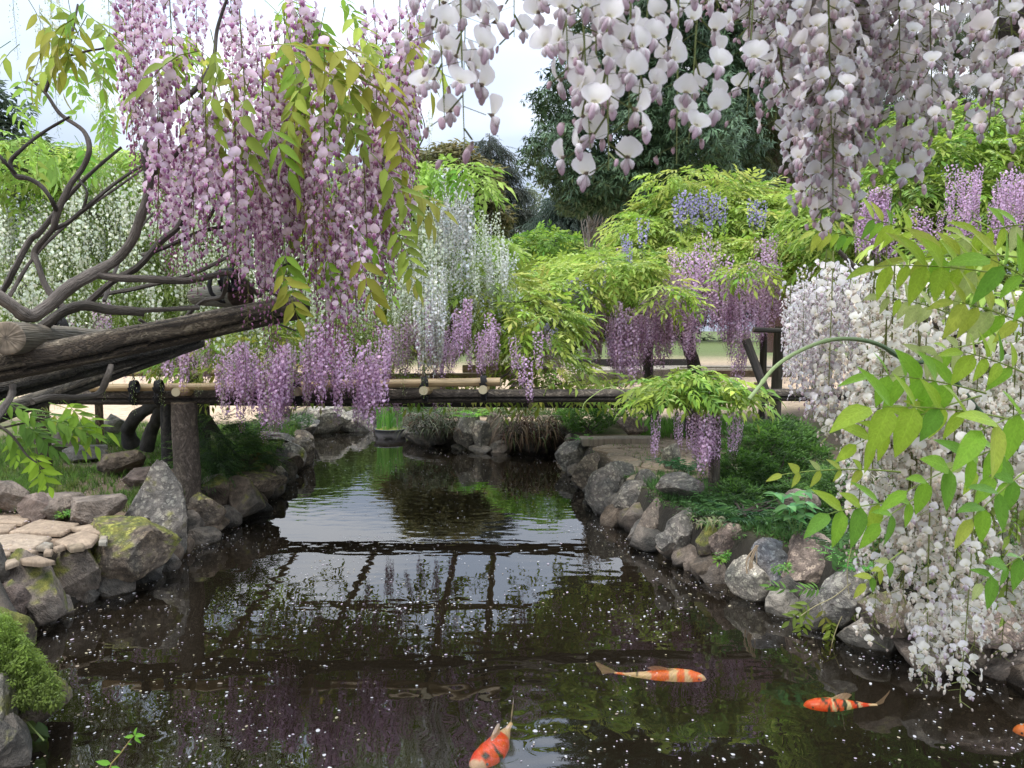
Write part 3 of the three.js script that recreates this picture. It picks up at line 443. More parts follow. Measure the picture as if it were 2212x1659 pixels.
  lone('long low ledge of reddish stone behind the pointed boulder', [278, 1020, 392, 1058], 0.4, { col: S.red, lichen: 0.1, flat: 0.35, cuts: 8 });
  lone('upright white-grey stone at the corner of the right path', [1434, 964, 1466, 1018], 0.42, { col: S.pale, lichen: 0.7 });
  lone('broad grey boulder lying in weeds beside the slim right post', [1430, 1034, 1512, 1076], 0.45, { col: S.grey, lichen: 0.5 });
  lone('pale stone half buried in the shaded slope behind the right shrubs', [1690, 1066, 1760, 1100], 0.62, { col: S.warm, lichen: 0.2, flat: 0.3 });
  lone('stone peeping out of the bushes behind the right path', [1340, 905, 1392, 935], 0.5, { col: S.red, lichen: 0.4 });
  // planted rock at the far bank: three upright blocks
  const k = thing('rock_outcrop', 'block of upright rocks with ferns growing on top at the far bank', 'rock', PY(1030, 975, 0)), X = (b, y, o) => stoneAt('stone', k, b, y, o);
  X([984, 900, 1038, 974], -0.02, { hgrow: 1.15, push: 0, col: S.grey, lichen: 0.3, cuts: 10, flat: 0.25, grow: 1.2, thick: 1.1 }); X([1022, 912, 1060, 976], -0.02, { push: -0.2, col: S.grey, lichen: 0.3, cuts: 9, grow: 1.15 }); X([1044, 900, 1090, 970], 0.0, { hgrow: 1.15, push: 0, col: S.warm, lichen: 0.15, cuts: 10, flat: 0.25, grow: 1.2, thick: 1.2 }); X([1018, 964, 1064, 986], -0.06, { col: S.dark, lichen: 0 }); X([978, 960, 1010, 980], -0.06, { col: S.dark, lichen: 0.1 });
  X([1056, 955, 1100, 985], -0.06, { col: S.dark, lichen: 0 }); X([880, 920, 990, 968], -0.05, { col: S.dark, lichen: 0 , thick: 1.0}); X([1085, 925, 1200, 985], -0.06, { col: S.dark, lichen: 0 });
}
// flagstones
function slab(name, parent, pts, y, th, col, seed) {       // pts: world [x, z] going round
  const R = rng(seed), c = pts.reduce((s, p) => [s[0] + p[0] / pts.length, s[1] + p[1] / pts.length], [0, 0]), ring = [];
  for (let k = 0; k < pts.length; k++) { const a = pts[k], b = pts[(k + 1) % pts.length]; for (let t = 0; t < 4; t++) { const s = t / 4, x = lerp(a[0], b[0], s), z = lerp(a[1], b[1], s), q = 1 + 0.05 * N3(x * 6, seed, z * 6); ring.push([c[0] + (x - c[0]) * q, c[1] + (z - c[1]) * q]); } }
  const g = new Geo(), n = ring.length, rows = [[1, -th], [1.0, -0.012], [0.96, 0], [0.72, 0.004], [0.4, 0.006]], ids = [];
  const cf = (x, z) => scalec(mixc(col, [0.30, 0.22, 0.15], clamp(0.4 + fbm(x * 3, seed, z * 3, 3))), 0.9 + 0.5 * fbm(x * 9, seed, z * 9, 3) + 0.1 * R());
  for (const [s, h] of rows) ids.push(ring.map(([x, z]) => { const X = c[0] + (x - c[0]) * s, Z = c[1] + (z - c[1]) * s, hh = h > -0.02 ? 0.008 * fbm(X * 5, seed, Z * 5, 3) : 0; return g.v(X, y + h + hh, Z, cf(X, Z), X, Z); }));
  for (let r = 0; r < rows.length - 1; r++) for (let k = 0; k < n; k++) { const m = (k + 1) % n; g.f(ids[r][k], ids[r][m], ids[r + 1][m], ids[r + 1][k]); }
  const m = g.v(c[0], y + 0.006, c[1], cf(c[0], c[1]), c[0], c[1]); for (let k = 0; k < n; k++) g.f(m, ids[rows.length - 1][k], ids[rows.length - 1][(k + 1) % n]);
  const geo = g.build(), nn = geo.getAttribute('normal'); if (nn.getY(nn.count - 1) < 0) { const ix = geo.index.array; for (let k = 0; k < ix.length; k += 3) { const t = ix[k]; ix[k] = ix[k + 1]; ix[k + 1] = t; } geo.computeVertexNormals(); }
  return put(name, geo, M.slab, parent);
}
{
  const path = new THREE.Group(); path.name = 'stone_path'; path.userData.kind = 'structure'; scene.add(path);
  const y = 0.445, L = (pts, sx, sy, col, s) => slab('paving_stone', path, pts.map(([a, b]) => { const p = PY(a * 0.2054, sy + b * 0.2054, y); return [p.x, p.z]; }), y, 0.03, col, s);
  const tan = [0.40, 0.30, 0.21], pale = [0.43, 0.34, 0.25], gr = [0.30, 0.31, 0.27];
  L([[-160, 1262], [330, 1290], [230, 1350], [-160, 1340]], 0, 851.8, tan, 1); L([[100, 1440], [420, 1310], [840, 1350], [640, 1460]], 0, 851.8, tan, 2); L([[-260, 1500], [200, 1462], [545, 1492], [340, 1612], [-260, 1622]], 0, 851.8, pale, 3); L([[580, 1540], [900, 1410], [1040, 1484], [960, 1570], [760, 1620]], 0, 851.8, tan, 4);
  L([[730, 1400], [1000, 1350], [1130, 1380], [1130, 1450], [1010, 1455]], 0, 851.8, tan, 5); L([[1140, 1340], [1230, 1262], [1410, 1355], [1310, 1430], [1150, 1400]], 0, 851.8, pale, 6); L([[375, 1606], [470, 1545], [560, 1560], [520, 1618]], 0, 851.8, gr, 7); L([[1036, 1552], [1056, 1486], [1136, 1484], [1126, 1556]], 0, 851.8, gr, 8); L([[-160, 1352], [175, 1368], [90, 1430], [-160, 1470]], 0, 851.8, tan, 9);
  L([[170, 545], [280, 508], [400, 535], [300, 568]], 0, 1079, tan, 10); L([[455, 560], [480, 508], [560, 522], [540, 560]], 0, 1079, tan, 11); L([[560, 500], [660, 462], [690, 490], [590, 525]], 0, 1079, tan, 12); L([[110, 590], [190, 560], [230, 590], [140, 610]], 0, 1079, tan, 13); L([[40, 640], [160, 616], [200, 650], [60, 700]], 0, 1079, pale, 14); L([[210, 620], [390, 580], [580, 640], [420, 668], [240, 650]], 0, 1079, [0.25, 0.19, 0.13], 15); L([[-200, 560], [120, 540], [100, 580], [-100, 640], [-220, 630]], 0, 1079, tan, 16); L([[700, 480], [900, 450], [880, 500], [740, 520]], 0, 1079, [0.26, 0.2, 0.13], 17);
  const right = new THREE.Group(); right.name = numbered('stone_path'); if (right.name === 'stone_path') right.name = 'stone_path_001'; right.userData.kind = 'structure'; scene.add(right);
  const R = rng(55), gx = (i, j) => { const q = rng(i * 71 + j * 977 + 3), x = 1.12 + i * 0.36 + (q() - 0.5) * 0.16 + (j % 2) * 0.16, z = -10.5 + j * 0.34 + (q() - 0.5) * 0.14; return [x, z]; };
  for (let j = 0; j < 8; j++) for (let i = 0; i < 4; i++) {
    const a = gx(i, j), b = gx(i + 1, j), c = gx(i + 1, j + 1), d = gx(i, j + 1), m = [(a[0] + b[0] + c[0] + d[0]) / 4, (a[1] + b[1] + c[1] + d[1]) / 4]; if (pondDist(m[0], m[1]) < 0.22) continue;
    slab('paving_stone', right, [a, b, c, d].map((p) => [lerp(p[0], m[0], 0.07), lerp(p[1], m[1], 0.09)]), 0.415 + 0.02 * R(), 0.1, mixc([0.46, 0.36, 0.27], [0.36, 0.30, 0.23], R()), 200 + j * 9 + i);
  }
  const st = PY(1330, 960, 0.45); const m = slab('step', right, [[st.x - 0.45, st.z - 0.45], [st.x + 0.62, st.z - 0.5], [st.x + 0.62, st.z - 0.2], [st.x - 0.42, st.z - 0.15]], 0.50, 0.1, [0.36, 0.31, 0.25], 333);
}
// ------------------------------------------------------------------ timber: trellises, deck, pot
function logGeo(a, b, r0, r1, { sides = 18, col = C.wood, pale = 0.35, cap = [0.16, 0.12, 0.08], seed = 1, crack = 0, segs = 26, wob = 0.05, bend = 0 } = {}) {
  const g = new Geo(), pts = [], rad = [], L = a.distanceTo(b); for (let k = 0; k <= segs; k++) { const t = k / segs, p = a.clone().lerp(b, t); p.y += bend * Math.sin(Math.PI * t); pts.push(p); rad.push(lerp(r0, r1, t)); }
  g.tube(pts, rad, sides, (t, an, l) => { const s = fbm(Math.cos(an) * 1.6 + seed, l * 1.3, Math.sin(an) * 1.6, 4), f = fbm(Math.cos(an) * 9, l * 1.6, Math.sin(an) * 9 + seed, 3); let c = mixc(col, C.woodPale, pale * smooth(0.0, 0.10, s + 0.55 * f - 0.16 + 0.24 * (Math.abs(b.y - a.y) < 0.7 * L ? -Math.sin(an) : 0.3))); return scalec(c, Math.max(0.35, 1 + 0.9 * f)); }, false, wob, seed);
  // a drying crack: a narrow groove pushed into the side of the log
  if (crack) { const q = sides + 1; for (let k = 1; k < segs; k++) { const s = Math.round((crack / (2 * Math.PI)) * sides + 0.6 * Math.sin(k * 0.23 + seed)) % sides, o = (k * q + s) * 3, m = pts[k]; for (let e = 0; e < 3; e++) g.p[o + e] = lerp(g.p[o + e], [m.x, m.y, m.z][e], 0.3); g.c[o] *= 0.12; g.c[o + 1] *= 0.12; g.c[o + 2] *= 0.12; } }
  // sawn ends with rings, edges slightly rounded off
  const d = b.clone().sub(a).normalize(), side = d.clone().cross(Math.abs(d.y) > 0.9 ? V(1, 0, 0) : V(0, 1, 0)).normalize(), up = d.clone().cross(side);
  for (const [e, r, s] of [[a, r0, -1], [b, r1, 1]]) {
    const rows = [1.0, 0.93, 0.7, 0.5, 0.3, 0.12], ids = rows.map((f, j) => { const o = []; for (let k = 0; k <= sides; k++) { const an = k / sides * 6.2832, w = 1 + (j < 2 ? wob * fbm(Math.cos(an) * 0.9 + seed, (s > 0 ? L + seed * 0.37 : seed * 0.37) * 5, Math.sin(an) * 0.9 + seed * 2.3, 3) * 2 : 0), p = e.clone().addScaledVector(side, Math.cos(an) * r * f * w).addScaledVector(up, Math.sin(an) * r * f * w).addScaledVector(d, s * (j ? 0.006 : 0)); o.push(g.v(p.x, p.y, p.z, scalec(cap, (j % 2 ? 0.8 : 1.1) * (1 + 0.5 * fbm(p.x * 22, p.y * 22, p.z * 22, 2))), an * r * 0.4, f * r)); } return o; });
    for (let j = 0; j < rows.length - 1; j++) for (let k = 0; k < sides; k++) s > 0 ? g.f(ids[j][k], ids[j][k + 1], ids[j + 1][k + 1], ids[j + 1][k]) : g.f(ids[j][k], ids[j + 1][k], ids[j + 1][k + 1], ids[j][k + 1]);
    const c = e.clone().addScaledVector(d, s * 0.006), m = g.v(c.x, c.y, c.z, scalec(cap, 0.6), 0, 0), z = ids[rows.length - 1]; for (let k = 0; k < sides; k++) s > 0 ? g.f(m, z[k], z[k + 1]) : g.f(m, z[k + 1], z[k]);
  }
  return g.build();
}
function bambooGeo(a, b, r, seed, cap = [0.62, 0.55, 0.36]) {
  const g = new Geo(), L = a.distanceTo(b), pts = [], rad = [], n = Math.max(8, Math.round(L / 0.05)); for (let k = 0; k <= n; k++) { pts.push(a.clone().lerp(b, k / n)); const q = ((k / n * L + seed * 0.13) % 0.34) / 0.34, node = Math.exp(-Math.pow((q - 0.5) * 22, 2)); rad.push(r * (1 + 0.07 * node)); }
  g.tube(pts, rad, 14, (t, an, l) => { const q = ((t * L + seed * 0.13) % 0.34) / 0.34, node = Math.exp(-Math.pow((q - 0.5) * 30, 2)); return scalec(mixc(C.bamboo, [0.42, 0.30, 0.15], clamp(0.4 + fbm(l * 2, an, seed, 2))), 1 - 0.35 * node); }, false);
  const d = b.clone().sub(a).normalize(), side = d.clone().cross(Math.abs(d.y) > 0.9 ? V(1, 0, 0) : V(0, 1, 0)).normalize(), up = d.clone().cross(side);
  for (const [e, s] of [[a, -1], [b, 1]]) { const m = e.clone().addScaledVector(d, s * 0.004), c = g.v(m.x, m.y, m.z, cap), o = []; for (let k = 0; k <= 14; k++) { const p = m.clone().addScaledVector(side, Math.cos(k / 14 * 6.2832) * r).addScaledVector(up, Math.sin(k / 14 * 6.2832) * r); o.push(g.v(p.x, p.y, p.z, scalec(cap, 0.92))); } for (let k = 0; k < 14; k++) s > 0 ? g.f(c, o[k], o[k + 1]) : g.f(c, o[k + 1], o[k]); }
  return g.build();
}
function ropeGeo(c, axis, r, turns, th, seed, tails = 2) {      // coils round an axis, with loose ends
  const g = new Geo(), R = rng(seed), d = axis.clone().normalize(), s = d.clone().cross(Math.abs(d.y) > 0.9 ? V(1, 0, 0) : V(0, 1, 0)).normalize(), u = d.clone().cross(s), p = [];
  for (let k = 0; k <= turns * 14; k++) { const a = k / 14 * 6.2832, o = (k / (turns * 14) - 0.5) * turns * th * 1.7; p.push(c.clone().addScaledVector(s, Math.cos(a) * (r + th * (0.6 + 0.3 * R()))).addScaledVector(u, Math.sin(a) * (r + th * 0.8)).addScaledVector(d, o)); }
  g.tube(p, th, 5, C.rope, true);
  for (let t = 0; t < tails; t++) { const q = [c.clone().addScaledVector(u, -r).addScaledVector(s, (R() - 0.3) * r)]; for (let k = 1; k < 6; k++) q.push(q[k - 1].clone().add(V((R() - 0.5) * 0.03, -0.02 + (t ? 0.0 : 0.035), (R() - 0.5) * 0.03))); g.tube(q, th * 0.7, 4, C.rope, true); }
  return g.build();
}
{
  // the low trellis that spans the pond
  const t = thing('wisteria_trellis', 'low log and bamboo trellis spanning the pond on thick posts', 'trellis', PY(408, 1080, 0.3));
  const D1 = 6.9, a = P(152, 858, D1 + 0.15), b = P(1860, 853, D1 + 0.6);
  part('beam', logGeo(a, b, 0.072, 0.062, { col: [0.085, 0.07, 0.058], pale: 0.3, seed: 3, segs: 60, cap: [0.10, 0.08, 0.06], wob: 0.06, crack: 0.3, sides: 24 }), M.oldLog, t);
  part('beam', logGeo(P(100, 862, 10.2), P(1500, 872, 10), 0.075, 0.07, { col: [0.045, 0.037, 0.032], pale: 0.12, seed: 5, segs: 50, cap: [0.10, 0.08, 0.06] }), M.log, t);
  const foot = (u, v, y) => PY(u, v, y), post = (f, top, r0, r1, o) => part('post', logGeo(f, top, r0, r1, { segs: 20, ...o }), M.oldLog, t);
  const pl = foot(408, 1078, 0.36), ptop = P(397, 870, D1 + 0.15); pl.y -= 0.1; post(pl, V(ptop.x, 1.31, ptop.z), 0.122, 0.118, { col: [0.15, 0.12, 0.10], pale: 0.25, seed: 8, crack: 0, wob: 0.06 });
  const p2 = foot(217, 958, 0.45); post(p2.clone().setY(0.3), p2.clone().setY(1.02), 0.055, 0.05, { col: [0.19, 0.13, 0.08], seed: 9 });
  const p3 = foot(364, 1015, 0.42); post(p3.clone().setY(0.3), p3.clone().setY(1.3), 0.07, 0.065, { col: [0.04, 0.037, 0.035], pale: 0.1, seed: 10 });
  const p4 = foot(445, 992, 0.42); post(p4.clone().setY(0.3), p4.clone().setY(1.15), 0.065, 0.06, { col: [0.04, 0.037, 0.035], pale: 0.1, seed: 11 });
  part('brace', logGeo(P(425, 872, 8.3), foot(525, 1018, 0.3), 0.05, 0.05, { col: [0.06, 0.055, 0.05], pale: 0.15, seed: 12 }), M.log, t);
  const p5 = foot(1543, 1062, 0.5); post(p5.clone().setY(0.3), V(p5.x, 1.36, p5.z - 0.05), 0.056, 0.05, { col: [0.15, 0.125, 0.10], pale: 0.4, seed: 13 });
  const p6 = foot(1672, 935, 0.62); part('post', logGeo(p6.clone().setY(0.4), V(p6.x, P(1650, 705, 8).y, p6.z + 0.1), 0.075, 0.065, { col: [0.10, 0.09, 0.07], pale: 0.3, seed: 14 }), M.log, t);
  const p7 = foot(1645, 920, 0.62); part('post', logGeo(p7.clone().setY(0.4), V(p7.x, 1.95, p7.z), 0.05, 0.05, { col: [0.07, 0.06, 0.05], pale: 0.3, seed: 15 }), M.log, t);
  part('brace', logGeo(P(1612, 735, 8.6), P(1660, 862, 8.4), 0.05, 0.05, { col: [0.035, 0.03, 0.028], pale: 0.1, seed: 16 }), M.log, t);
  part('rail', logGeo(P(1628, 712, 8.4), P(1730, 716, 8.4), 0.03, 0.03, { col: [0.05, 0.045, 0.04], pale: 0.2, seed: 17 }), M.log, t);
  for (const [u, v] of [[380, 847], [641, 846], [915, 844], [1043, 842]]) { const e = P(u, v, D1 - 0.12), f = e.clone(); f.z = -10.6; f.y = 1.18; part('bamboo_pole', bambooGeo(e, f, 0.041, u), M.bamboo, t); }
  part('bamboo_pole', bambooGeo(P(196, 838, D1 + 0.1), P(700, 832, D1 + 0.1), 0.036, 3), M.bamboo, t); part('bamboo_pole', bambooGeo(P(690, 830, D1 + 0.2), P(1081, 825, D1 + 0.05), 0.041, 5), M.bamboo, t);
  part('bamboo_pole', bambooGeo(P(240, 806, D1 + 1.3), P(640, 806, D1 + 1.3), 0.036, 7), M.bamboo, t); part('bamboo_pole', bambooGeo(P(1000, 797, D1 + 1.4), P(1190, 797, D1 + 1.4), 0.045, 9), M.bamboo, t); part('bamboo_pole', bambooGeo(P(640, 815, 9), P(1150, 812, 9), 0.04, 19), M.bamboo, t);
  for (const [u, v, d] of [[290, 836, D1], [343, 835, D1], [917, 828, D1 - 0.02], [1044, 826, D1 - 0.02], [641, 838, D1]]) { part('rope_lashing', ropeGeo(P(u, v, d), V(1, 0.1, 0), 0.05, 4, 0.0085, u, 4), M.rope, t); part('rope_lashing', ropeGeo(P(u + 2, v + 20, d + 0.12), V(1, 0, 0), 0.074, 3, 0.0085, u + 1, 3), M.rope, t); }
  part('rope_lashing', ropeGeo(P(166, 858, D1 + 0.15), V(1, 0, 0), 0.072, 4, 0.007, 44, 1), M.rope, t);
  const wire = new Geo(); wire.tube([P(1660, 848, 7.3), P(1659, 885, 7.25), P(1660, 905, 7.25)], 0.008, 6, [0.02, 0.02, 0.02]); part('hanger', wire.build(), M.plastic, t);

  // the near trellis at the left
  const n = thing('log_trellis', 'heavy weathered log trellis jutting in from the left above the pond bank', 'trellis', PY(95, 1025, 0.42));
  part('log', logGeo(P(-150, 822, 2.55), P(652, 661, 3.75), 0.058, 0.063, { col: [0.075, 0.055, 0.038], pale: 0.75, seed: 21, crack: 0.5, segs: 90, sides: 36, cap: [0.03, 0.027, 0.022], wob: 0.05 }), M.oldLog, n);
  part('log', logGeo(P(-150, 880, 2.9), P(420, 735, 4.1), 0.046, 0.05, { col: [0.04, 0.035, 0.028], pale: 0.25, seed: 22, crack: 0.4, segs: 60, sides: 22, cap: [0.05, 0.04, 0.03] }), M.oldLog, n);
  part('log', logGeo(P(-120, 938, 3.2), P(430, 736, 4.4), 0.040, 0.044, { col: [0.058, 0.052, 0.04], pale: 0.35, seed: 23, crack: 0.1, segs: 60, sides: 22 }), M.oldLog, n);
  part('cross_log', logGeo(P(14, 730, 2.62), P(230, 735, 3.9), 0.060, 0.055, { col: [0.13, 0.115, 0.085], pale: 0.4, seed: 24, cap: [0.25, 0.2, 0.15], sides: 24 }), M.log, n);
  part('cross_log', logGeo(P(520, 640, 3.62), P(425, 640, 4.5), 0.062, 0.055, { col: [0.085, 0.08, 0.055], pale: 0.3, seed: 25, cap: [0.07, 0.045, 0.03], sides: 24 }), M.log, n);
  part('rope_lashing', ropeGeo(P(489, 618, 3.7), V(-0.5, 0, -0.9), 0.075, 4, 0.008, 61, 3), M.rope, n); part('rope_lashing', ropeGeo(P(497, 605, 3.55), V(1, 0.1, 0.2), 0.045, 4, 0.008, 62, 3), M.rope, n); part('rope_lashing', ropeGeo(P(125, 715, 3.3), V(0.6, 0, -0.8), 0.055, 3, 0.007, 63, 3), M.rope, n);
  const p8 = PY(96, 1027, 0.42); part('post', logGeo(p8.clone().setY(0.3), V(p8.x + 0.0, 1.5, p8.z), 0.082, 0.075, { col: [0.075, 0.052, 0.036], pale: 0.12, seed: 26 }), M.log, n);
}
{
  // old trunk of the wisteria on the low trellis, in the shade
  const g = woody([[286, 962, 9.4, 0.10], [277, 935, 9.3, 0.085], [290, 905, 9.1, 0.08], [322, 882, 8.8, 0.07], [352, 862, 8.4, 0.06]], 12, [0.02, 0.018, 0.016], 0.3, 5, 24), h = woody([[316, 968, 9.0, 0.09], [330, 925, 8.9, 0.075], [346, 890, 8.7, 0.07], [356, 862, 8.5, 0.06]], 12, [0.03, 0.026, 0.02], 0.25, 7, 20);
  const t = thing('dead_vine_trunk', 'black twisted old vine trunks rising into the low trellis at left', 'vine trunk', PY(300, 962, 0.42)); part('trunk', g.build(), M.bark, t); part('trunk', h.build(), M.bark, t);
}
{
  // boardwalk behind
  const d0 = 15.2, t = thing('boardwalk', 'grey plank boardwalk with a dark beam behind the hanging pink wisteria', 'boardwalk', P(1310, 850, 15));
  const box = (name, u0, v0, u1, v1, d, dz, col, sl = 0) => { const a = P(u0, v0, d), b = P(u1, v1 === undefined ? v0 : v1, d), w = Math.abs(b.x - a.x), h = Math.abs(a.y - b.y), g = new THREE.BoxGeometry(w, h, dz, 8, 1, 1), n = g.getAttribute('position').count, c = new Float32Array(n * 3); for (let k = 0; k < n; k++) { const q = 0.9 + 0.2 * N3(k * 0.7, u0, v0); c[k * 3] = col[0] * q; c[k * 3 + 1] = col[1] * q; c[k * 3 + 2] = col[2] * q; } g.setAttribute('color', new THREE.BufferAttribute(c, 3)); if (sl) g.rotateZ(sl); g.translate((a.x + b.x) / 2, (a.y + b.y) / 2, -d - dz / 2 + 0.0); return part(name, g, M.board, t); };
  box('fascia', 1235, 803, 1470, 828, d0, 0.06, [0.17, 0.15, 0.12], 0.045); box('fascia', 1470, 792, 1720, 815, d0 + 0.5, 0.06, [0.24, 0.21, 0.17]);
  for (let k = 0; k < 14; k++) { const a = box('plank', 1235 + k * 35, 797, 1268 + k * 35, 801, d0 + 0.35 - k * 0.002, 1.5, scalec([0.42, 0.38, 0.31], 0.85 + 0.3 * ((k * 37 % 11) / 11))); a.position.y += (k < 7 ? 0.02 * (k - 6) * 0.35 : 0); }
  box('beam', 1245, 776, 1500, 792, d0 + 2.2, 0.18, [0.04, 0.036, 0.03]); box('rail', 1225, 756, 1300, 766, d0 + 2.6, 0.1, [0.3, 0.28, 0.24]);
  for (const u of [1252, 1313, 1420, 1530, 1640]) box('post', u - 6, 826, u + 6, 872, d0 + 0.2, 0.12, [0.16, 0.13, 0.10]);
  box('post', 1383, 765, 1394, 800, d0 + 1.9, 0.1, [0.10, 0.09, 0.07]);
}
{
  // pot with irises standing in the water
  const f = PY(844, 949, -0.05), t = thing('iris_pot', 'round black tub of upright green iris leaves standing in the pond', 'plant pot', f), g = new Geo(), r = U(34, depthOf(f)), rows = [[0.86, -0.1], [0.90, 0.02], [0.94, 0.06], [0.97, 0.11], [0.98, 0.18], [1.04, 0.185], [1.06, 0.205], [1.03, 0.215], [0.97, 0.205], [0.95, 0.17]], ids = rows.map(([q, h]) => { const o = []; for (let k = 0; k < 32; k++) { const a = k / 32 * 6.2832; o.push(g.v(Math.cos(a) * r * q, h, Math.sin(a) * r * q, h < 0.06 + 0.02 * Math.sin(a * 5) ? [0.012, 0.011, 0.01] : h < 0.16 ? [0.10, 0.09, 0.09] : [0.03, 0.03, 0.034])); } return o; });
  for (let j = 0; j < rows.length - 1; j++) for (let k = 0; k < 32; k++) g.f(ids[j][k], ids[j + 1][k], ids[j + 1][(k + 1) % 32], ids[j][(k + 1) % 32]);
  put('tub', g.build(), M.plastic, t);
  const m = new Geo(), R = rng(8), c = m.v(0, 0.24, 0, [0.16, 0.2, 0.03]); let pr = null; for (const q of [0.5, 0.97]) { const o = []; for (let k = 0; k < 28; k++) { const a = k / 28 * 6.2832; o.push(m.v(Math.cos(a) * r * q, 0.19 + 0.05 * (1 - q) + 0.02 * R(), Math.sin(a) * r * q, [0.14 + 0.08 * R(), 0.20, 0.03])); } for (let k = 0; k < 28; k++) pr ? m.f(pr[k], o[k], o[(k + 1) % 28], pr[(k + 1) % 28]) : m.f(c, o[k], o[(k + 1) % 28]); pr = o; } put('moss', m.build(), M.ground, t);
  for (let k = 0; k < 90; k++) {
    const a = R() * 6.28, q = Math.sqrt(R()) * 0.85, h = 0.42 + 0.26 * R(), lx = (R() - 0.5) * 0.2, lz = (R() - 0.5) * 0.2, w = 0.008 + 0.005 * R(), b = new Geo(), gr = mixc([0.10, 0.30, 0.05], [0.22, 0.42, 0.07], R()), tw = R() * 3; let p = null;
    for (let s = 0; s <= 4; s++) { const u = s / 4, x = Math.cos(a) * r * q + lx * u * u, z = Math.sin(a) * r * q + lz * u * u, y = 0.2 + h * u, ww = w * (1 - u * u * 0.95), i = b.v(x - ww * Math.cos(tw), y, z - ww * Math.sin(tw), gr), j = b.v(x + ww * Math.cos(tw), y, z + ww * Math.sin(tw), gr); if (p) b.f(p[0], p[1], j, i); p = [i, j]; } put('leaf', b.build(), M.leaf, t);
  }
}
// ------------------------------------------------------------------ koi
function koi(label, head, tail, w, bend, pattern, cut = 1) {
  const h = PY(head[0], head[1], -0.03), e = PY(tail[0], tail[1], -0.03), L = h.distanceTo(e), o = thing('koi', label, 'fish', e.clone().setY(-0.076)), dir = h.clone().sub(e).normalize(); o.rotation.y = Math.atan2(-dir.z, dir.x);
  const g = new Geo(), n = 48, m = 20, body = L * 0.84, x0 = L * 0.16, prof = [[0, 0.16], [0.1, 0.20], [0.3, 0.5], [0.5, 0.86], [0.68, 1], [0.82, 0.92], [0.92, 0.68], [0.97, 0.45], [1, 0.05]], pr = (t) => { for (let k = 1; k < prof.length; k++) if (t <= prof[k][0]) { const a = prof[k - 1], b = prof[k], s = (t - a[0]) / (b[0] - a[0]); return lerp(a[1], b[1], s * s * (3 - 2 * s) * 0.5 + s * 0.5); } return 0.05; };
  const mid = (t) => bend * L * Math.sin(Math.PI * (t * 1.05 - 0.02)) + 0.012 * L * Math.sin(t * 6);
  for (let k = 0; k <= n; k++) { const t = k / n, r = pr(t) * w; for (let s = 0; s <= m; s++) { const a = s / m * 6.2832, y = Math.sin(a), z = Math.cos(a); g.v(x0 + t * body, y * r * 0.95 * (y < 0 ? 1.05 : 0.9), mid(t) + z * r * 0.92, scalec(pattern(t, y, z), 0.86 + 0.16 * Math.cos(k * 2.1 + (s % 2) * 3.14) * (t < 0.82 ? 1 : 0) + 0.3 * fbm(t * 9, y * 2, z * 2, 2)), t, s / m); } }
  for (let k = 0; k < n; k++) for (let s = 0; s < m; s++) { const a = k * (m + 1) + s; g.f(a, a + m + 1, a + m + 2, a + 1); }
  const skin = new THREE.MeshPhysicalMaterial({ vertexColors: true, roughness: 0.35 }); put('body', g.build(), skin, o);
  const finM = new THREE.MeshPhysicalMaterial({ vertexColors: true, roughness: 0.8, transmission: 0.55, thickness: 0 });
  const fin = (name, fn, nu, nv, col) => { const f = new Geo(), id = []; for (let j = 0; j <= nv; j++) for (let i = 0; i <= nu; i++) { const q = fn(i / nu, j / nv); id.push(f.v(q[0], q[1], q[2], scalec(col, 0.85 + 0.3 * ((i % 2))))); } for (let j = 0; j < nv; j++) for (let i = 0; i < nu; i++) { const a = j * (nu + 1) + i; f.f(id[a], id[a + 1], id[a + nu + 2], id[a + nu + 1]); } return put(name, f.build(), finM, o); };
  const zc = mid(0), pale = [0.62, 0.45, 0.30];
  fin('tail_fin', (a, b) => [x0 * (1 - b * (1.0 - 0.35 * Math.cos((a - 0.5) * 6.28) * 0.6)) + 0.01, (a - 0.5) * w * 2.2 * (0.18 + b), zc + 0.05 * L * b * b], 8, 5, pale);
  fin('dorsal_fin', (a, b) => { const t = 0.42 + 0.26 * a; return [x0 + t * body - b * 0.035, pr(t) * w * 0.84 + b * w * 0.5 * Math.sin(Math.PI * Math.min(1, a * 0.7 + 0.28)), mid(t) + b * w * 0.25]; }, 10, 3, scalec(pale, 0.9));
  for (const s of [1, -1]) { fin('pectoral_fin', (a, b) => { const t = 0.76 - 0.05 * a; return [x0 + t * body - b * w * 0.75 + a * w * 0.3 * b, -w * 0.35 - 0.05 * b * w, mid(t) + s * (pr(t) * w * 0.75 + b * w * (1.05 - 0.5 * a))]; }, 5, 4, [0.7, 0.55, 0.36]); fin('pelvic_fin', (a, b) => { const t = 0.48 - 0.03 * a; return [x0 + t * body - b * w * 0.5, -w * 0.6, mid(t) + s * (pr(t) * w * 0.6 + b * w * 0.55)]; }, 3, 3, [0.65, 0.5, 0.33]); const ey = new THREE.SphereGeometry(w * 0.085, 10, 8), ec = new Float32Array(ey.getAttribute('position').count * 3).fill(0.01); ey.setAttribute('color', new THREE.BufferAttribute(ec, 3)); ey.translate(x0 + 0.915 * body, w * 0.24, mid(0.915) + s * w * 0.60); put('eye', ey, skin, o); }
  return o;
}
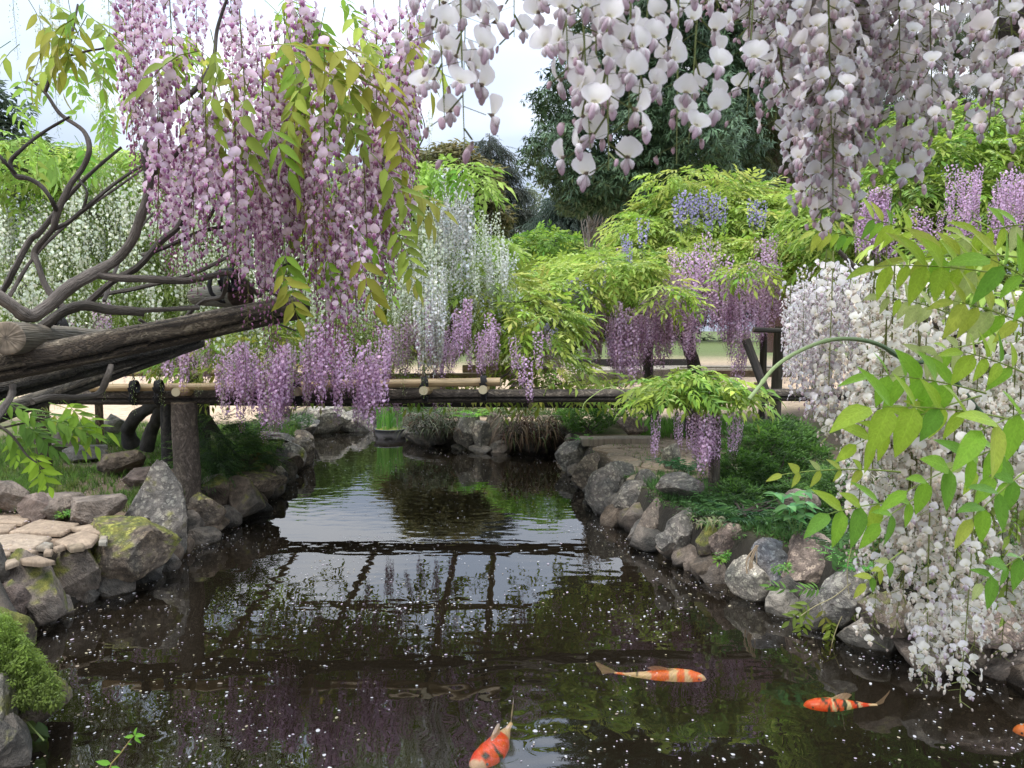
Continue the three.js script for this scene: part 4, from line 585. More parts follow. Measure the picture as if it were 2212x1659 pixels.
{
  const RED = [0.78, 0.075, 0.02], OR = [0.80, 0.17, 0.03], WH = [0.72, 0.56, 0.36], BK = [0.012, 0.012, 0.014], gold = [0.62, 0.42, 0.18], sp = (t, z, s) => fbm(t * 7 + s, z * 1.1, s, 3);
  koi('red and cream koi with black specks heading for the bottom edge of the photo', [1022, 1642], [1118, 1530], 0.078, -0.05, (t, y, z) => { const n = sp(t, z, 3); let c = t < 0.36 + n * 0.2 ? [0.74, 0.52, 0.36] : t > 0.93 + 0.1 * n ? [0.76, 0.54, 0.42] : RED; if (y < -0.15) c = mixc(c, WH, smooth(-0.15, -0.5, y + n * 0.5)); if ((t > 0.70 && t < 0.77 && z < -0.3 && n > -0.1) || (t > 0.84 && t < 0.9 && Math.abs(z + 0.5) < 0.3)) c = BK; return c; });
  koi('cream koi with three orange-red saddle patches', [1526, 1452], [1290, 1436], 0.062, 0.015, (t, y, z) => { const n = sp(t, z, 8) * 0.12; let c = mixc(WH, gold, 0.35); const u = t + n; if (y > -0.12 && ((u > 0.03 && u < 0.10) || (u > 0.40 && u < 0.58) || (u > 0.67 && u < 0.78) || (u > 0.84 && u < 0.93))) c = OR; if (Math.abs(t - 0.245) < 0.008 && y > 0.4) c = BK; return c; });
  koi('red koi with black bars across its back', [1736, 1508], [1925, 1506], 0.058, -0.02, (t, y, z) => { const n = sp(t, z, 14) * 0.14, u = t + n; let c = u > 0.66 || (u > 0.50 && u < 0.63) || (u > 0.30 && u < 0.40) || (u > 0.10 && u < 0.24) ? RED : WH; if (y < -0.1) c = mixc(c, WH, smooth(-0.1, -0.45, y)); if (y > -0.25 && ((u > 0.27 && u < 0.32) || (u > 0.44 && u < 0.50) || (u > 0.585 && u < 0.625) || (u > 0.70 && u < 0.735))) c = BK; return c; });
  koi('orange koi only half in view at the right edge of the photo', [2188, 1560], [2420, 1600], 0.064, 0.02, (t, y, z) => { const n = sp(t, z, 21) * 0.14; let c = t + n > 0.86 || (t + n > 0.4 && t + n < 0.6) ? [0.78, 0.22, 0.05] : mixc(WH, gold, 0.5); return c; });
}
// ------------------------------------------------------------------ trees beyond the garden
function clumpGeo(seed, n, ll, lw, droop, spread, c0 = [1, 1, 1], c1 = [0.8, 0.85, 0.8]) { const g = new Geo(), R = rng(seed), leaf = leafletGeo(1, lw, 0.25, 0.1, 1); for (let k = 0; k < n; k++) { const a = k * 2.4 + R(), e = (R() - 0.5) * spread - droop, x = V(Math.cos(a), e, Math.sin(a)), q = R(), s = lerp(0.7, 1.2, q); g.add(leaf, place(V(Math.cos(a) * 0.25 * R(), (R() - 0.5) * 0.5, Math.sin(a) * 0.25 * R()), x, V((R() - 0.5), 1, (R() - 0.5)), ll * s), scalec(mixc(c0, c1, R()), 0.75 + 0.5 * R())); } return g.build(); }
const broad = [clumpGeo(1, 16, 0.62, 0.30, 0.35, 1.2), clumpGeo(2, 16, 0.6, 0.27, 0.45, 1.2), clumpGeo(3, 14, 0.66, 0.3, 0.25, 1.3)];
const tiny = [clumpGeo(4, 14, 0.42, 0.45, 0.1, 1.5), clumpGeo(5, 14, 0.4, 0.5, 0.1, 1.5)];
const frond = [31, 32, 33].map((s) => { const g = new Geo(), R = rng(s); for (let k = 0; k < 4; k++) g.add(compoundGeoRaw(7, s + k, { ll: 0.26, lw: 0.045, droop: 0.6, hang: 0.5, ang: 0.75, start: 0.05 }), place(V(0, 0, 0), V(1, 0.3 - 0.2 * k, (R() - 0.5) * 1.6), V(0, 1, 0), 0.8 + 0.3 * R())); return g.build(); });
function compoundGeoRaw(...a) { return compoundGeo(...a); }
function crownLeaves(blobs, n, seed, size, colors, { hang = 0.2, inner = 0.45, gaps = 0.1, dirOut = 1, lump = 0.35, ext = 1.25 } = {}) {
  const R = rng(seed), out = [], tot = blobs.reduce((s, b) => s + b.rx * b.ry, 0);
  for (const b of blobs) { const k = Math.round(n * b.rx * b.ry / tot); for (let i = 0; i < k; i++) {
    let x, y, z, q; do { x = R() * 2 - 1; y = R() * 2 - 1; z = R() * 2 - 1; q = Math.hypot(x, y, z); } while (q > 1 || q < 0.05); x /= q; y /= q; z /= q;
    const r = lerp(inner, 1, Math.sqrt(R())) * (1 + lump * 2 * fbm(x * 1.8 + b.p.x, y * 1.8 + b.p.y, z * 1.8, 3)), p = V(b.p.x + x * b.rx * r, b.p.y + y * b.ry * r, b.p.z + z * b.rz * r);
    const cl = fbm(p.x / (b.rx * 0.45) + seed, p.y / (b.ry * 0.35), p.z / (b.rz * 0.45), 3); if (cl < -0.16 + gaps) continue;
    const dir = V(x * dirOut + (R() - 0.5), (R() - 0.5) * 0.5 - hang, z * dirOut + (R() - 0.5)), t = clamp(0.5 + cl * 1.2 + (R() - 0.5) * 0.5);
    out.push({ m: place(p, dir, V((R() - 0.5) * 0.6, 1, (R() - 0.5) * 0.6), size * (0.65 + 0.7 * R())), c: scalec(mixc(colors[0], colors[Math.floor(t * 0.999 * colors.length)], 0.75), 0.8 + 0.4 * R()) });
  } }
  return out;
}
function tree(name, label, base, trunk, limbs, blobs, n, geos, size, colors, o = {}) {
  const t = thing(name, label, 'tree', base);
  const g = woody(trunk, 10, o.bark || [0.10, 0.075, 0.055], o.wob ?? 0.12, o.seed || 3, 26); part('trunk', g.build(), M.bark, t);
  for (const l of limbs) part('limb', woody(l, 6, o.bark || [0.10, 0.075, 0.055], 0.15, 9, 14).build(), M.bark, t);
  const list = crownLeaves(blobs, n, o.seed || 7, size, colors, o), per = geos.map(() => []); list.forEach((e, i) => per[i % geos.length].push(e)); per.forEach((l, k) => { if (l.length) inst('crown', geos[k], o.mat || M.leaf, l, t); });
  return t;
}
const limbTo = (from, blobs, k, r, d = 0) => blobs.filter((b, i) => i % k === 0).map((b) => { const to = b.p.clone(), m = from.clone().lerp(to, 0.5); m.y += 0.04 * to.distanceTo(from); return { from, m, to, r }; });
function limbTube(from, to, r, seed) { const R = rng(seed), pts = [], rad = []; for (let k = 0; k <= 8; k++) { const t = k / 8, p = from.clone().lerp(to, t), w = 0.06 * from.distanceTo(to) * Math.sin(Math.PI * t); p.add(V((R() - 0.5) * w, w * 0.8 + (R() - 0.5) * w, (R() - 0.5) * w)); pts.push(p); rad.push(lerp(r, r * 0.25, t)); } const g = new Geo(); return g.tube(pts, rad, 6, (t, a, l) => scalec([0.085, 0.065, 0.05], 0.8 + 0.5 * N3(l * 3, a, seed)), true).build(); }
{
  const d = 20, dk = [[0.03, 0.06, 0.026], [0.045, 0.092, 0.038], [0.07, 0.13, 0.055], [0.11, 0.18, 0.08]];
  const B = [blob(1330, 110, d, 110, 100, 3), blob(1245, 215, d, 95, 70, 3), blob(1200, 335, d, 70, 62, 2.5), blob(1330, 290, d, 110, 90, 3), blob(1455, 190, d + 1, 130, 110, 3), blob(1290, 400, d, 90, 50, 2.5), blob(1410, 370, d, 90, 70, 2.5), blob(1560, 150, d + 2, 120, 110, 3), blob(1540, 310, d + 1, 90, 80, 3), blob(1255, 425, d, 60, 35, 2), blob(1350, 425, d - 0.5, 70, 35, 2), blob(1480, 300, d - 1, 110, 120, 3), blob(1560, 420, d + 1, 90, 50, 2), blob(1400, 30, d, 110, 80, 3), blob(1610, 10, d + 2, 130, 110, 3), blob(1440, -90, d, 190, 110, 4), blob(1480, 430, d + 1, 60, 40, 2)];
  const t = tree('evergreen_oak', 'big dark evergreen tree with glossy drooping leaves rising at centre right', PY(1374, 545, 0.5).multiplyScalar(1), [[1372, 640, d, 0.36], [1374, 520, d, 0.28], [1372, 440, d, 0.25], [1380, 330, d, 0.22], [1395, 200, d, 0.17], [1410, 60, d, 0.1]], [], B, 17000, broad, 0.275, dk, { hang: 0.35, gaps: 0.05, seed: 17, mat: M.darkLeaf });
  B.forEach((b, i) => part('limb', limbTube(P(1378, 430 - i * 18, d), b.p, 0.08, i + 3), M.bark, t));
}
{
  const d = 24, br = [[0.045, 0.065, 0.025], [0.065, 0.095, 0.035], [0.10, 0.135, 0.045], [0.14, 0.15, 0.05], [0.14, 0.085, 0.05]];
  const B = [blob(1650, 120, d, 80, 90, 2), blob(1640, 260, d - 1, 70, 60, 2), blob(1580, 360, d - 1, 80, 40, 2), blob(1640, 370, d - 1, 80, 45, 2), blob(1690, 220, d, 70, 70, 2), blob(1720, 20, d, 140, 100, 2.5), blob(1640, -80, d, 150, 90, 2.5), blob(1760, 150, d + 1, 80, 70, 2), blob(1560, 420, d, 90, 30, 1.5)];
  const t = tree('cedar_tree', 'tall cedar with a reddish fibrous trunk and hanging brown-green sprays', PY(1694, 600, 0.5), [[1697, 760, d, 0.62], [1695, 450, d, 0.55], [1694, 300, d, 0.50], [1690, 120, d, 0.44], [1686, -80, d, 0.36]], [], B, 5200, frond, 0.62, br, { hang: 0.5, gaps: 0.06, seed: 27, bark: [0.17, 0.085, 0.055], inner: 0.3 });
  B.forEach((b, i) => part('limb', limbTube(P(1692, Math.max(-60, b === B[4] ? 150 : 300 - i * 30), d), b.p, 0.09, i + 33), M.bark, t));
}
{
  const d = 27, br = [[0.04, 0.06, 0.025], [0.06, 0.085, 0.03], [0.10, 0.12, 0.045]];
  const B = [blob(1850, 250, d, 110, 60, 2), blob(1960, 310, d, 120, 50, 2), blob(2090, 200, d, 100, 60, 2), blob(1800, 60, d, 80, 90, 2), blob(2120, 60, d + 1, 90, 60, 2), blob(1900, 130, d + 1, 70, 60, 2), blob(2200, 320, d, 100, 70, 2), blob(2020, 100, d + 1, 60, 30, 2)];
  const t = tree('cedar_tree', 'loose brown-green conifer with sky showing through behind the white racemes at upper right', PY(1900, 600, 0.6), [[1880, 700, d, 0.35], [1884, 400, d, 0.3], [1890, 200, d, 0.24], [1895, -60, d, 0.15]], [], B, 2600, frond, 0.6, br, { hang: 0.4, gaps: 0.1, seed: 37, inner: 0.3 });
  B.forEach((b, i) => part('limb', limbTube(P(1887, 330 - i * 40, d), b.p, 0.08, i + 53), M.bark, t));
}
{
  const d = 100, c = [[0.04, 0.055, 0.04], [0.06, 0.08, 0.055], [0.09, 0.085, 0.06]], B = []; for (let k = 0; k < 9; k++) { const v = 305 + k * 22, w = 10 + k * 7; B.push(blob(1058 + (k % 2 ? w * 0.6 : -w * 0.5), v, d, w * 1.0, 12, 2)); }
  tree('spruce_tree', 'slim dark pointed conifer against the sky in the middle distance', PY(1060, 520, 0.5), [[1060, 560, d, 0.8], [1059, 420, d, 0.5], [1057, 288, d, 0.05]], [], B, 700, frond, 2.6, c, { hang: 0.1, gaps: 0.02, seed: 47, inner: 0.1, lump: 0.2 });
}
{
  const d = 90, c = [[0.13, 0.13, 0.05], [0.20, 0.18, 0.07], [0.28, 0.24, 0.09], [0.30, 0.22, 0.08]], B = [blob(960, 400, d, 90, 70, 5), blob(905, 380, d, 60, 55, 4), blob(1020, 410, d, 60, 60, 4), blob(985, 360, d, 45, 40, 4), blob(1050, 470, d, 50, 40, 4), blob(900, 460, d, 110, 70, 5)];
  tree('oak_tree', 'rounded yellow-brown tree in young leaf beside the slim conifer', PY(970, 560, 0.5), [[975, 600, d, 0.9], [970, 480, d, 0.7], [965, 380, d, 0.15]], [], B, 2300, tiny, 2.4, c, { seed: 57, gaps: 0.02, mat: M.leaf });
}
{
  const d = 110, c = [[0.22, 0.26, 0.13], [0.32, 0.34, 0.20]], B = [blob(1150, 460, d, 70, 60, 5), blob(1100, 500, d, 60, 60, 5), blob(1210, 480, d, 50, 50, 5)], t = tree('pale_tree', 'pale hazy tree barely in leaf in front of the sky', PY(1150, 560, 0.5), [[1150, 620, d, 0.35], [1152, 500, d, 0.25], [1155, 410, d, 0.05]], [], B, 420, tiny, 1.7, c, { seed: 67, gaps: 0.12, inner: 0.2, bark: [0.22, 0.2, 0.19] });
  const R = rng(5); for (let k = 0; k < 16; k++) part('limb', limbTube(P(1151, 470 + k * 5, d), P(1085 + R() * 140, 405 + R() * 70, d + (R() - 0.5) * 6), 0.12, k + 71), M.bark, t);
}
{
  const d = 75, c = [[0.035, 0.06, 0.045], [0.055, 0.085, 0.06], [0.08, 0.11, 0.075]], B = [blob(1215, 500, d, 60, 60, 3), blob(1270, 470, d, 60, 70, 3), blob(1330, 510, d, 70, 50, 3), blob(1240, 430, d, 45, 35, 3), blob(1400, 520, d - 3, 70, 50, 3), blob(1300, 560, d, 130, 40, 3)];
  tree('pine_tree', 'dark bluish pine standing behind the bare white stems', PY(1252, 600, 0.5), [[1250, 640, d, 0.3], [1250, 500, d, 0.25], [1252, 420, d, 0.1]], [], B, 1500, frond, 2.0, c, { seed: 77, gaps: 0.0, inner: 0.3 });
}
{
  const d = 23, t = thing('bare_sapling', 'cluster of bare pale stems rising from behind the green mound', 'sapling', PY(1280, 620, 0.5)), R = rng(9);
  for (let k = 0; k < 12; k++) { const u = 1262 + R() * 36, a = (R() - 0.5) * 60, p = [P(1278 + (R() - 0.5) * 18, 600, d), P(u + a * 0.3, 520, d + (R() - 0.5)), P(u + a, 440 + R() * 30, d + (R() - 0.5))], g = new Geo(); const c = new THREE.CatmullRomCurve3(p).getPoints(10); g.tube(c, c.map((_, i) => 0.035 * (1 - i / 11) + 0.006), 5, [0.42, 0.40, 0.37], true); for (let b = 0; b < 4; b++) { const o = c[4 + b], q = o.clone().add(V((R() - 0.5) * 0.7, 0.4 + 0.3 * R(), (R() - 0.5) * 0.4)); g.tube([o, o.clone().lerp(q, 0.5).add(V(0, 0.03, 0)), q], [0.014, 0.01, 0.005], 4, [0.42, 0.40, 0.37], false); } part('stem', g.build(), M.bark, t); }
}
{
  const bg = (label, u0, u1, v0, d, n, c, seed, geos = tiny, size = 1.0, name = 'woodland_tree') => { const R = rng(seed), B = [], m = (u0 + u1) / 2; for (let k = 0; k < 7; k++) B.push(blob(lerp(u0, u1, R()), v0 + 60 + R() * 150, d, (u1 - u0) * 0.28, 70, 3)); B.push(blob(m, v0 + 60, d, (u1 - u0) * 0.3, 60, 3)); B.push(blob(m, 640, d, (u1 - u0) * 0.55, 60, 3)); tree(name, label, PY(m, 640, 0.5), [[m, 720, d, 0.4], [m, 520, d, 0.3], [m, v0 + 60, d, 0.1]], [], B, n, geos, size, c, { seed, gaps: 0.0, inner: 0.3 }); };
  const dk = [[0.04, 0.06, 0.03], [0.06, 0.09, 0.04], [0.10, 0.13, 0.05]], lg = [[0.16, 0.26, 0.05], [0.26, 0.38, 0.08], [0.36, 0.46, 0.13]];
  bg('dark tree beyond the white wisteria at the left edge of the photo', -170, 60, 150, 34, 1500, [[0.07, 0.10, 0.06], [0.10, 0.14, 0.08], [0.15, 0.18, 0.10]], 101); bg('dark green tree seen low between the vine branches at left', 20, 200, 300, 34, 900, dk, 102); bg('light green tree far behind the white wisteria, left of the pink racemes', 150, 480, 360, 70, 3000, lg, 103, tiny, 2.0); bg('light green tree far behind the white wisteria, right of the pink racemes', 480, 820, 420, 72, 3000, lg, 104, tiny, 2.0);
  bg('grey-green tree far behind the right hand vines', 1480, 1800, 400, 80, 1500, dk, 106, tiny, 1.9); bg('dark tree at the far right behind the vines', 1980, 2320, 330, 36, 1500, dk, 107); bg('dull green tree closing the view behind the boardwalk', 1200, 1600, 600, 90, 1600, dk, 108, tiny, 2.0);
}
// ------------------------------------------------------------------ wisterias
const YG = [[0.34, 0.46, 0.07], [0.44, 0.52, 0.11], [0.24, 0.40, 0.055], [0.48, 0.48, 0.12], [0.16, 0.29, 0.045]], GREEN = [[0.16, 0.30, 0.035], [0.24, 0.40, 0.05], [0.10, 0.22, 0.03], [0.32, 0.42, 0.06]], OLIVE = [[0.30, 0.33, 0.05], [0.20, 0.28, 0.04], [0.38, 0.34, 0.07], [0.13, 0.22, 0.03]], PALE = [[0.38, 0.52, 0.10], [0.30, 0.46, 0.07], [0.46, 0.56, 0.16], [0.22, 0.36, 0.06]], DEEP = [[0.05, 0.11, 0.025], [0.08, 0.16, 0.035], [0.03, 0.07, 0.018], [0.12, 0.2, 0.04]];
// hang racemes at random inside an area: fn(R) -> [u, vTop, d] or null
function hangArea(n, seed, size, fn) { const R = rng(seed), out = []; let guard = 0; while (out.length < n && guard++ < n * 30) { const q = fn(R); if (!q) continue; const s = size * (0.7 + 0.55 * R()) * (q[3] || 1); out.push({ p: P(q[0], q[1], q[2]), s, w: s * (0.85 + 0.25 * R()), a: R() * 6.28, k: Math.floor(R() * 64), tx: (R() - 0.5) * 0.08, tz: (R() - 0.5) * 0.08 }); } return out; }
// racemes whose lower tips follow an outline: pts [[u, v], ...]
function outline(pts) { return (u) => { if (u <= pts[0][0]) return pts[0][1]; for (let k = 1; k < pts.length; k++) if (u <= pts[k][0]) return lerp(pts[k - 1][1], pts[k][1], (u - pts[k - 1][0]) / (pts[k][0] - pts[k - 1][0])); return pts[pts.length - 1][1]; }; }

// --- the near pink wisteria at the left, with its bare branches
{
  const t = thing('pink_wisteria', 'near pink-lilac wisteria with bare grey-brown branches sprawling over the left log trellis', 'wisteria', PY(-260, 1100, 0.42)), br = (pts, s, c) => part('branch', woody(pts, pts[0][3] > 0.02 ? 12 : 7, c || C.bark, 0.16, s).build(), M.bark, t);
  br([[-120, 560, 2.65, .034], [-40, 618, 2.7, .032], [20, 656, 2.75, .031], [62, 684, 2.8, .033], [100, 664, 2.85, .031], [150, 620, 2.9, .033], [200, 592, 2.95, .031], [250, 562, 3.0, .026], [285, 520, 3.0, .025], [303, 470, 3.0, .023], [318, 420, 3, .021], [322, 375, 3.0, .024]], 1, [0.22, 0.185, 0.16]);
  br([[322, 378, 3, .024], [312, 330, 3, .017], [330, 290, 3.05, .016], [370, 235, 3.1, .015], [425, 190, 3.1, .014], [460, 130, 3.15, .012], [470, 60, 3.2, .01], [500, -30, 3.2, .008]], 2, [0.08, 0.06, 0.05]); br([[322, 378, 3, .022], [372, 340, 3.02, .016], [415, 285, 3.05, .014], [420, 235, 3.1, .013], [445, 190, 3.12, .01]], 3, [0.08, 0.06, 0.05]);
  br([[205, 592, 2.95, .022], [255, 600, 3.0, .021], [330, 603, 3.05, .021], [400, 607, 3.15, .019], [450, 598, 3.3, .019], [495, 590, 3.4, .018], [522, 602, 3.45, .015], [560, 640, 3.7, .012]], 4, [0.22, 0.185, 0.16]); br([[60, 735, 2.95, .026], [100, 700, 2.95, .026], [140, 672, 2.98, .025], [180, 660, 3, .028], [230, 668, 3.05, .026], [290, 672, 3.1, .024], [312, 676, 3.12, .022]], 5, [0.10, 0.085, 0.07]); br([[300, 670, 3.1, .015], [360, 668, 3.15, .014], [432, 664, 3.2, .015]], 6, [0.2, 0.175, 0.155]);
  br([[190, 655, 3.02, .02], [222, 625, 3.05, .017], [255, 600, 3.1, .018], [296, 578, 3.1, .018], [349, 520, 3.15, .017], [385, 490, 3.2, .015], [410, 430, 3.25, .012], [445, 380, 3.3, .01], [452, 330, 3.3, .008]], 7, [0.09, 0.072, 0.06]); br([[-20, 660, 3.1, .018], [10, 622, 3.1, .017], [31, 582, 3.1, .017], [68, 516, 3.15, .016], [82, 506, 3.15, .017], [144, 428, 3.2, .012], [205, 366, 3.25, .01], [262, 318, 3.3, .008]], 8, [0.13, 0.105, 0.09]);
  br([[145, 672, 3.0, .016], [103, 625, 3.05, .017], [82, 571, 3.08, .016], [74, 545, 3.1, .018], [115, 493, 3.1, .015], [123, 463, 3.1, .018], [152, 399, 3.12, .016], [179, 362, 3.15, .015], [193, 325, 3.15, .014], [181, 284, 3.2, .012], [130, 246, 3.25, .011], [97, 200, 3.3, .010], [60, 165, 3.3, .008]], 9, [0.12, 0.095, 0.08]); br([[123, 458, 3.1, .014], [110, 430, 3.05, .011], [88, 401, 3.05, .011], [60, 385, 3.05, .012], [36, 380, 3.05, .014], [22, 352, 3.05, .012], [49, 321, 3.05, .01], [96, 284, 3.1, .009], [150, 252, 3.1, .006]], 10, [0.07, 0.055, 0.05]);
  br([[36, 378, 3.05, .010], [10, 350, 3.0, .009], [-20, 310, 3, .008]], 11, [0.07, 0.055, 0.05]); br([[108, 500, 3.1, .012], [150, 478, 3.15, .011], [179, 454, 3.15, .011], [232, 409, 3.2, .01], [283, 372, 3.25, .009], [320, 350, 3.3, .007]], 12, [0.13, 0.11, 0.1]); br([[179, 454, 3.15, .009], [188, 417, 3.15, .007], [172, 388, 3.2, .006], [166, 366, 3.2, .004]], 13, [0.09, 0.07, 0.06]);
  br([[97, 200, 3.3, .010], [113, 157, 3.3, .009], [143, 117, 3.3, .009], [160, 50, 3.35, .007], [168, 10, 3.4, .006]], 14, [0.16, 0.10, 0.09]); br([[143, 122, 3.3, .007], [190, 110, 3.3, .006], [230, 100, 3.3, .006], [236, 72, 3.3, .004]], 15, [0.16, 0.10, 0.09]); br([[307, 553, 3.2, .014], [367, 530, 3.25, .012], [434, 500, 3.3, .012], [514, 484, 3.35, .01], [560, 470, 3.4, .008]], 16, [0.10, 0.08, 0.07]); br([[434, 500, 3.3, .011], [452, 470, 3.3, .01], [490, 400, 3.3, .008], [520, 350, 3.3, .006]], 17, [0.08, 0.06, 0.055]);
  br([[560, 640, 3.7, .011], [620, 575, 3.6, .009], [680, 545, 3.55, .009], [738, 510, 3.5, .009], [788, 480, 3.5, .008], [848, 430, 3.5, .007], [894, 367, 3.5, .006], [901, 327, 3.5, .005], [918, 284, 3.5, .004], [904, 224, 3.5, .002]], 18, [0.12, 0.09, 0.075]); br([[640, 715, 3.9, .006], [600, 700, 3.9, .006], [560, 690, 3.9, .008]], 19, [0.12, 0.1, 0.09]); br([[600, 640, 3.6, .008], [560, 610, 3.5, .009], [640, 562, 3.5, .007], [690, 552, 3.5, .005]], 20, [0.1, 0.08, 0.07]);
  br([[70, 868, 2.9, .016], [110, 858, 3.0, .016], [170, 858, 3.1, .015], [215, 848, 3.2, .018], [232, 815, 3.2, .02], [240, 790, 3.25, .016]], 21, [0.19, 0.165, 0.14]); br([[-10, 905, 2.6, .02], [8, 880, 2.65, .018], [26, 850, 2.7, .016], [28, 830, 2.7, .014]], 22, [0.19, 0.165, 0.15]); br([[300, 690, 3.4, .01], [360, 720, 3.5, .009], [420, 700, 3.55, .009], [470, 690, 3.6, .007]], 23, [0.15, 0.13, 0.11]); br([[160, 670, 3.2, .012], [210, 640, 3.4, .012], [300, 622, 3.6, .014], [420, 590, 3.7, .013], [520, 540, 3.8, .01]], 24, [0.15, 0.125, 0.1]); br([[20, 640, 3.3, .012], [70, 560, 3.4, .01], [150, 480, 3.5, .009], [260, 400, 3.6, .007], [330, 350, 3.7, .006]], 25, [0.13, 0.1, 0.09]); br([[225, 650, 3.3, .012], [260, 560, 3.5, .01], [290, 510, 3.6, .008], [330, 460, 3.7, .006]], 26, [0.16, 0.135, 0.12]);
  br([[395, 690, 3.5, .012], [440, 650, 3.5, .013], [480, 640, 3.45, .014], [490, 600, 3.4, .016]], 27, [0.16, 0.14, 0.12]);
  const low = outline([[235, 300], [270, 380], [320, 460], [360, 560], [400, 620], [440, 570], [500, 545], [540, 690], [580, 700], [620, 590], [670, 620], [700, 740], [740, 790], [790, 660], [830, 640], [870, 560], [900, 470]]);
  const L = 0.62, geos = racemeSet('pinkNear', 0, FC.pink, { L, n: 70, r0: 0.044, r1: 0.018, size: 0.034, open: 0.68, stem: 0.0022 }, 8), det = racemeSet('pinkNear0', 0, FC.pink, { L, n: 62, r0: 0.044, r1: 0.018, size: 0.034, open: 0.68, stem: 0.0022 }, 4);
  const list = hangArea(60, 301, 1.0, (R) => { const u = 238 + R() * 662, d = 2.7 + R() * 1.1, len = U(1, d), v1 = low(u) - Math.pow(R(), 1.5) * 430 + 30, vt = v1 - 0.62 / len; if (vt > 330 && u < 480) return null; return [u, vt, d]; });
  list.push(...hangArea(44, 302, 1.0, (R) => { const u = 560 + R() * 335, d = 2.9 + R() * 0.9, v1 = low(u) - Math.pow(R(), 1.3) * 190; return [u, v1 - 0.56 / U(1, d), d, 0.9]; }));
  const near = list.filter((e) => depthOf(e.p) < 3.0), rest = list.filter((e) => depthOf(e.p) >= 3.0);
  hangRacemes(t, det, near, M.petal, 200); hangRacemes(t, geos, rest, M.petal, 200);
  // leaves: olive and yellow-green, thin, drooping
  const R = rng(311), lv = [], add = (u, v, d, dx, dy, dz, s, c) => lv.push({ m: place(P(u, v, d), V(dx, dy, dz), V((R() - 0.5) * 0.8, 1, 0.5 + (R() - 0.5)), s), c });
  for (let k = 0; k < 112; k++) { const a = R(); let u, v; if (a < 0.52) { u = 560 + R() * 350; v = -30 + R() * 300; } else if (a < 0.72) { u = 360 + R() * 260; v = 20 + R() * 260; } else if (a < 0.88) { u = 560 + R() * 330; v = 330 + R() * 230; } else { u = 20 + R() * 260; v = -20 + R() * 120; } const c = mixc([0.24, 0.44, 0.05], [0.46, 0.46, 0.09], R()); add(u, v, 2.9 + R() * 0.8, (R() - 0.4) * 1.6, -0.35 - 0.5 * R(), (R() - 0.5), 0.17 + 0.1 * R(), scalec(c, 0.75 + 0.5 * R())); }
  for (const [u, v, dx, dy, s] of [[640, 90, 1, -0.5, 0.26], [700, 70, 1, -0.55, 0.28], [740, 100, 1, -0.5, 0.26], [470, 160, -0.3, -1, 0.24], [620, 110, 0.8, -0.4, 0.26], [560, 100, 0.9, 0.1, 0.25], [430, 110, -1, -0.1, 0.24], [540, 170, -0.3, -0.7, 0.25], [820, 200, 0.5, -0.8, 0.24], [800, 330, 0.7, -0.6, 0.22], [860, 60, 0.6, -0.6, 0.22], [600, 560, 0.4, -1, 0.2], [840, 470, 0.5, -0.8, 0.2], [160, 40, -0.9, -0.5, 0.22], [175, 20, 0.7, -0.5, 0.2], [140, 60, -0.5, -0.9, 0.18], [770, 520, 0.2, -1, 0.2]]) add(u, v, 2.75, dx, dy, 0.2, s * 1.15, mixc([0.22, 0.36, 0.04], [0.36, 0.36, 0.06], R()));
  putLeaves(t, nearLeaves, lv, 160);
}
// leafy shoots under the left logs
{
  const t = thing('wisteria_shoot', 'bright green young leafy shoot hanging below the left logs in front of the sand', 'shoot', P(20, 890, 3.0)), R = rng(317), lv = [];
  part('stem', woody([[-60, 890, 3, .008], [20, 935, 3, .007], [60, 985, 3, .005], [80, 1000, 3, .003]], 6, [0.1, 0.08, 0.05], 0.1, 3).build(), M.bark, t); part('stem', woody([[0, 925, 3, .006], [60, 912, 3.1, .005], [110, 900, 3.1, .004]], 6, [0.1, 0.08, 0.05], 0.1, 4).build(), M.bark, t);
  for (const [u, v, dx, dy, s, q] of [[105, 870, 1, -0.3, 0.24, 1], [90, 880, 1, -0.5, 0.2, 0.8], [70, 900, 1, -0.25, 0.22, 0.3], [30, 895, 0.7, -0.5, 0.2, 0.25], [0, 900, 0.8, -0.3, 0.2, 0.3], [60, 965, 0.5, -0.7, 0.17, 1], [75, 960, 0.2, -1, 0.17, 1], [15, 935, 0.3, -1, 0.14, 0.6], [-10, 920, 0.6, -0.4, 0.2, 0.3], [40, 880, 1, -0.1, 0.2, 0.25], [110, 905, 1, -0.6, 0.16, 0.4], [20, 910, 1, -0.4, 0.22, 0.2], [130, 860, 0.8, -0.5, 0.2, 0.7], [-30, 860, 1, -0.2, 0.2, 0.4]]) lv.push({ m: place(P(u, v, 3.0 + R() * 0.3), V(dx, dy, (R() - 0.5) * 0.6), V((R() - 0.5) * 0.6, 1, 0.5), s), c: mixc([0.08, 0.19, 0.03], [0.36, 0.52, 0.04], q) });
  putLeaves(t, nearLeaves, lv, 100);
}
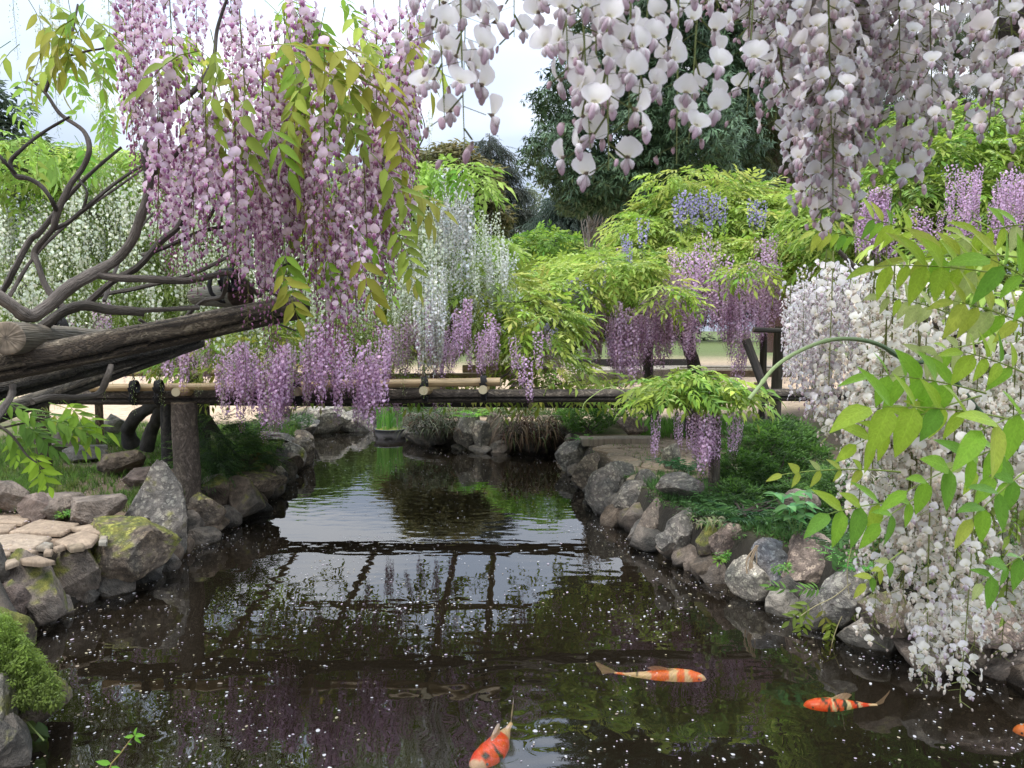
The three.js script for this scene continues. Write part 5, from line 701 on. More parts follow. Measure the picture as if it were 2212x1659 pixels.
// --- the big white wisteria behind it
{
  const t = thing('white_wisteria', 'large greenish-white wisteria with long curtains of racemes behind the bare branches at left', 'wisteria', PY(420, 900, 0.45)), base = [[420, 980, 9.6, .12], [430, 860, 9.4, .10], [400, 720, 9.2, .08], [420, 560, 8.8, .06], [520, 420, 8.5, .04]];
  part('trunk', woody(base, 10, [0.07, 0.06, 0.05], 0.2, 31, 30).build(), M.bark, t); for (const [b, s] of [[[[410, 640, 9, .05], [250, 500, 8.5, .035], [80, 380, 8, .02], [-60, 330, 8, .015]], 32], [[[420, 560, 8.8, .045], [640, 440, 8.5, .03], [820, 420, 8, .02], [1000, 370, 8, .012]], 33], [[[415, 620, 9, .05], [620, 600, 9, .03], [840, 560, 9, .02], [1080, 560, 9, .012]], 34], [[[300, 560, 8.4, .03], [180, 600, 8, .02], [40, 620, 7.6, .012]], 35]]) part('branch', woody(b, 7, [0.1, 0.085, 0.07], 0.15, s, 24).build(), M.bark, t);
  const G1 = racemeSet('greenMid', 1, FC.green, { L: 1.0, n: 80, r0: 0.038, r1: 0.016, size: 0.030, open: 0.4, stem: 0.0022 }, 7), W1 = racemeSet('whiteMid', 1, FC.white, { L: 0.8, n: 95, r0: 0.058, r1: 0.02, size: 0.033, open: 0.85, stem: 0.0025 }, 6);
  const top = outline([[-60, 330], [60, 400], [160, 330], [260, 290], [400, 330], [560, 300], [700, 330], [830, 360], [930, 350], [1000, 380], [1060, 520], [1110, 560]]);
  const green = hangArea(520, 321, 1.0, (R) => { const u = -60 + R() * 1010, d = 5.6 + R() * 3.2, vt = top(u) + 40 + Math.pow(R(), 1.1) * 300 - (R() < 0.1 ? 200 * (u > 500 ? 1 : 0.2) : 0); if (u > 760 && vt > 620) return null; return [u, vt, d, u > 700 ? 0.85 : 0.95]; });
  const white = hangArea(170, 322, 1.0, (R) => { const a = R(); if (a < 0.34) return [-40 + R() * 330, 370 + R() * 120, 8 + R() * 1.2, 0.75]; if (a < 0.5) return [925 + R() * 90, 352 + R() * 90, 7.2 + R(), 0.9]; if (a < 0.62) return [895 + R() * 60, 555 + R() * 120, 6.6 + R() * 0.6, 0.9]; if (a < 0.85) return [880 + R() * 230, 500 + R() * 110, 8.6 + R() * 1.2, 0.75]; return [230 + R() * 660, 330 + R() * 250, 8 + R(), 0.8]; });
  hangRacemes(t, W1, white, M.petal, 160); hangRacemes(t, G1, green, M.petal, 290);
  green.push(...hangArea(80, 326, 1.0, (R) => [640 + R() * 330, 560 + R() * 90, 6.9 + R() * 0.9, 0.75])); green.push(...hangArea(110, 324, 1.0, (R) => [700 + R() * 400, 440 + R() * 130, 7.2 + R() * 1.6, 0.75])); white.push(...hangArea(46, 325, 1.0, (R) => [860 + R() * 250, 470 + R() * 130, 7.6 + R() * 0.8, 0.7]));
  const near = hangArea(9, 323, 1.0, (R) => [[105, -120], [125, -80], [60, -60], [20, -130], [232, -60], [250, -120], [110, -20], [85, 10], [215, 130]].map((q) => [q[0], q[1], 4.2, 0.75])[Math.floor(R() * 9)]); hangRacemes(t, G1, near, M.petal, 20); hangRacemes(t, W1, white, M.petal, 160); hangRacemes(t, G1, green, M.petal, 120);
  const B = [blob(60, 430, 8.6, 150, 70, 0.8), blob(250, 380, 8.6, 120, 60, 0.8), blob(420, 420, 9, 160, 80, 0.9), blob(640, 420, 9, 160, 80, 0.9), blob(860, 430, 8.8, 130, 70, 0.8), blob(990, 400, 8.6, 70, 40, 0.6), blob(1000, 560, 9.2, 110, 60, 0.8), blob(800, 560, 9.2, 160, 60, 0.8), blob(300, 560, 9.5, 220, 70, 0.8), blob(60, 580, 9, 130, 80, 0.8), blob(560, 590, 9.5, 200, 70, 0.8), blob(420, 680, 10, 420, 60, 0.9), blob(80, 340, 8, 90, 40, 0.5), blob(950, 650, 9.8, 150, 60, 0.8)];
  const lv = blobLeaves(B, 3600, 331, 0.30, PALE, { droop: 0.4 }); putLeaves(t, farLeaves, lv, 200);
  const R = rng(333), l2 = []; for (let k = 0; k < 46; k++) { const a = R(), u = a < 0.6 ? 10 + R() * 260 : 900 + R() * 110, v = a < 0.6 ? 110 + R() * 220 : 330 + R() * 50; l2.push({ m: place(P(u, v, a < 0.6 ? 4.6 + R() * 1.5 : 7), V(R() - 0.5, -0.4 - 0.5 * R(), R() - 0.5), V((R() - 0.5), 1, 0.3), 0.2 + 0.08 * R()), c: mixc([0.20, 0.38, 0.05], [0.36, 0.50, 0.1], R()) }); } putLeaves(t, nearLeaves, l2, 60);
}
// --- pink wisteria on the low trellis
{
  const t = thing('pink_wisteria', 'low pink wisteria spread along the bamboo trellis over the pond', 'wisteria', PY(330, 965, 0.42));
  for (const [b, s] of [[[[352, 866, 8.4, .05], [420, 845, 8, .035], [560, 838, 7.6, .025], [720, 835, 7.4, .018], [900, 840, 7.4, .012], [1060, 852, 7.4, .01], [1260, 820, 7.6, .006]], 41], [[[356, 862, 8.5, .04], [300, 845, 7.8, .02], [200, 840, 7.4, .012]], 42], [[[720, 835, 7.6, .016], [760, 770, 8.2, .014], [720, 710, 8.6, .008]], 43], [[[950, 835, 7.7, .02], [958, 780, 7.8, .018], [975, 700, 7.9, .016], [1000, 650, 8, .013], [1050, 608, 8, .009], [1080, 590, 8, .005]], 44], [[[960, 770, 7.8, .012], [920, 730, 7.9, .009], [880, 690, 8, .006]], 45], [[[975, 700, 7.9, .01], [1060, 660, 7.8, .006], [1150, 650, 7.8, .004]], 46], [[[1040, 840, 7.6, .012], [1120, 790, 7.6, .009], [1180, 720, 7.7, .007], [1210, 680, 7.8, .004]], 47]]) part('branch', woody(b, 7, [0.075, 0.05, 0.04], 0.18, s, 26).build(), M.bark, t);
  const A = racemeSet('roseFront', 1, FC.rose, { L: 0.5, n: 94, r0: 0.040, r1: 0.014, size: 0.023, open: 0.8, stem: 0.002 }, 8);
  const lowF = outline([[150, 850], [200, 800], [340, 845], [430, 850], [480, 905], [560, 915], [630, 905], [650, 850], [710, 860], [740, 900], [790, 915], [838, 860]]), front = hangArea(90, 341, 1.0, (R) => { let u = 150 + R() * 690; if (R() < 0.68) u = R() < 0.5 ? 482 + R() * 150 : 650 + R() * 188; const d = 6.35 + R() * 0.45, b = lowF(u) + 14 - Math.pow(R(), 1.5) * 62; if (u < 345 && R() < 0.6) return null; return [u, b - 0.56 / U(1, d), d, 1.1]; });
  const back = hangArea(150, 342, 1.0, (R) => { const u = 60 + R() * 1150, d = 7.6 + R() * 1.6, b = (u > 1060 ? 858 : 838) - R() * 60, q = 0.95; return [u, b - 0.5 / U(1, d), d, q]; });
  back.push(...hangArea(56, 348, 1.0, (R) => { const a = R(), u = a < 0.75 ? 845 + R() * 240 : a < 0.85 ? 1100 + R() * 100 : 345 + R() * 110, d = 6.95 + R() * 0.7, b = (u < 500 ? 848 : 822) + 14 * R() - Math.pow(R(), 1.5) * 50; return [u, b - 0.5 / U(1, d), d, 0.9]; }));
  hangRacemes(t, A, front.concat(back), M.petal, 290);
  const extra = hangArea(7, 345, 1.0, (R) => [[1132, 745], [1125, 760], [1140, 765], [1010, 640], [990, 660], [925, 640], [1345, 760]].map((q) => [q[0], q[1], 6.9, 0.85])[Math.floor(R() * 7)]); hangRacemes(t, A, extra, M.petal, 20);
  const B = [blob(600, 765, 7.6, 120, 45, 0.5), blob(450, 770, 7.8, 90, 40, 0.5), blob(780, 745, 7.8, 110, 45, 0.5), blob(1070, 640, 8.2, 90, 45, 0.5), blob(1160, 700, 8, 80, 50, 0.5), blob(1205, 795, 7.8, 45, 30, 0.4), blob(1150, 760, 8, 60, 40, 0.4), blob(930, 680, 8.6, 90, 40, 0.5), blob(700, 700, 8.6, 200, 40, 0.6), blob(1090, 720, 8.6, 110, 35, 0.5)];
  for (let k = 0; k < 9; k++) B.push({ p: V(-3.1 + k * 0.62, 1.36 + 0.03 * (k % 3), -8.7), rx: 0.5, ry: 0.06, rz: 1.1 });
  putLeaves(t, farLeaves, blobLeaves(B, 1500, 351, 0.25, YG.concat(OLIVE), { droop: 0.25 }), 230);
  hangRacemes(t, A, hangArea(26, 347, 1.0, (R) => { const x = -1.75 + R() * 1.1, z = -7.6 - R() * 2.4, y = 1.5; const d = -(y - 2) * SN - z * CS, pt = V(x, y, z).sub(EYE), u = (512 + FPX * pt.x / d) * K; return [u, (384 - FPX * (pt.y * CS - pt.z * SN) / d) * K, d, 0.9]; }), M.petal, 60);
}
// --- the yellow-green mass with pink racemes at the right
{
  const t = thing('pink_wisteria', 'yellow-green leafy wisteria mound with pink racemes hanging before the boardwalk', 'wisteria', PY(1500, 900, 0.5));
  for (const [b, s] of [[[[1490, 960, 11, .12], [1500, 800, 11, .10], [1480, 700, 11, .08], [1560, 560, 11, .05], [1620, 480, 11.4, .03]], 51], [[[1480, 700, 11, .05], [1330, 640, 10.4, .03], [1200, 640, 10, .015]], 52], [[[1560, 560, 11, .04], [1700, 520, 10.6, .03], [1820, 500, 10.2, .02]], 53], [[[1660, 585, 9.6, .02], [1690, 540, 9.6, .015], [1720, 480, 9.6, .008]], 54], [[[1215, 770, 8.8, .03], [1250, 745, 8.9, .025], [1290, 730, 9.2, .02]], 55]]) part('branch', woody(b, 8, [0.07, 0.055, 0.045], 0.2, s, 26).build(), M.bark, t);
  const B = [blob(1540, 470, 11.6, 150, 70, 0.9), blob(1450, 530, 11.2, 120, 60, 0.9), blob(1350, 590, 10.6, 130, 50, 0.8), blob(1280, 640, 10.2, 110, 60, 0.7), blob(1220, 620, 10.6, 70, 40, 0.6), blob(1640, 520, 11, 120, 80, 0.9), blob(1560, 560, 10.4, 150, 35, 0.8), blob(1440, 590, 10, 120, 35, 0.7), blob(1640, 570, 10, 80, 40, 0.6), blob(1215, 700, 9.2, 45, 40, 0.5), blob(1320, 650, 9.8, 70, 30, 0.5), blob(1730, 470, 11, 80, 50, 0.7), blob(1600, 520, 12, 260, 100, 1.2), blob(1400, 590, 12, 220, 60, 1.0), blob(1660, 560, 9.8, 60, 40, 0.5)];
  putLeaves(t, farLeaves, blobLeaves(B, 6000, 361, 0.28, YG, { droop: 0.3 }), 230);
  putLeaves(t, farLeaves, blobLeaves([blob(1450, 640, 8.5, 32, 30, 0.25), blob(1230, 640, 8.8, 60, 36, 0.4), blob(1610, 585, 8.7, 40, 18, 0.3), blob(1340, 590, 8.9, 80, 24, 0.4)], 330, 366, 0.25, YG, { droop: 0.3 }), 60);
  const A = racemeSet('roseMid', 1, FC.rose, { L: 0.72, n: 105, r0: 0.05, r1: 0.018, size: 0.028, open: 0.82, stem: 0.0025 }, 7), low = outline([[1262, 785], [1300, 805], [1350, 838], [1420, 795], [1450, 775], [1500, 790], [1530, 735], [1580, 800], [1600, 838], [1640, 765], [1690, 715]]);
  const r = hangArea(190, 362, 1.0, (R) => { const u = 1265 + R() * 420, d = 8.5 + R() * 1.0, b = low(u) - Math.pow(R(), 1.2) * (u < 1430 ? 60 : 130);  return [u, b - 0.72 / U(1, d), d]; });
  hangRacemes(t, A, r.concat(hangArea(14, 363, 1.0, (R) => [1280 + R() * 380, 520 + R() * 90, 10.2, 0.7])), M.petal, 200);
}
// --- violet racemes
{
  const t = thing('violet_wisteria', 'violet wisteria racemes showing through the yellow-green leaves at right centre', 'wisteria', PY(1420, 900, 0.5));
  part('trunk', woody([[1420, 960, 12.4, .10], [1400, 760, 12.2, .08], [1440, 600, 12, .05], [1500, 440, 11.6, .03]], 8, [0.07, 0.055, 0.045], 0.2, 57, 24).build(), M.bark, t); part('branch', woody([[1410, 700, 12, .04], [1300, 640, 11, .03], [1190, 620, 10, .015]], 7, [0.07, 0.055, 0.045], 0.2, 58, 20).build(), M.bark, t);
  const A = racemeSet('violet', 1, FC.violet, { L: 0.5, n: 80, r0: 0.055, r1: 0.018, size: 0.03, open: 0.7, stem: 0.0025 }, 5), S = [[1478, 405, 10.6], [1500, 410, 10.6], [1520, 402, 10.5], [1545, 412, 10.6], [1560, 420, 10.7], [1465, 418, 10.7], [1625, 425, 10.4], [1645, 428, 10.4], [1390, 465, 10.4], [1350, 500, 10.2], [1358, 515, 10.3], [1165, 615, 9.4], [1180, 620, 9.5], [1200, 630, 9.3], [1215, 640, 9.3], [1235, 600, 9.4], [1250, 595, 9.4], [1262, 610, 9.3], [1275, 625, 9.4], [1225, 600, 9.5], [1500, 420, 10.7], [1530, 425, 10.6], [1300, 560, 9.9], [1290, 570, 9.9], [1175, 690, 8.8], [1195, 700, 8.9]], R = rng(371);
  hangRacemes(t, A, S.map((q) => ({ p: P(q[0], q[1], q[2] - 0.9), s: 0.8 + 0.4 * R(), a: R() * 6, k: Math.floor(R() * 9) })), M.petal, 60);
  putLeaves(t, farLeaves, blobLeaves([blob(1500, 400, 11.2, 110, 30, 0.6), blob(1230, 600, 10, 110, 40, 0.6), blob(1370, 510, 11, 60, 40, 0.5)], 240, 372, 0.26, YG), 60);
}
// --- spray leaning over the beam
{
  const t = thing('wisteria_spray', 'green leafy wisteria spray with pink racemes draped over the beam beside the slim right post', 'wisteria', PY(1543, 1060, 0.5));
  for (const [b, s] of [[[[1545, 1040, 6.75, .02], [1552, 930, 6.72, .018], [1530, 870, 6.65, .014], [1480, 835, 6.6, .01], [1410, 840, 6.5, .005]], 61], [[[1530, 870, 6.65, .01], [1590, 850, 6.6, .008], [1650, 870, 6.5, .004]], 62]]) part('stem', woody(b, 6, [0.1, 0.085, 0.06], 0.12, s, 20).build(), M.bark, t);
  const tw = new Geo(); { const p = [[1390, 868], [1370, 862], [1340, 843], [1310, 838], [1285, 852], [1262, 872], [1258, 885]].map((q) => P(q[0], q[1], 6.4)); const c = new THREE.CatmullRomCurve3(p).getPoints(26); tw.tube(c, 0.004, 5, [0.26, 0.34, 0.09], true); } part('tendril', tw.build(), M.stem, t);
  { const R = rng(381), lv = []; for (let k = 0; k < 190; k++) { const q = (R() + R()) - 1, u = 1502 + q * 150, v = 830 + q * q * 40 + (R() - 0.6) * 60 * (1 - 0.5 * Math.abs(q)), a = R() * 6.28; lv.push({ m: place(P(u, v, 6.15 + R() * 0.7), V(Math.cos(a) + q * 0.7, -0.55 + R() * 0.75, Math.sin(a) + 0.3), V((R() - 0.5) * 1.2, 1, (R() - 0.3) * 1.2), 0.17 + 0.1 * R()), c: scalec(mixc(GREEN[Math.floor(R() * 4)], YG[1], R() * 0.6), 0.7 + 0.6 * R()) }); } putLeaves(t, nearLeaves, lv, 200); }
  const A = racemeSet('roseFront'), S = []; const R = rng(383); for (const [u, v, s] of [[1414, 885, 0.85], [1420, 890, 0.8], [1462, 880, 0.62], [1470, 885, 0.66], [1500, 878, 0.9], [1512, 880, 1.0], [1524, 884, 1.05], [1536, 880, 1.0], [1548, 885, 0.9], [1520, 890, 1.12], [1505, 885, 0.85], [1544, 900, 0.75], [1580, 885, 0.8], [1590, 895, 0.72], [1600, 880, 0.66], [1530, 892, 0.9], [1490, 890, 0.66]]) S.push({ p: P(u, v, 6.2 + R() * 0.25), s: s * 1.12, w: s * (u < 1430 ? 0.85 : 1), a: R() * 6, k: Math.floor(R() * 9) }); hangRacemes(t, A, S, M.petal, 60);
}
// --- pink wisteria far right behind, and mound in the middle distance
{
  const t = thing('pink_wisteria', 'leafy wisteria with dusty pink racemes behind the white flowers at the right edge', 'wisteria', PY(2100, 900, 0.7));
  part('trunk', woody([[2090, 980, 8.6, .10], [2080, 800, 8.4, .09], [2060, 600, 8.2, .06], [2000, 420, 8, .03]], 9, [0.07, 0.055, 0.045], 0.2, 65, 26).build(), M.bark, t); part('branch', woody([[2060, 600, 8.2, .04], [1940, 480, 8, .025], [1860, 470, 8, .015]], 7, [0.07, 0.05, 0.04], 0.2, 66, 20).build(), M.bark, t);
  putLeaves(t, farLeaves, blobLeaves([blob(2020, 330, 9.4, 150, 90, 0.8), blob(2020, 360, 8.4, 130, 55, 0.7), blob(2140, 310, 8.6, 120, 60, 0.7), blob(1900, 420, 8.6, 110, 50, 0.6), blob(2000, 450, 8.2, 160, 60, 0.6), blob(1800, 460, 9, 80, 50, 0.5), blob(2200, 420, 8, 80, 60, 0.5), blob(1900, 500, 8.2, 160, 40, 0.5), blob(2130, 490, 7.8, 120, 50, 0.5), blob(2000, 560, 9, 260, 90, 0.8)], 3000, 391, 0.25, GREEN.concat(YG), { droop: 0.3 }), 150);
  const A = racemeSet('roseMid'); hangRacemes(t, A, hangArea(75, 392, 0.7, (R) => { const a = R(); return a < 0.5 ? [2055 + R() * 165, 345 + R() * 90, 6.6 + R() * 0.6] : a < 0.75 ? [1850 + R() * 75, 395 + R() * 70, 6.9] : [1870 + R() * 250, 440 + R() * 60, 7]; }), M.petal, 100);
}
{
  const t = thing('cream_wisteria', 'rounded green wisteria mound with pale racemes below it in the middle distance', 'wisteria', PY(1180, 640, 0.5));
  part('trunk', woody([[1180, 700, 32, .22], [1180, 620, 32, .2], [1190, 560, 32, .12]], 8, [0.07, 0.055, 0.045], 0.2, 67, 16).build(), M.bark, t);
  putLeaves(t, farLeaves, blobLeaves([blob(1180, 545, 32, 100, 38, 2.4), blob(1120, 560, 32, 60, 30, 1.2), blob(1250, 560, 32, 60, 34, 1.2), blob(1190, 590, 32.5, 110, 30, 1.4)], 1200, 395, 0.55, GREEN, { droop: 0.2 }), 60);
  hangRacemes(t, racemeSet('creamFar', 1, FC.cream, { L: 0.6, n: 60, r0: 0.05, r1: 0.02, size: 0.04, open: 0.9, stem: 0.003 }, 4), hangArea(46, 396, 1.8, (R) => [1135 + R() * 110, 562 + R() * 16, 30 + R() * 1.6]), M.petal, 60);
}
// --- white wisteria at the right, close by
{
  const t = thing('white_wisteria', 'cream-white wisteria cascading down the right side of the photo over the stone edging', 'wisteria', V(3.0, 0.45, -2.6));
  const br = (b, s) => part('branch', woody(b, 9, [0.11, 0.085, 0.06], 0.16, s, 30).build(), M.bark, t);
  br([[2420, 800, 2.5, .03], [2260, 770, 2.5, .022], [2120, 745, 2.5, .018], [2000, 690, 2.5, .015], [1920, 640, 2.5, .013], [1860, 590, 2.5, .012], [1810, 540, 2.5, .009]], 71); br([[1880, 605, 2.5, .01], [1850, 650, 2.55, .008], [1800, 610, 2.6, .005]], 72); br([[2400, 1010, 2.2, .02], [2240, 980, 2.2, .014], [2120, 960, 2.15, .01], [2040, 980, 2.1, .007]], 73);
  const o1 = { L: 0.62, n: 72, r0: 0.046, r1: 0.026, size: 0.026, open: 0.9, stem: 0.0022 }, C0 = racemeSet('cream0', 0, FC.cream, o1, 6), B0 = racemeSet('white0', 0, FC.blush, o1, 4);
  const low = outline([[1690, 830], [1720, 870], [1780, 930], [1800, 965], [1830, 900], [1890, 830]]), low2 = outline([[1855, 1290], [1900, 1330], [1960, 1350], [1975, 1470], [2030, 1500], [2060, 1380], [2090, 1510], [2130, 1530], [2160, 1400], [2260, 1450]]);
  const a = hangArea(46, 401, 1.0, (R) => { const u = 1700 + R() * 180, d = 2.3 + R() * 0.4, b = low(u) - Math.pow(R(), 1.2) * 210; const vt = 528 + Math.abs(u - 1800) * 0.45 + R() * 70, L = (b - vt) * U(1, d) / 0.62; return [u, vt, d, clamp(L, 0.35, 0.8)]; }), b = hangArea(44, 402, 1.0, (R) => { const u = 1872 + R() * 390, d = 1.95 + R() * 0.5, e = low2(u) - Math.pow(R(), 1.3) * 420; return [u, e - 0.62 / U(1, d), d]; }), c = hangArea(60, 403, 1.0, (R) => { const u = 1850 + R() * 420, d = 2.45 + R() * 0.5; return [u, 540 + R() * 260, d, 0.8]; });
  // the nearest hang as separate blossoms on a stalk
  const F = openFloret(0, FC.cream).build(), F2 = openFloret(0, FC.blush).build(), Bd = budFloret(0, FC.cream).build(); let blossoms = 0;
  const hangDetail = (e, seed, oo = o1) => { const { spots, axis } = racemeSpots(seed, oo), m = put('flower_cluster', stemOf(axis, spots, oo.stem, 0, FC.cream.stem).build(), M.stem, t); m.position.copy(e.p).sub(t.position); m.scale.setScalar(e.s); for (const q of spots) { const f = put('blossom', q.open ? (q.k % 3 ? F : F2) : Bd, M.petal, m); spotMatrix(q).decompose(f.position, f.quaternion, f.scale); blossoms++; } };
  [[2012, 1500, 2.0], [2108, 1530, 1.95], [1888, 1330, 2.1], [1800, 962, 2.35]].forEach(([u, v, d], i) => hangDetail({ p: P(u, v - 0.62 / U(1, d), d), s: 1 }, 900 + i));
  hangRacemes(t, B0, a, M.petal, 60); hangRacemes(t, C0, b.concat(c), M.petal, 150);
  // bending shoot
  const sh = new Geo(), pts = [[1618, 862], [1640, 835], [1672, 795], [1720, 762], [1790, 735], [1850, 733], [1900, 745], [1950, 775], [1985, 782], [2020, 782], [2050, 808], [2085, 850], [2130, 905], [2200, 960]].map((q, i) => P(q[0], q[1], 1.75 + 0.02 * i)), cc = new THREE.CatmullRomCurve3(pts).getPoints(70); sh.tube(cc, cc.map((_, i) => 0.0042 + 0.003 * i / 70 + (i % 14 === 7 ? 0.0015 : 0)), 8, (q) => mixc([0.30, 0.38, 0.16], [0.05, 0.09, 0.04], smooth(0.1, 0.6, q)), true); part('shoot', sh.build(), M.stem, t);
  // big leaves: stalk from, direction across the view, length in measured pixels, pairs, tone
  const vary = [leafletGeo(1, 0.40, 0.12, 0.14, 5), leafletGeo(1, 0.44, 0.26, 0.10, 5), leafletGeo(1, 0.36, 0.05, 0.2, 5), leafletGeo(1, 0.5, 0.18, 0.06, 5)].map((g) => g.build()), LT = [[0.46, 0.64, 0.06], [0.54, 0.62, 0.09], [0.32, 0.58, 0.05], [0.20, 0.42, 0.045], [0.54, 0.62, 0.22]], veins = tex(256, 128, (u, v) => { const s = Math.abs(v - 0.5) * 2, mid = Math.exp(-Math.pow(s / 0.05, 2)), side = Math.pow(0.5 + 0.5 * Math.cos((u * 9 - s * 1.6) * 6.2832), 14) * smooth(0.05, 0.2, s), n = 0.84 + 0.3 * tor(u, v, 3, 2, 4, 3); return [n + 0.12 * mid + 0.09 * side, n + 0.10 * mid + 0.07 * side, n + 0.2 * mid + 0.12 * side]; }), lm = LT.map((c) => { const m = M.leaf.clone(); m.color.setRGB(...c); m.map = veins; m.bumpMap = veins; m.bumpScale = 0.002; m.roughness = 0.85; m.transmission = 0.58; return m; }), R = rng(411);
  const big = (u0, v0, u1, v1, d, pairs, ll, tone, up = 0.8) => {
    const a = P(u0, v0, d), e = P(u1, v1, d - 0.05), dir = e.clone().sub(a), L = dir.length(), st = new Geo(), mid = a.clone().lerp(e, 0.5); mid.y += L * 0.06; const cu = new THREE.QuadraticBezierCurve3(a, mid, e), pp = cu.getPoints(10); st.tube(pp.map((q) => q.clone().sub(t.position)), pp.map((_, i) => 0.0022 - 0.0014 * i / 10), 5, [0.22, 0.28, 0.05], true); const l = put('leaf', st.build(), M.stem, t);
    for (let k = 0; k <= pairs; k++) for (const s of k === pairs ? [0] : [1, -1]) { const q = k === pairs ? 1 : lerp(0.25, 0.95, (k + 0.5) / pairs), o = cu.getPoint(q).sub(t.position), tn = cu.getTangent(q).normalize(), perp = V(-tn.y, tn.x, 0).multiplyScalar(s), x = tn.clone().multiplyScalar(s ? 0.62 : 1).addScaledVector(perp, 0.9).add(V((R() - 0.5) * 0.3, -0.15 - 0.2 * R(), (R() - 0.3) * 0.7)), nn = V((R() - 0.5) * 0.7, up + (R() - 0.5) * 0.5, 0.75 + (R() - 0.5) * 0.6); const f = put('leaflet', vary[Math.floor(R() * 4)], lm[R() < 0.65 ? tone : Math.floor(R() * 5)], l); place(o, x, nn, U(ll, d) * (0.62 + 0.38 * R())).decompose(f.position, f.quaternion, f.scale); }
  };
  big(2200, 600, 1890, 575, 1.5, 6, 95, 0); big(2240, 560, 1960, 560, 1.55, 5, 100, 1); big(2130, 850, 1890, 810, 1.5, 5, 100, 2, 1); big(2180, 905, 1880, 880, 1.45, 4, 120, 0, 0.9); big(2120, 855, 1850, 960, 1.5, 6, 85, 0); big(2240, 940, 1960, 1060, 1.35, 4, 100, 2, 0.6); big(1945, 1020, 1690, 1025, 1.6, 4, 45, 1, 0.5); big(1960, 1085, 1790, 1110, 1.5, 3, 105, 0, 0.8); big(2010, 1060, 1900, 1130, 1.5, 2, 80, 2); big(2260, 480, 2060, 520, 1.6, 5, 80, 0); big(2260, 720, 2060, 650, 1.5, 5, 90, 1); big(2240, 820, 2080, 760, 1.45, 4, 90, 0); big(2060, 680, 1900, 640, 1.8, 5, 70, 4); big(2120, 740, 1960, 790, 1.7, 5, 75, 4); big(1880, 520, 1760, 500, 2.0, 5, 50, 1); big(2010, 520, 1870, 470, 1.9, 5, 60, 0); big(2240, 1000, 2100, 1120, 1.4, 3, 85, 3); big(2250, 1180, 2120, 1260, 1.5, 3, 75, 3); big(2260, 880, 2120, 930, 1.3, 2, 150, 2); big(2300, 660, 2140, 560, 1.4, 3, 110, 2); big(1950, 1190, 1870, 1260, 1.9, 3, 50, 1); big(2240, 1070, 2080, 1010, 1.5, 3, 90, 2);
  putLeaves(t, nearLeaves, blobLeaves([blob(2140, 640, 2.8, 130, 90, 0.2), blob(2000, 560, 2.9, 120, 50, 0.2), blob(2180, 850, 2.7, 90, 100, 0.2), blob(2150, 1080, 2.5, 110, 80, 0.2)], 130, 415, 0.17, PALE.concat(YG)), 0);
}
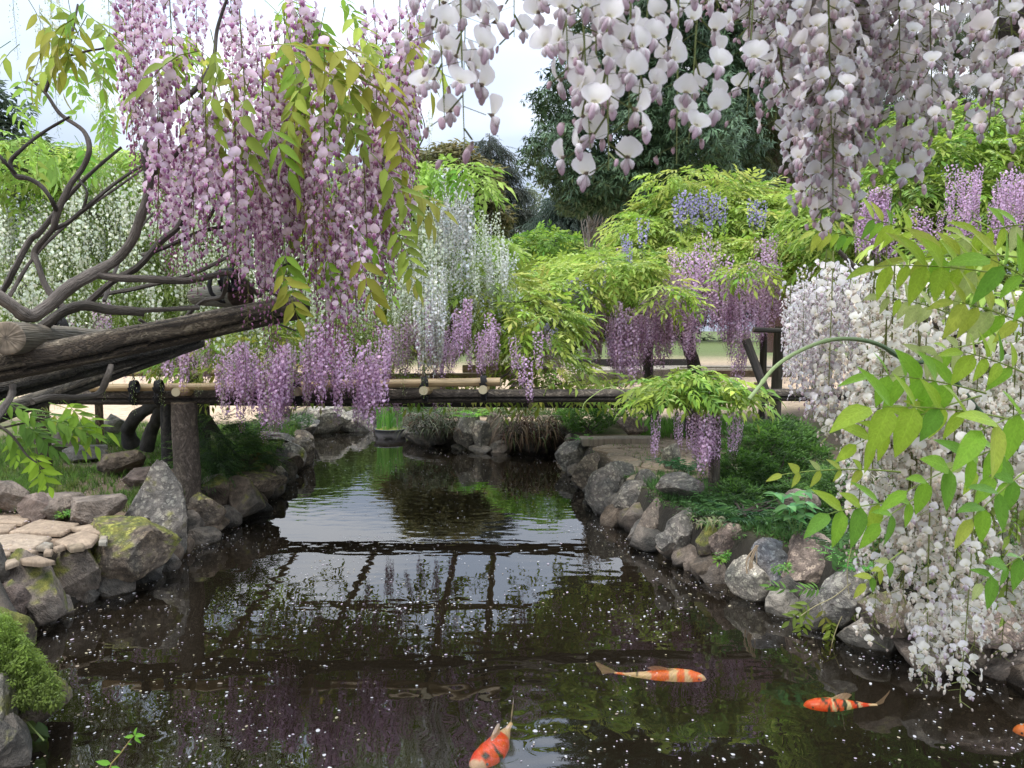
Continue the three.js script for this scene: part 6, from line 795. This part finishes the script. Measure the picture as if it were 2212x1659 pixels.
// --- the white wisteria overhead, on a trellis above the camera
{
  const t = thing('white_wisteria', 'blush-white wisteria hanging from above along the top right of the photo', 'wisteria', V(2.6, 0.45, 1.2));
  part('trunk', logGeo(V(2.6, 0.45, 1.2), V(2.2, 3.1, 0.2), 0.09, 0.06, { col: C.bark, seed: 81 }), M.bark, t);
  const br = (b, s) => part('branch', woody(b, 9, [0.06, 0.045, 0.035], 0.2, s, 20).build(), M.bark, t); br([[2330, -60, 1.2, .06], [2262, 20, 1.2, .052], [2215, 72, 1.22, .046], [2180, 40, 1.25, .024]], 82);
  const V0 = [[3.0, 3.3, 0.4], [1.6, 3.2, -0.4], [0.2, 3.15, -0.8], [-1.2, 3.2, -0.6]].map((q) => V(...q)), pc = new THREE.CatmullRomCurve3(V0).getPoints(20), bg = new Geo(); bg.tube(pc, 0.03, 8, C.bark, true, 0.15, 3); part('branch', bg.build(), M.bark, t);
  const o = { L: 0.5, n: 60, r0: 0.048, r1: 0.024, size: 0.028, open: 0.93, stem: 0.0022 }, A = racemeSet('blush0', 0, FC.blush, o, 7), low = outline([[1160, 60], [1240, 150], [1300, 250], [1380, 220], [1430, 160], [1520, 220], [1560, 120], [1640, 140], [1690, 220], [1712, 320], [1728, 440], [1740, 400], [1800, 450], [1840, 430], [1880, 300], [1920, 330], [1960, 420], [2000, 430], [2040, 350], [2090, 180], [2130, 340], [2170, 370], [2230, 330]]);
  const F = openFloret(0, FC.blush).build(), Bd = budFloret(0, FC.blush).build(); let n = 0;
  const detail = (u, v1, d, seed, oo) => { const { spots, axis } = racemeSpots(seed, oo), e = P(u, v1 - oo.L / U(1, d), d), m = put('flower_cluster', stemOf(axis, spots, oo.stem, 0, FC.blush.stem).build(), M.stem, t); m.position.copy(e).sub(t.position); for (const q of spots) { const w = axis(q.t).add(e); const vv = w.clone().sub(EYE), yy = vv.dot(V(0, CS, -SN)) / (vv.dot(V(0, -SN, -CS))); if (yy > 0.56) continue; const f = put('blossom', q.open ? F : Bd, M.petal, m); spotMatrix(q).decompose(f.position, f.quaternion, f.scale); n++; } };
  const sparse = { L: 0.40, n: 26, r0: 0.038, r1: 0.026, size: 0.036, open: 0.96, stem: 0.0016 }, loose = { L: 0.4, n: 34, r0: 0.05, r1: 0.025, size: 0.030, open: 0.9, stem: 0.0018 };
  detail(990, 320, 0.92, 1, sparse); detail(940, 250, 0.95, 2, sparse); detail(1010, 160, 1.0, 12, sparse); detail(1310, 345, 0.78, 3, loose); detail(1250, 300, 0.82, 4, loose); detail(1215, 150, 0.8, 5, loose); detail(1370, 250, 0.85, 6, loose); detail(1430, 190, 0.85, 7, loose); detail(1520, 300, 0.95, 8, loose); detail(1640, 240, 1.0, 9, loose); detail(1290, 230, 0.9, 10, loose); detail(1110, 60, 0.95, 11, loose); detail(1470, 340, 0.95, 13, { ...loose, n: 8 });
  hangRacemes(t, A, hangArea(60, 421, 1.0, (R) => { const q = R(), u = q < 0.66 ? 1645 + R() * 230 : q < 0.82 ? 1880 + R() * 170 : q < 0.94 ? 2090 + R() * 150 : 1540 + R() * 100, d = 1.12 + R() * 0.5, b = low(u) - Math.pow(R(), 1.4) * 200; return [u, b - 0.5 / U(1, d), d]; }), M.petal, 100);
  // its leaves make a roof above the frame
  const R = rng(431), lv = []; for (let k = 0; k < 420; k++) { const x = -3.2 + R() * 7, z = 1.5 - R() * 3.4, y = 3.25 + 0.35 * R() + Math.max(0, -z - 0.6) * 0.28; lv.push({ m: place(V(x, y, z), V(R() - 0.5, -0.2, R() - 0.5), V(0, 1, 0), 0.26), c: mixc([0.16, 0.28, 0.03], [0.34, 0.4, 0.05], R()) }); } putLeaves(t, farLeaves, lv, 0);
}
// ------------------------------------------------------------------ shrubs, ferns, grass, weeds
function shrub(name, label, category, foot, blobs, n, geos, size, colors, o = {}) {
  const t = thing(name, label, category, foot), R = rng(o.seed || 5); for (let k = 0; k < (o.stems || 5); k++) { const b = blobs[k % blobs.length], a = foot.clone().add(V((R() - 0.5) * 0.15, 0, (R() - 0.5) * 0.15)); part('stem', limbTube(a, b.p.clone().add(V((R() - 0.5) * b.rx, 0, (R() - 0.5) * b.rz)), 0.012, k + 3), M.bark, t); }
  const l = crownLeaves(blobs, n, o.seed || 5, size, colors, { hang: -0.35, gaps: o.gaps ?? -0.05, inner: 0.5, lump: 0.3 }), per = geos.map(() => []); l.forEach((e, i) => per[i % geos.length].push(e)); per.forEach((q, k) => { if (q.length) inst('foliage', geos[k], M.leaf, q, t); }); return t;
}
const azalea = [clumpGeo(61, 11, 0.55, 0.34, -0.35, 0.8), clumpGeo(62, 11, 0.5, 0.36, -0.45, 0.8)], DK = [[0.07, 0.15, 0.026], [0.10, 0.21, 0.036], [0.16, 0.30, 0.05], [0.045, 0.10, 0.022]], BR = [[0.10, 0.22, 0.03], [0.16, 0.32, 0.045], [0.06, 0.14, 0.025]];
shrub('azalea_shrub', 'rounded dark green azalea shrub behind the slim right post', 'shrub', PY(1660, 1060, 0.55), [blob(1655, 965, 7.3, 95, 55, 0.55), blob(1610, 1015, 7.0, 70, 50, 0.4), blob(1700, 945, 7.5, 65, 40, 0.4), blob(1740, 1000, 7.2, 60, 55, 0.4), blob(1660, 1040, 6.9, 110, 40, 0.4)], 3200, azalea, 0.085, DK, { seed: 501 });
shrub('azalea_shrub', 'low azalea bush growing in front of the dark rounded shrub', 'shrub', PY(1610, 1110, 0.5), [blob(1590, 1075, 6.5, 50, 40, 0.35), blob(1720, 1075, 6.4, 60, 35, 0.35), blob(1780, 1100, 6.0, 60, 40, 0.35)], 900, azalea, 0.075, DK, { seed: 502 });
shrub('azalea_shrub', 'bright green bush under the beam at the far end of the right path', 'shrub', PY(1270, 935, 0.45), [blob(1270, 905, 11.6, 60, 30, 0.5), blob(1330, 890, 12.5, 60, 25, 0.5), blob(1225, 900, 12, 30, 24, 0.4)], 1100, azalea, 0.10, BR, { seed: 503 });
shrub('azalea_shrub', 'dull green bush on the slope below the white racemes', 'shrub', PY(1830, 1100, 0.6), [blob(1850, 1050, 6.0, 80, 50, 0.4), blob(1790, 1040, 6.4, 40, 30, 0.3)], 800, azalea, 0.075, DK, { seed: 504 });
shrub('azalea_shrub', 'mass of dark leaves under the cream-white racemes at the right edge', 'shrub', PY(2080, 1260, 0.55), [blob(2060, 1190, 4.6, 130, 70, 0.4), blob(2200, 1180, 4.4, 90, 90, 0.4), blob(1960, 1170, 4.9, 70, 60, 0.4)], 1000, azalea, 0.085, DK, { seed: 505 });
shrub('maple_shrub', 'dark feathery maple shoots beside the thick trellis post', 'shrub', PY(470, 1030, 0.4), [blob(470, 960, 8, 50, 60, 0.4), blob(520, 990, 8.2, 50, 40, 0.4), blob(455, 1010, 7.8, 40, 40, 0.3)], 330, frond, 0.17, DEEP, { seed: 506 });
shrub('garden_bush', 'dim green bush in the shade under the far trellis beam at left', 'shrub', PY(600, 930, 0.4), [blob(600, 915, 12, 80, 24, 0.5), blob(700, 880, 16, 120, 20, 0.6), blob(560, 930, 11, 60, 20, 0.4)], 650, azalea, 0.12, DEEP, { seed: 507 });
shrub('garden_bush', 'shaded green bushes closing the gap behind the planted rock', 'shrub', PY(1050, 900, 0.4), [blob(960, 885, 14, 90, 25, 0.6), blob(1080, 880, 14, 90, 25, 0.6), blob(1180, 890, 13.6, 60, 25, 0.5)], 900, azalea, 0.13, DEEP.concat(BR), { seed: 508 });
// big-leaved plant in front of the shrubs
{
  const f = PY(1722, 1165, 0.45), t = thing('hydrangea', 'young plant with broad blue-green leaves above the largest lichened boulder', 'plant', f), R = rng(61), v = [leafletGeo(1, 0.62, 0.2, 0.15, 4).build(), leafletGeo(1, 0.56, 0.3, 0.12, 4).build()], ms = [[0.10, 0.25, 0.07], [0.14, 0.33, 0.10], [0.08, 0.20, 0.05]].map(leafMatOf);
  for (let s = 0; s < 7; s++) { const top = V((R() - 0.5) * 0.42, 0.16 + 0.2 * R(), (R() - 0.5) * 0.3), g = new Geo(); g.tube([V(0, 0, 0), top.clone().multiplyScalar(0.6), top], [0.005, 0.004, 0.003], 5, [0.12, 0.2, 0.05], false); const st = put('stem', g.build(), M.stem, t); for (let k = 0; k < 6; k++) { const a = k * 1.57 + (k > 3 ? 0.8 : 0), y = k < 4 ? 1 : 0.7, l = put('leaf', v[k % 2], ms[(k + s) % 3], st); place(top.clone().multiplyScalar(y), V(Math.cos(a), 0.25 - 0.5 * R(), Math.sin(a)), V(0, 1, 0.2), 0.10 * (0.75 + 0.5 * R())).decompose(l.position, l.quaternion, l.scale); } }
}
// ferns
const fernLeaf = [71, 72].map((s) => compoundGeo(11, s, { ll: 0.2, lw: 0.05, droop: 0.5, hang: 0.1, ang: 1.3, start: 0.12, rows: 1 }).build());
function fern(label, f, n, size, c, seed, group) { const t = thing('fern', label, 'fern', f, group), R = rng(seed); for (let k = 0; k < n; k++) { const a = k / n * 6.28 + R() * 0.5, m = put('frond', fernLeaf[k % 2], leafMatOf(mixc(c, scalec(c, 1.7), R())), t); place(V(0, 0.0, 0), V(Math.cos(a), 0.65 + 0.5 * R(), Math.sin(a)), V(0, 1, 0), size * (0.75 + 0.5 * R())).decompose(m.position, m.quaternion, m.scale); } return t; }
fern('bright green fern on top of the planted rock at the far bank', P(1035, 900, 12.3), 16, 0.34, [0.20, 0.40, 0.06], 601); fern('smaller fern beside the bright one on the planted rock', P(1010, 905, 12.2), 11, 0.26, [0.14, 0.30, 0.05], 602);
fern('dark nandina-like fern clump beside the upright pale stone', PY(1480, 1020, 0.45), 15, 0.36, [0.05, 0.13, 0.05], 603); fern('low fern at the front corner of the right path by the pond', PY(1265, 955, 0.42), 10, 0.22, [0.14, 0.34, 0.07], 604);
[[1560, 1115, 0.3, 'fern above the brown mossy stone of the right bank'], [1600, 1125, 0.34, 'dark fern just above the reddish boulder with a white lichen streak'], [1640, 1135, 0.34, 'dark fern growing behind the slate coloured boulder'], [1680, 1130, 0.36, 'dark fern left of the broad-leaved young plant'], [1620, 1105, 0.36, 'fern in the second row, under the low azalea bush'], [1700, 1105, 0.34, 'fern behind the broad-leaved young plant'], [1760, 1150, 0.36, 'dark fern right of the broad-leaved young plant'], [1790, 1180, 0.3, 'fern leaning over the largest lichened boulder'], [1560, 1090, 0.3, 'fern at the foot of the slim right post'], [1520, 1115, 0.22, 'small fern in front of the broad grey boulder']].forEach(([u, v, s, l], i) => fern(l, PY(u, v, 0.42), 11, s, [0.05, 0.12, 0.035], 610 + i));
fern('bright fern sprouting on the slope by the lichened boulder at right', PY(1845, 1235, 0.42), 9, 0.22, [0.12, 0.32, 0.06], 631); fern('small fern rooted in the stones right of the slate coloured boulder', PY(1580, 1112, 0.42), 7, 0.16, [0.10, 0.26, 0.06], 632);
// grass, by the instance
const tuft = [81, 82].map((s) => { const g = new Geo(), R = rng(s); for (let k = 0; k < 9; k++) { const a = R() * 6.28, l = 0.6 + 0.6 * R(), e = 0.25 + 0.5 * R(), w = 0.03, x = Math.cos(a), z = Math.sin(a); let p = null; for (let j = 0; j <= 3; j++) { const t = j / 3, r = e * l * t * t, y = l * (t - 0.35 * t * t * e), i = g.v(x * r - z * w * (1 - t), y, z * r + x * w * (1 - t)), q = g.v(x * r + z * w * (1 - t), y, z * r - x * w * (1 - t)); if (p) g.f(p[0], p[1], q, i); p = [i, q]; } } return g.build(); });
const weed = [clumpGeo(91, 12, 0.55, 0.5, 0.1, 0.6), clumpGeo(92, 12, 0.5, 0.45, 0.1, 0.7)];
function cover(name, label, cat, geos, n, seed, area, size, colors, pick = () => 1, lift = 0) {
  const R = rng(seed), per = geos.map(() => []); let k = 0, guard = 0;
  while (k < n && guard++ < n * 20) { const x = lerp(area[0], area[1], R()), z = lerp(area[2], area[3], R()), d = pondDist(x, z); if (d < 0.14) continue; const den = pick(x, z, d, R); if (R() > den) continue; const s = size * (0.55 + 0.8 * R()), q = fbm(x * 1.5, seed, z * 1.5, 3), c = scalec(mixc(colors[0], colors[Math.floor(clamp(0.5 + q * 1.4 + (R() - 0.5) * 0.5) * 0.999 * colors.length)], 0.8), 0.75 + 0.5 * R()); per[k++ % geos.length].push({ m: new THREE.Matrix4().compose(V(x, groundY(x, z, d) + lift, z), new THREE.Quaternion().setFromEuler(new THREE.Euler((R() - 0.5) * 0.3, R() * 6.28, (R() - 0.5) * 0.3)), V(s, s * (0.7 + 0.6 * R()), s)), c }); }
  const t = geos.length === 1 ? null : new THREE.Group(); t.name = numbered(name); scene.add(t); tag(t, label, cat, null, 'stuff'); per.forEach((l, i) => { if (l.length) { const m = inst(name + '_clumps', geos[i], M.leaf, l, t); } }); return t;
}
const GR = [[0.12, 0.22, 0.035], [0.17, 0.31, 0.05], [0.08, 0.15, 0.03], [0.20, 0.24, 0.05]];
cover('grass', 'thin dark green grass and moss on the left bank behind the flagstone path', 'grass', tuft, 17000, 701, [-7.5, -2.9, -12.4, -6.3], 0.085, GR, (x, z) => clamp(0.72 + 2.2 * fbm(x * 0.9, 3, z * 0.9, 4)));
cover('weeds', 'low leafy weeds on the left bank', 'weeds', weed, 3600, 702, [-7.5, -2.9, -12.4, -6.4], 0.06, GR, (x, z) => clamp(0.45 + 2.6 * fbm(x * 0.8 + 3, 5, z * 0.8, 4)));
cover('weeds', 'green weeds and ground ivy covering the right bank under the shrubs', 'weeds', weed, 6000, 703, [1.1, 5.2, -8.2, -3.6], 0.07, DK.concat([[0.12, 0.25, 0.05]]), (x, z, d) => (d < 0.28 ? 0.25 : clamp(0.65 + 1.5 * fbm(x, 5, z, 3))));
cover('grass', 'bright fine grass beside the step of the right path', 'grass', tuft, 1500, 704, [1.9, 3.6, -12.6, -10.6], 0.13, [[0.12, 0.26, 0.04], [0.16, 0.34, 0.05], [0.09, 0.2, 0.04]], (x, z) => clamp(0.7 + fbm(x * 2, 1, z * 2, 2)));
cover('grass', 'short grass on the right bank round the broad grey boulder', 'grass', tuft, 2600, 705, [1.2, 2.6, -8.0, -5.4], 0.085, [[0.10, 0.22, 0.05], [0.15, 0.30, 0.09], [0.07, 0.15, 0.04]], (x, z, d) => (d < 0.25 ? 0.1 : 0.8));
cover('grass', 'tufts of grass growing between the stones of the right path', 'grass', tuft, 320, 706, [1.0, 2.7, -10.8, -8.0], 0.05, [[0.14, 0.26, 0.05], [0.18, 0.3, 0.06]], (x, z) => clamp(0.3 + 2 * fbm(x * 2, 1, z * 2, 2)), 0.02);
// small sprigs at the feet of the stones
[['small green sprig in front of the purplish stone by the path', 62, 1098], ['tiny weed between the low boulders behind the path', 90, 1110], ['low sprig of weed at the foot of the long angular boulder', 145, 1118], ['pale green weed on the stones below the reddish boulder with a lichen streak', 1562, 1212], ['bright weed in the crack below the slate coloured boulder', 1690, 1238], ['leafy weed on top of the mossy brown stone of the right bank', 1520, 1128], ['weed beside the large light wedge-shaped boulder', 1470, 1100]].forEach(([l, u, v], i) => { const f = PY(u, v, i < 3 ? 0.46 : 0.28), t = thing('weed_sprig', l, 'weed', f), R = rng(900 + i); for (let k = 0; k < 9; k++) { const m = put('leaf', weed[k % 2], leafMatOf(mixc([0.12, 0.26, 0.04], [0.22, 0.40, 0.07], R())), t); place(V((R() - 0.5) * 0.12, 0.01 + 0.05 * R(), (R() - 0.5) * 0.08), V(R() - 0.5, 0.2, R() - 0.5), V(0, 1, 0), 0.045 + 0.03 * R()).decompose(m.position, m.quaternion, m.scale); } });
// fallen petals on the ground
{ const R = rng(711), q = new Geo(); q.f(q.v(-0.6, 0, -0.5), q.v(-0.5, 0.1, 0.5), q.v(0.6, 0, 0.5), q.v(0.5, 0.15, -0.5)); const l = []; for (let k = 0; k < 2400; k++) { const left = R() < 0.75, x = left ? -7 + R() * 4 : 1 + R() * 1.8, z = left ? -10 + R() * 5.6 : -10.5 + R() * 2.5, d = pondDist(x, z); if (d < 0.15) continue; const s = 0.006 + 0.007 * R(), on = left ? (z > -6.4 && x < -3.4) : true; l.push({ m: new THREE.Matrix4().compose(V(x, Math.max(groundY(x, z, d), on && R() < 0.7 ? 0.44 : 0) + 0.012, z), new THREE.Quaternion().setFromEuler(new THREE.Euler(0, R() * 6, 0)), V(s, s, s)), c: R() < 0.7 ? [0.74, 0.62, 0.66] : [0.6, 0.42, 0.3] }); } tag(inst('fallen_petals', q.build(), M.petal, l), 'pinkish fallen petals littering the flagstones and earth of the banks', 'petals', null, 'stuff'); }
// clumps of long dry and green sedge by the water
function sedge(label, u0, u1, v0, v1, d, n, cols, seed, len, hang) {
  const f = PY((u0 + u1) / 2, v1, 0), t = thing('sedge_clump', label, 'grass clump', f), R = rng(seed), all = new Geo(); let made = 0;
  for (let k = 0; k < n; k++) { const b = P(lerp(u0, u1, R()), lerp(v0, v1, R() * 0.8), d + (R() - 0.5) * 0.7).sub(f), a = R() * 6.28, x = Math.cos(a), z = Math.abs(Math.sin(a)) * 1.1 - 0.2, l = len * (0.6 + 0.7 * R()), c = scalec(cols[Math.floor(R() * cols.length)], 0.7 + 0.6 * R()), g = k < 200 ? new Geo() : all; let p = null; for (let j = 0; j <= 5; j++) { const s = j / 5, r = l * 0.62 * s, y = l * (0.55 * s - hang * s * s), w = 0.0115 * (1 - s * s) + 0.0008, i = g.v(b.x + x * r - z * w, b.y + y, b.z + z * r + x * w, c), q = g.v(b.x + x * r + z * w, b.y + y, b.z + z * r - x * w, c); if (p) g.f(p[0], p[1], q, i); p = [i, q]; } if (k < 200) { put('blade', g.build(), M.leaf, t); made++; } }
  if (n > 200) { const m = put('blades', all.build(), M.leaf, t); m.userData.kind = 'stuff'; } return t;
}
sedge('dry brown sedge clump drooping into the water right of the planted rock', 1085, 1205, 900, 965, 11.9, 620, [[0.08, 0.04, 0.022], [0.10, 0.06, 0.035], [0.05, 0.03, 0.018], [0.06, 0.08, 0.025], [0.20, 0.15, 0.09]], 801, 0.5, 0.85); sedge('dark green sedge hanging over the water between the iris pot and the planted rock', 880, 985, 895, 945, 12.5, 480, [[0.06, 0.085, 0.035], [0.10, 0.12, 0.06], [0.035, 0.05, 0.02], [0.12, 0.07, 0.04], [0.18, 0.19, 0.12]], 802, 0.5, 0.75); sedge('green sedge growing behind the ferns on the planted rock', 960, 1200, 875, 905, 12.7, 420, [[0.12, 0.18, 0.05], [0.18, 0.26, 0.07], [0.2, 0.14, 0.07]], 803, 0.4, 0.6);
sedge('thin grass drooping over the mossy boulder of the right bank', 1500, 1560, 1115, 1140, 5.9, 70, [[0.14, 0.2, 0.06], [0.22, 0.2, 0.1]], 804, 0.12, 0.8);
// moss cushion and leaves at the bottom left corner
{ const R = rng(821), per = [[], []], t = thing('moss_cushion', 'bright green cushion of moss and weeds over the boulders at the bottom left corner', 'moss', PY(50, 1480, 0.1)); tag(t, null, null, null, 'stuff'); for (let k = 0; k < 3600; k++) { const u = -60 + R() * 190, v = 1330 + R() * 200, lim = u < 60 ? 1480 : 1330 + (u - 20) * 1.3; if (v < 1330 + Math.max(0, u - 20) * 1.35 || v > 1540 - (u < 30 ? 60 : 0)) continue; const f = clamp((v - 1330) / 220), p = PY(u, v, lerp(0.62, 0.2, f) - 0.12 * R()), s = 0.02 + 0.028 * R(); per[k % 2].push({ m: new THREE.Matrix4().compose(p, new THREE.Quaternion().setFromEuler(new THREE.Euler(R() - 0.5, R() * 6, R() - 0.5)), V(s, s * 1.3, s)), c: mixc([0.20, 0.30, 0.04], [0.13, 0.16, 0.03], f * 0.8 + 0.2 * R()) }); } inst('moss', tuft[0], M.leaf, per[0], t); inst('weeds', weed[0], M.leaf, per[1], t); }
{ const f = PY(70, 1640, 0.0), t = thing('ivy_plant', 'broad green leaves drooping over the water at the bottom left corner', 'plant', f), R = rng(831), v = leafletGeo(1, 0.6, 0.35, 0.12, 4).build(); const g = new Geo(); g.tube([P(20, 1600, 3.6).sub(f), P(60, 1560, 3.55).sub(f), P(95, 1600, 3.5).sub(f)], 0.004, 5, [0.12, 0.16, 0.04]); put('stem', g.build(), M.stem, t); for (let k = 0; k < 26; k++) { const l = put('leaf', v, leafMatOf(mixc([0.07, 0.13, 0.03], [0.18, 0.28, 0.05], R() * R())), t); place(P(30 + R() * 75, 1555 + R() * 110, 3.5 + R() * 0.2).sub(f), V((R() - 0.3), -0.8, R() * 0.5), V(R() - 0.5, 0.6, 1), 0.07 + 0.03 * R()).decompose(l.position, l.quaternion, l.scale); } }
{ const t = thing('water_sprig', 'small sprig with a few green leaves rising from the water at the bottom left', 'plant', PY(238, 1700, -0.05)), R = rng(841), p = [[225, 1700], [240, 1650], [262, 1625], [280, 1600], [290, 1588]].map((q) => P(q[0], q[1], 2.9)), g = new Geo(); g.tube(p, [0.003, 0.0028, 0.0025, 0.002, 0.0012], 5, [0.30, 0.22, 0.07]); part('stem', g.build(), M.stem, t); const v = leafletGeo(1, 0.4, 0.2, 0.12, 3).build(); for (const [u, vv, dx, dy, s] of [[290, 1588, 1, 0.1, 0.045], [290, 1590, -1, 0, 0.04], [290, 1588, 0.3, 0.9, 0.035], [291, 1592, 0.7, -0.6, 0.035], [240, 1650, -1, 0.3, 0.06], [240, 1655, 0.8, -0.4, 0.07], [236, 1660, -0.7, -0.5, 0.06], [262, 1625, -0.8, 0.3, 0.03], [275, 1605, 0.8, -0.2, 0.02]]) { const l = put('leaf', v, leafMatOf([0.16, 0.38, 0.06]), t); place(P(u, vv, 2.9).sub(t.position), V(dx, dy, 0.2), V(0, 0.7, 1), s).decompose(l.position, l.quaternion, l.scale); } }
// wisteria seedling trailing from the right stones into the water
{ const t = thing('wisteria_seedling', 'trailing stem with small yellow-green leaflets hanging from the right stones into the water', 'shoot', PY(1790, 1330, 0.2)), R = rng(851), lv = [], add = (u, v, dx, dy, s, c) => lv.push({ m: place(P(u, v, 4.75), V(dx, dy, 0.3), V(0.2 * (R() - 0.5), 0.6, 1), s), c }), g = new Geo(); for (const q of [[[1840, 1180], [1830, 1230], [1835, 1290], [1850, 1350], [1862, 1402]], [[1838, 1260], [1800, 1290], [1760, 1310], [1730, 1330]], [[1835, 1300], [1810, 1350], [1796, 1395], [1792, 1418]], [[1900, 1340], [1880, 1370], [1862, 1400]]]) g.tube(new THREE.CatmullRomCurve3(q.map((w) => P(w[0], w[1], 4.72))).getPoints(14), 0.003, 5, [0.28, 0.24, 0.12]); part('stem', g.build(), M.stem, t); for (const a of [[1795, 1330, 0, -1, 0.16, [0.24, 0.30, 0.06]], [1760, 1290, -0.6, -0.4, 0.2, [0.16, 0.26, 0.05]], [1745, 1310, -0.2, -1, 0.17, [0.22, 0.3, 0.06]], [1780, 1270, -0.8, 0.1, 0.16, [0.14, 0.26, 0.06]], [1800, 1250, 0.2, 0.9, 0.17, [0.08, 0.2, 0.05]], [1815, 1285, 0.9, -0.3, 0.14, [0.2, 0.28, 0.06]], [1810, 1330, 0.9, 0.2, 0.13, [0.2, 0.26, 0.05]], [1770, 1300, 0.3, -0.8, 0.17, [0.24, 0.26, 0.06]], [1710, 1275, -0.7, 0.3, 0.14, [0.12, 0.24, 0.05]]]) add(...a); putLeaves(t, nearLeaves, lv, 40); }
{ const t = thing('dead_roots', 'bundle of dry hanging roots on the stones beside the slate coloured boulder', 'roots', PY(1625, 1265, 0.15)), R = rng(861); for (let k = 0; k < 9; k++) { const g = new Geo(), u = 1610 + R() * 26, q = [[1632 + R() * 8, 1178], [u, 1205 + R() * 10], [u - 3 + R() * 8, 1240], [u + R() * 10, 1255 + R() * 20]].map((w) => P(w[0], w[1], 5.42)); g.tube(new THREE.CatmullRomCurve3(q).getPoints(12), 0.0035, 4, [0.34, 0.25, 0.16]); part('root', g.build(), M.stem, t); } }
scene.traverse((o) => { if (o.isMesh) { o.castShadow = true; o.receiveShadow = true; } });
renderer.setSize(1024, 768);
renderer.render(scene, camera);
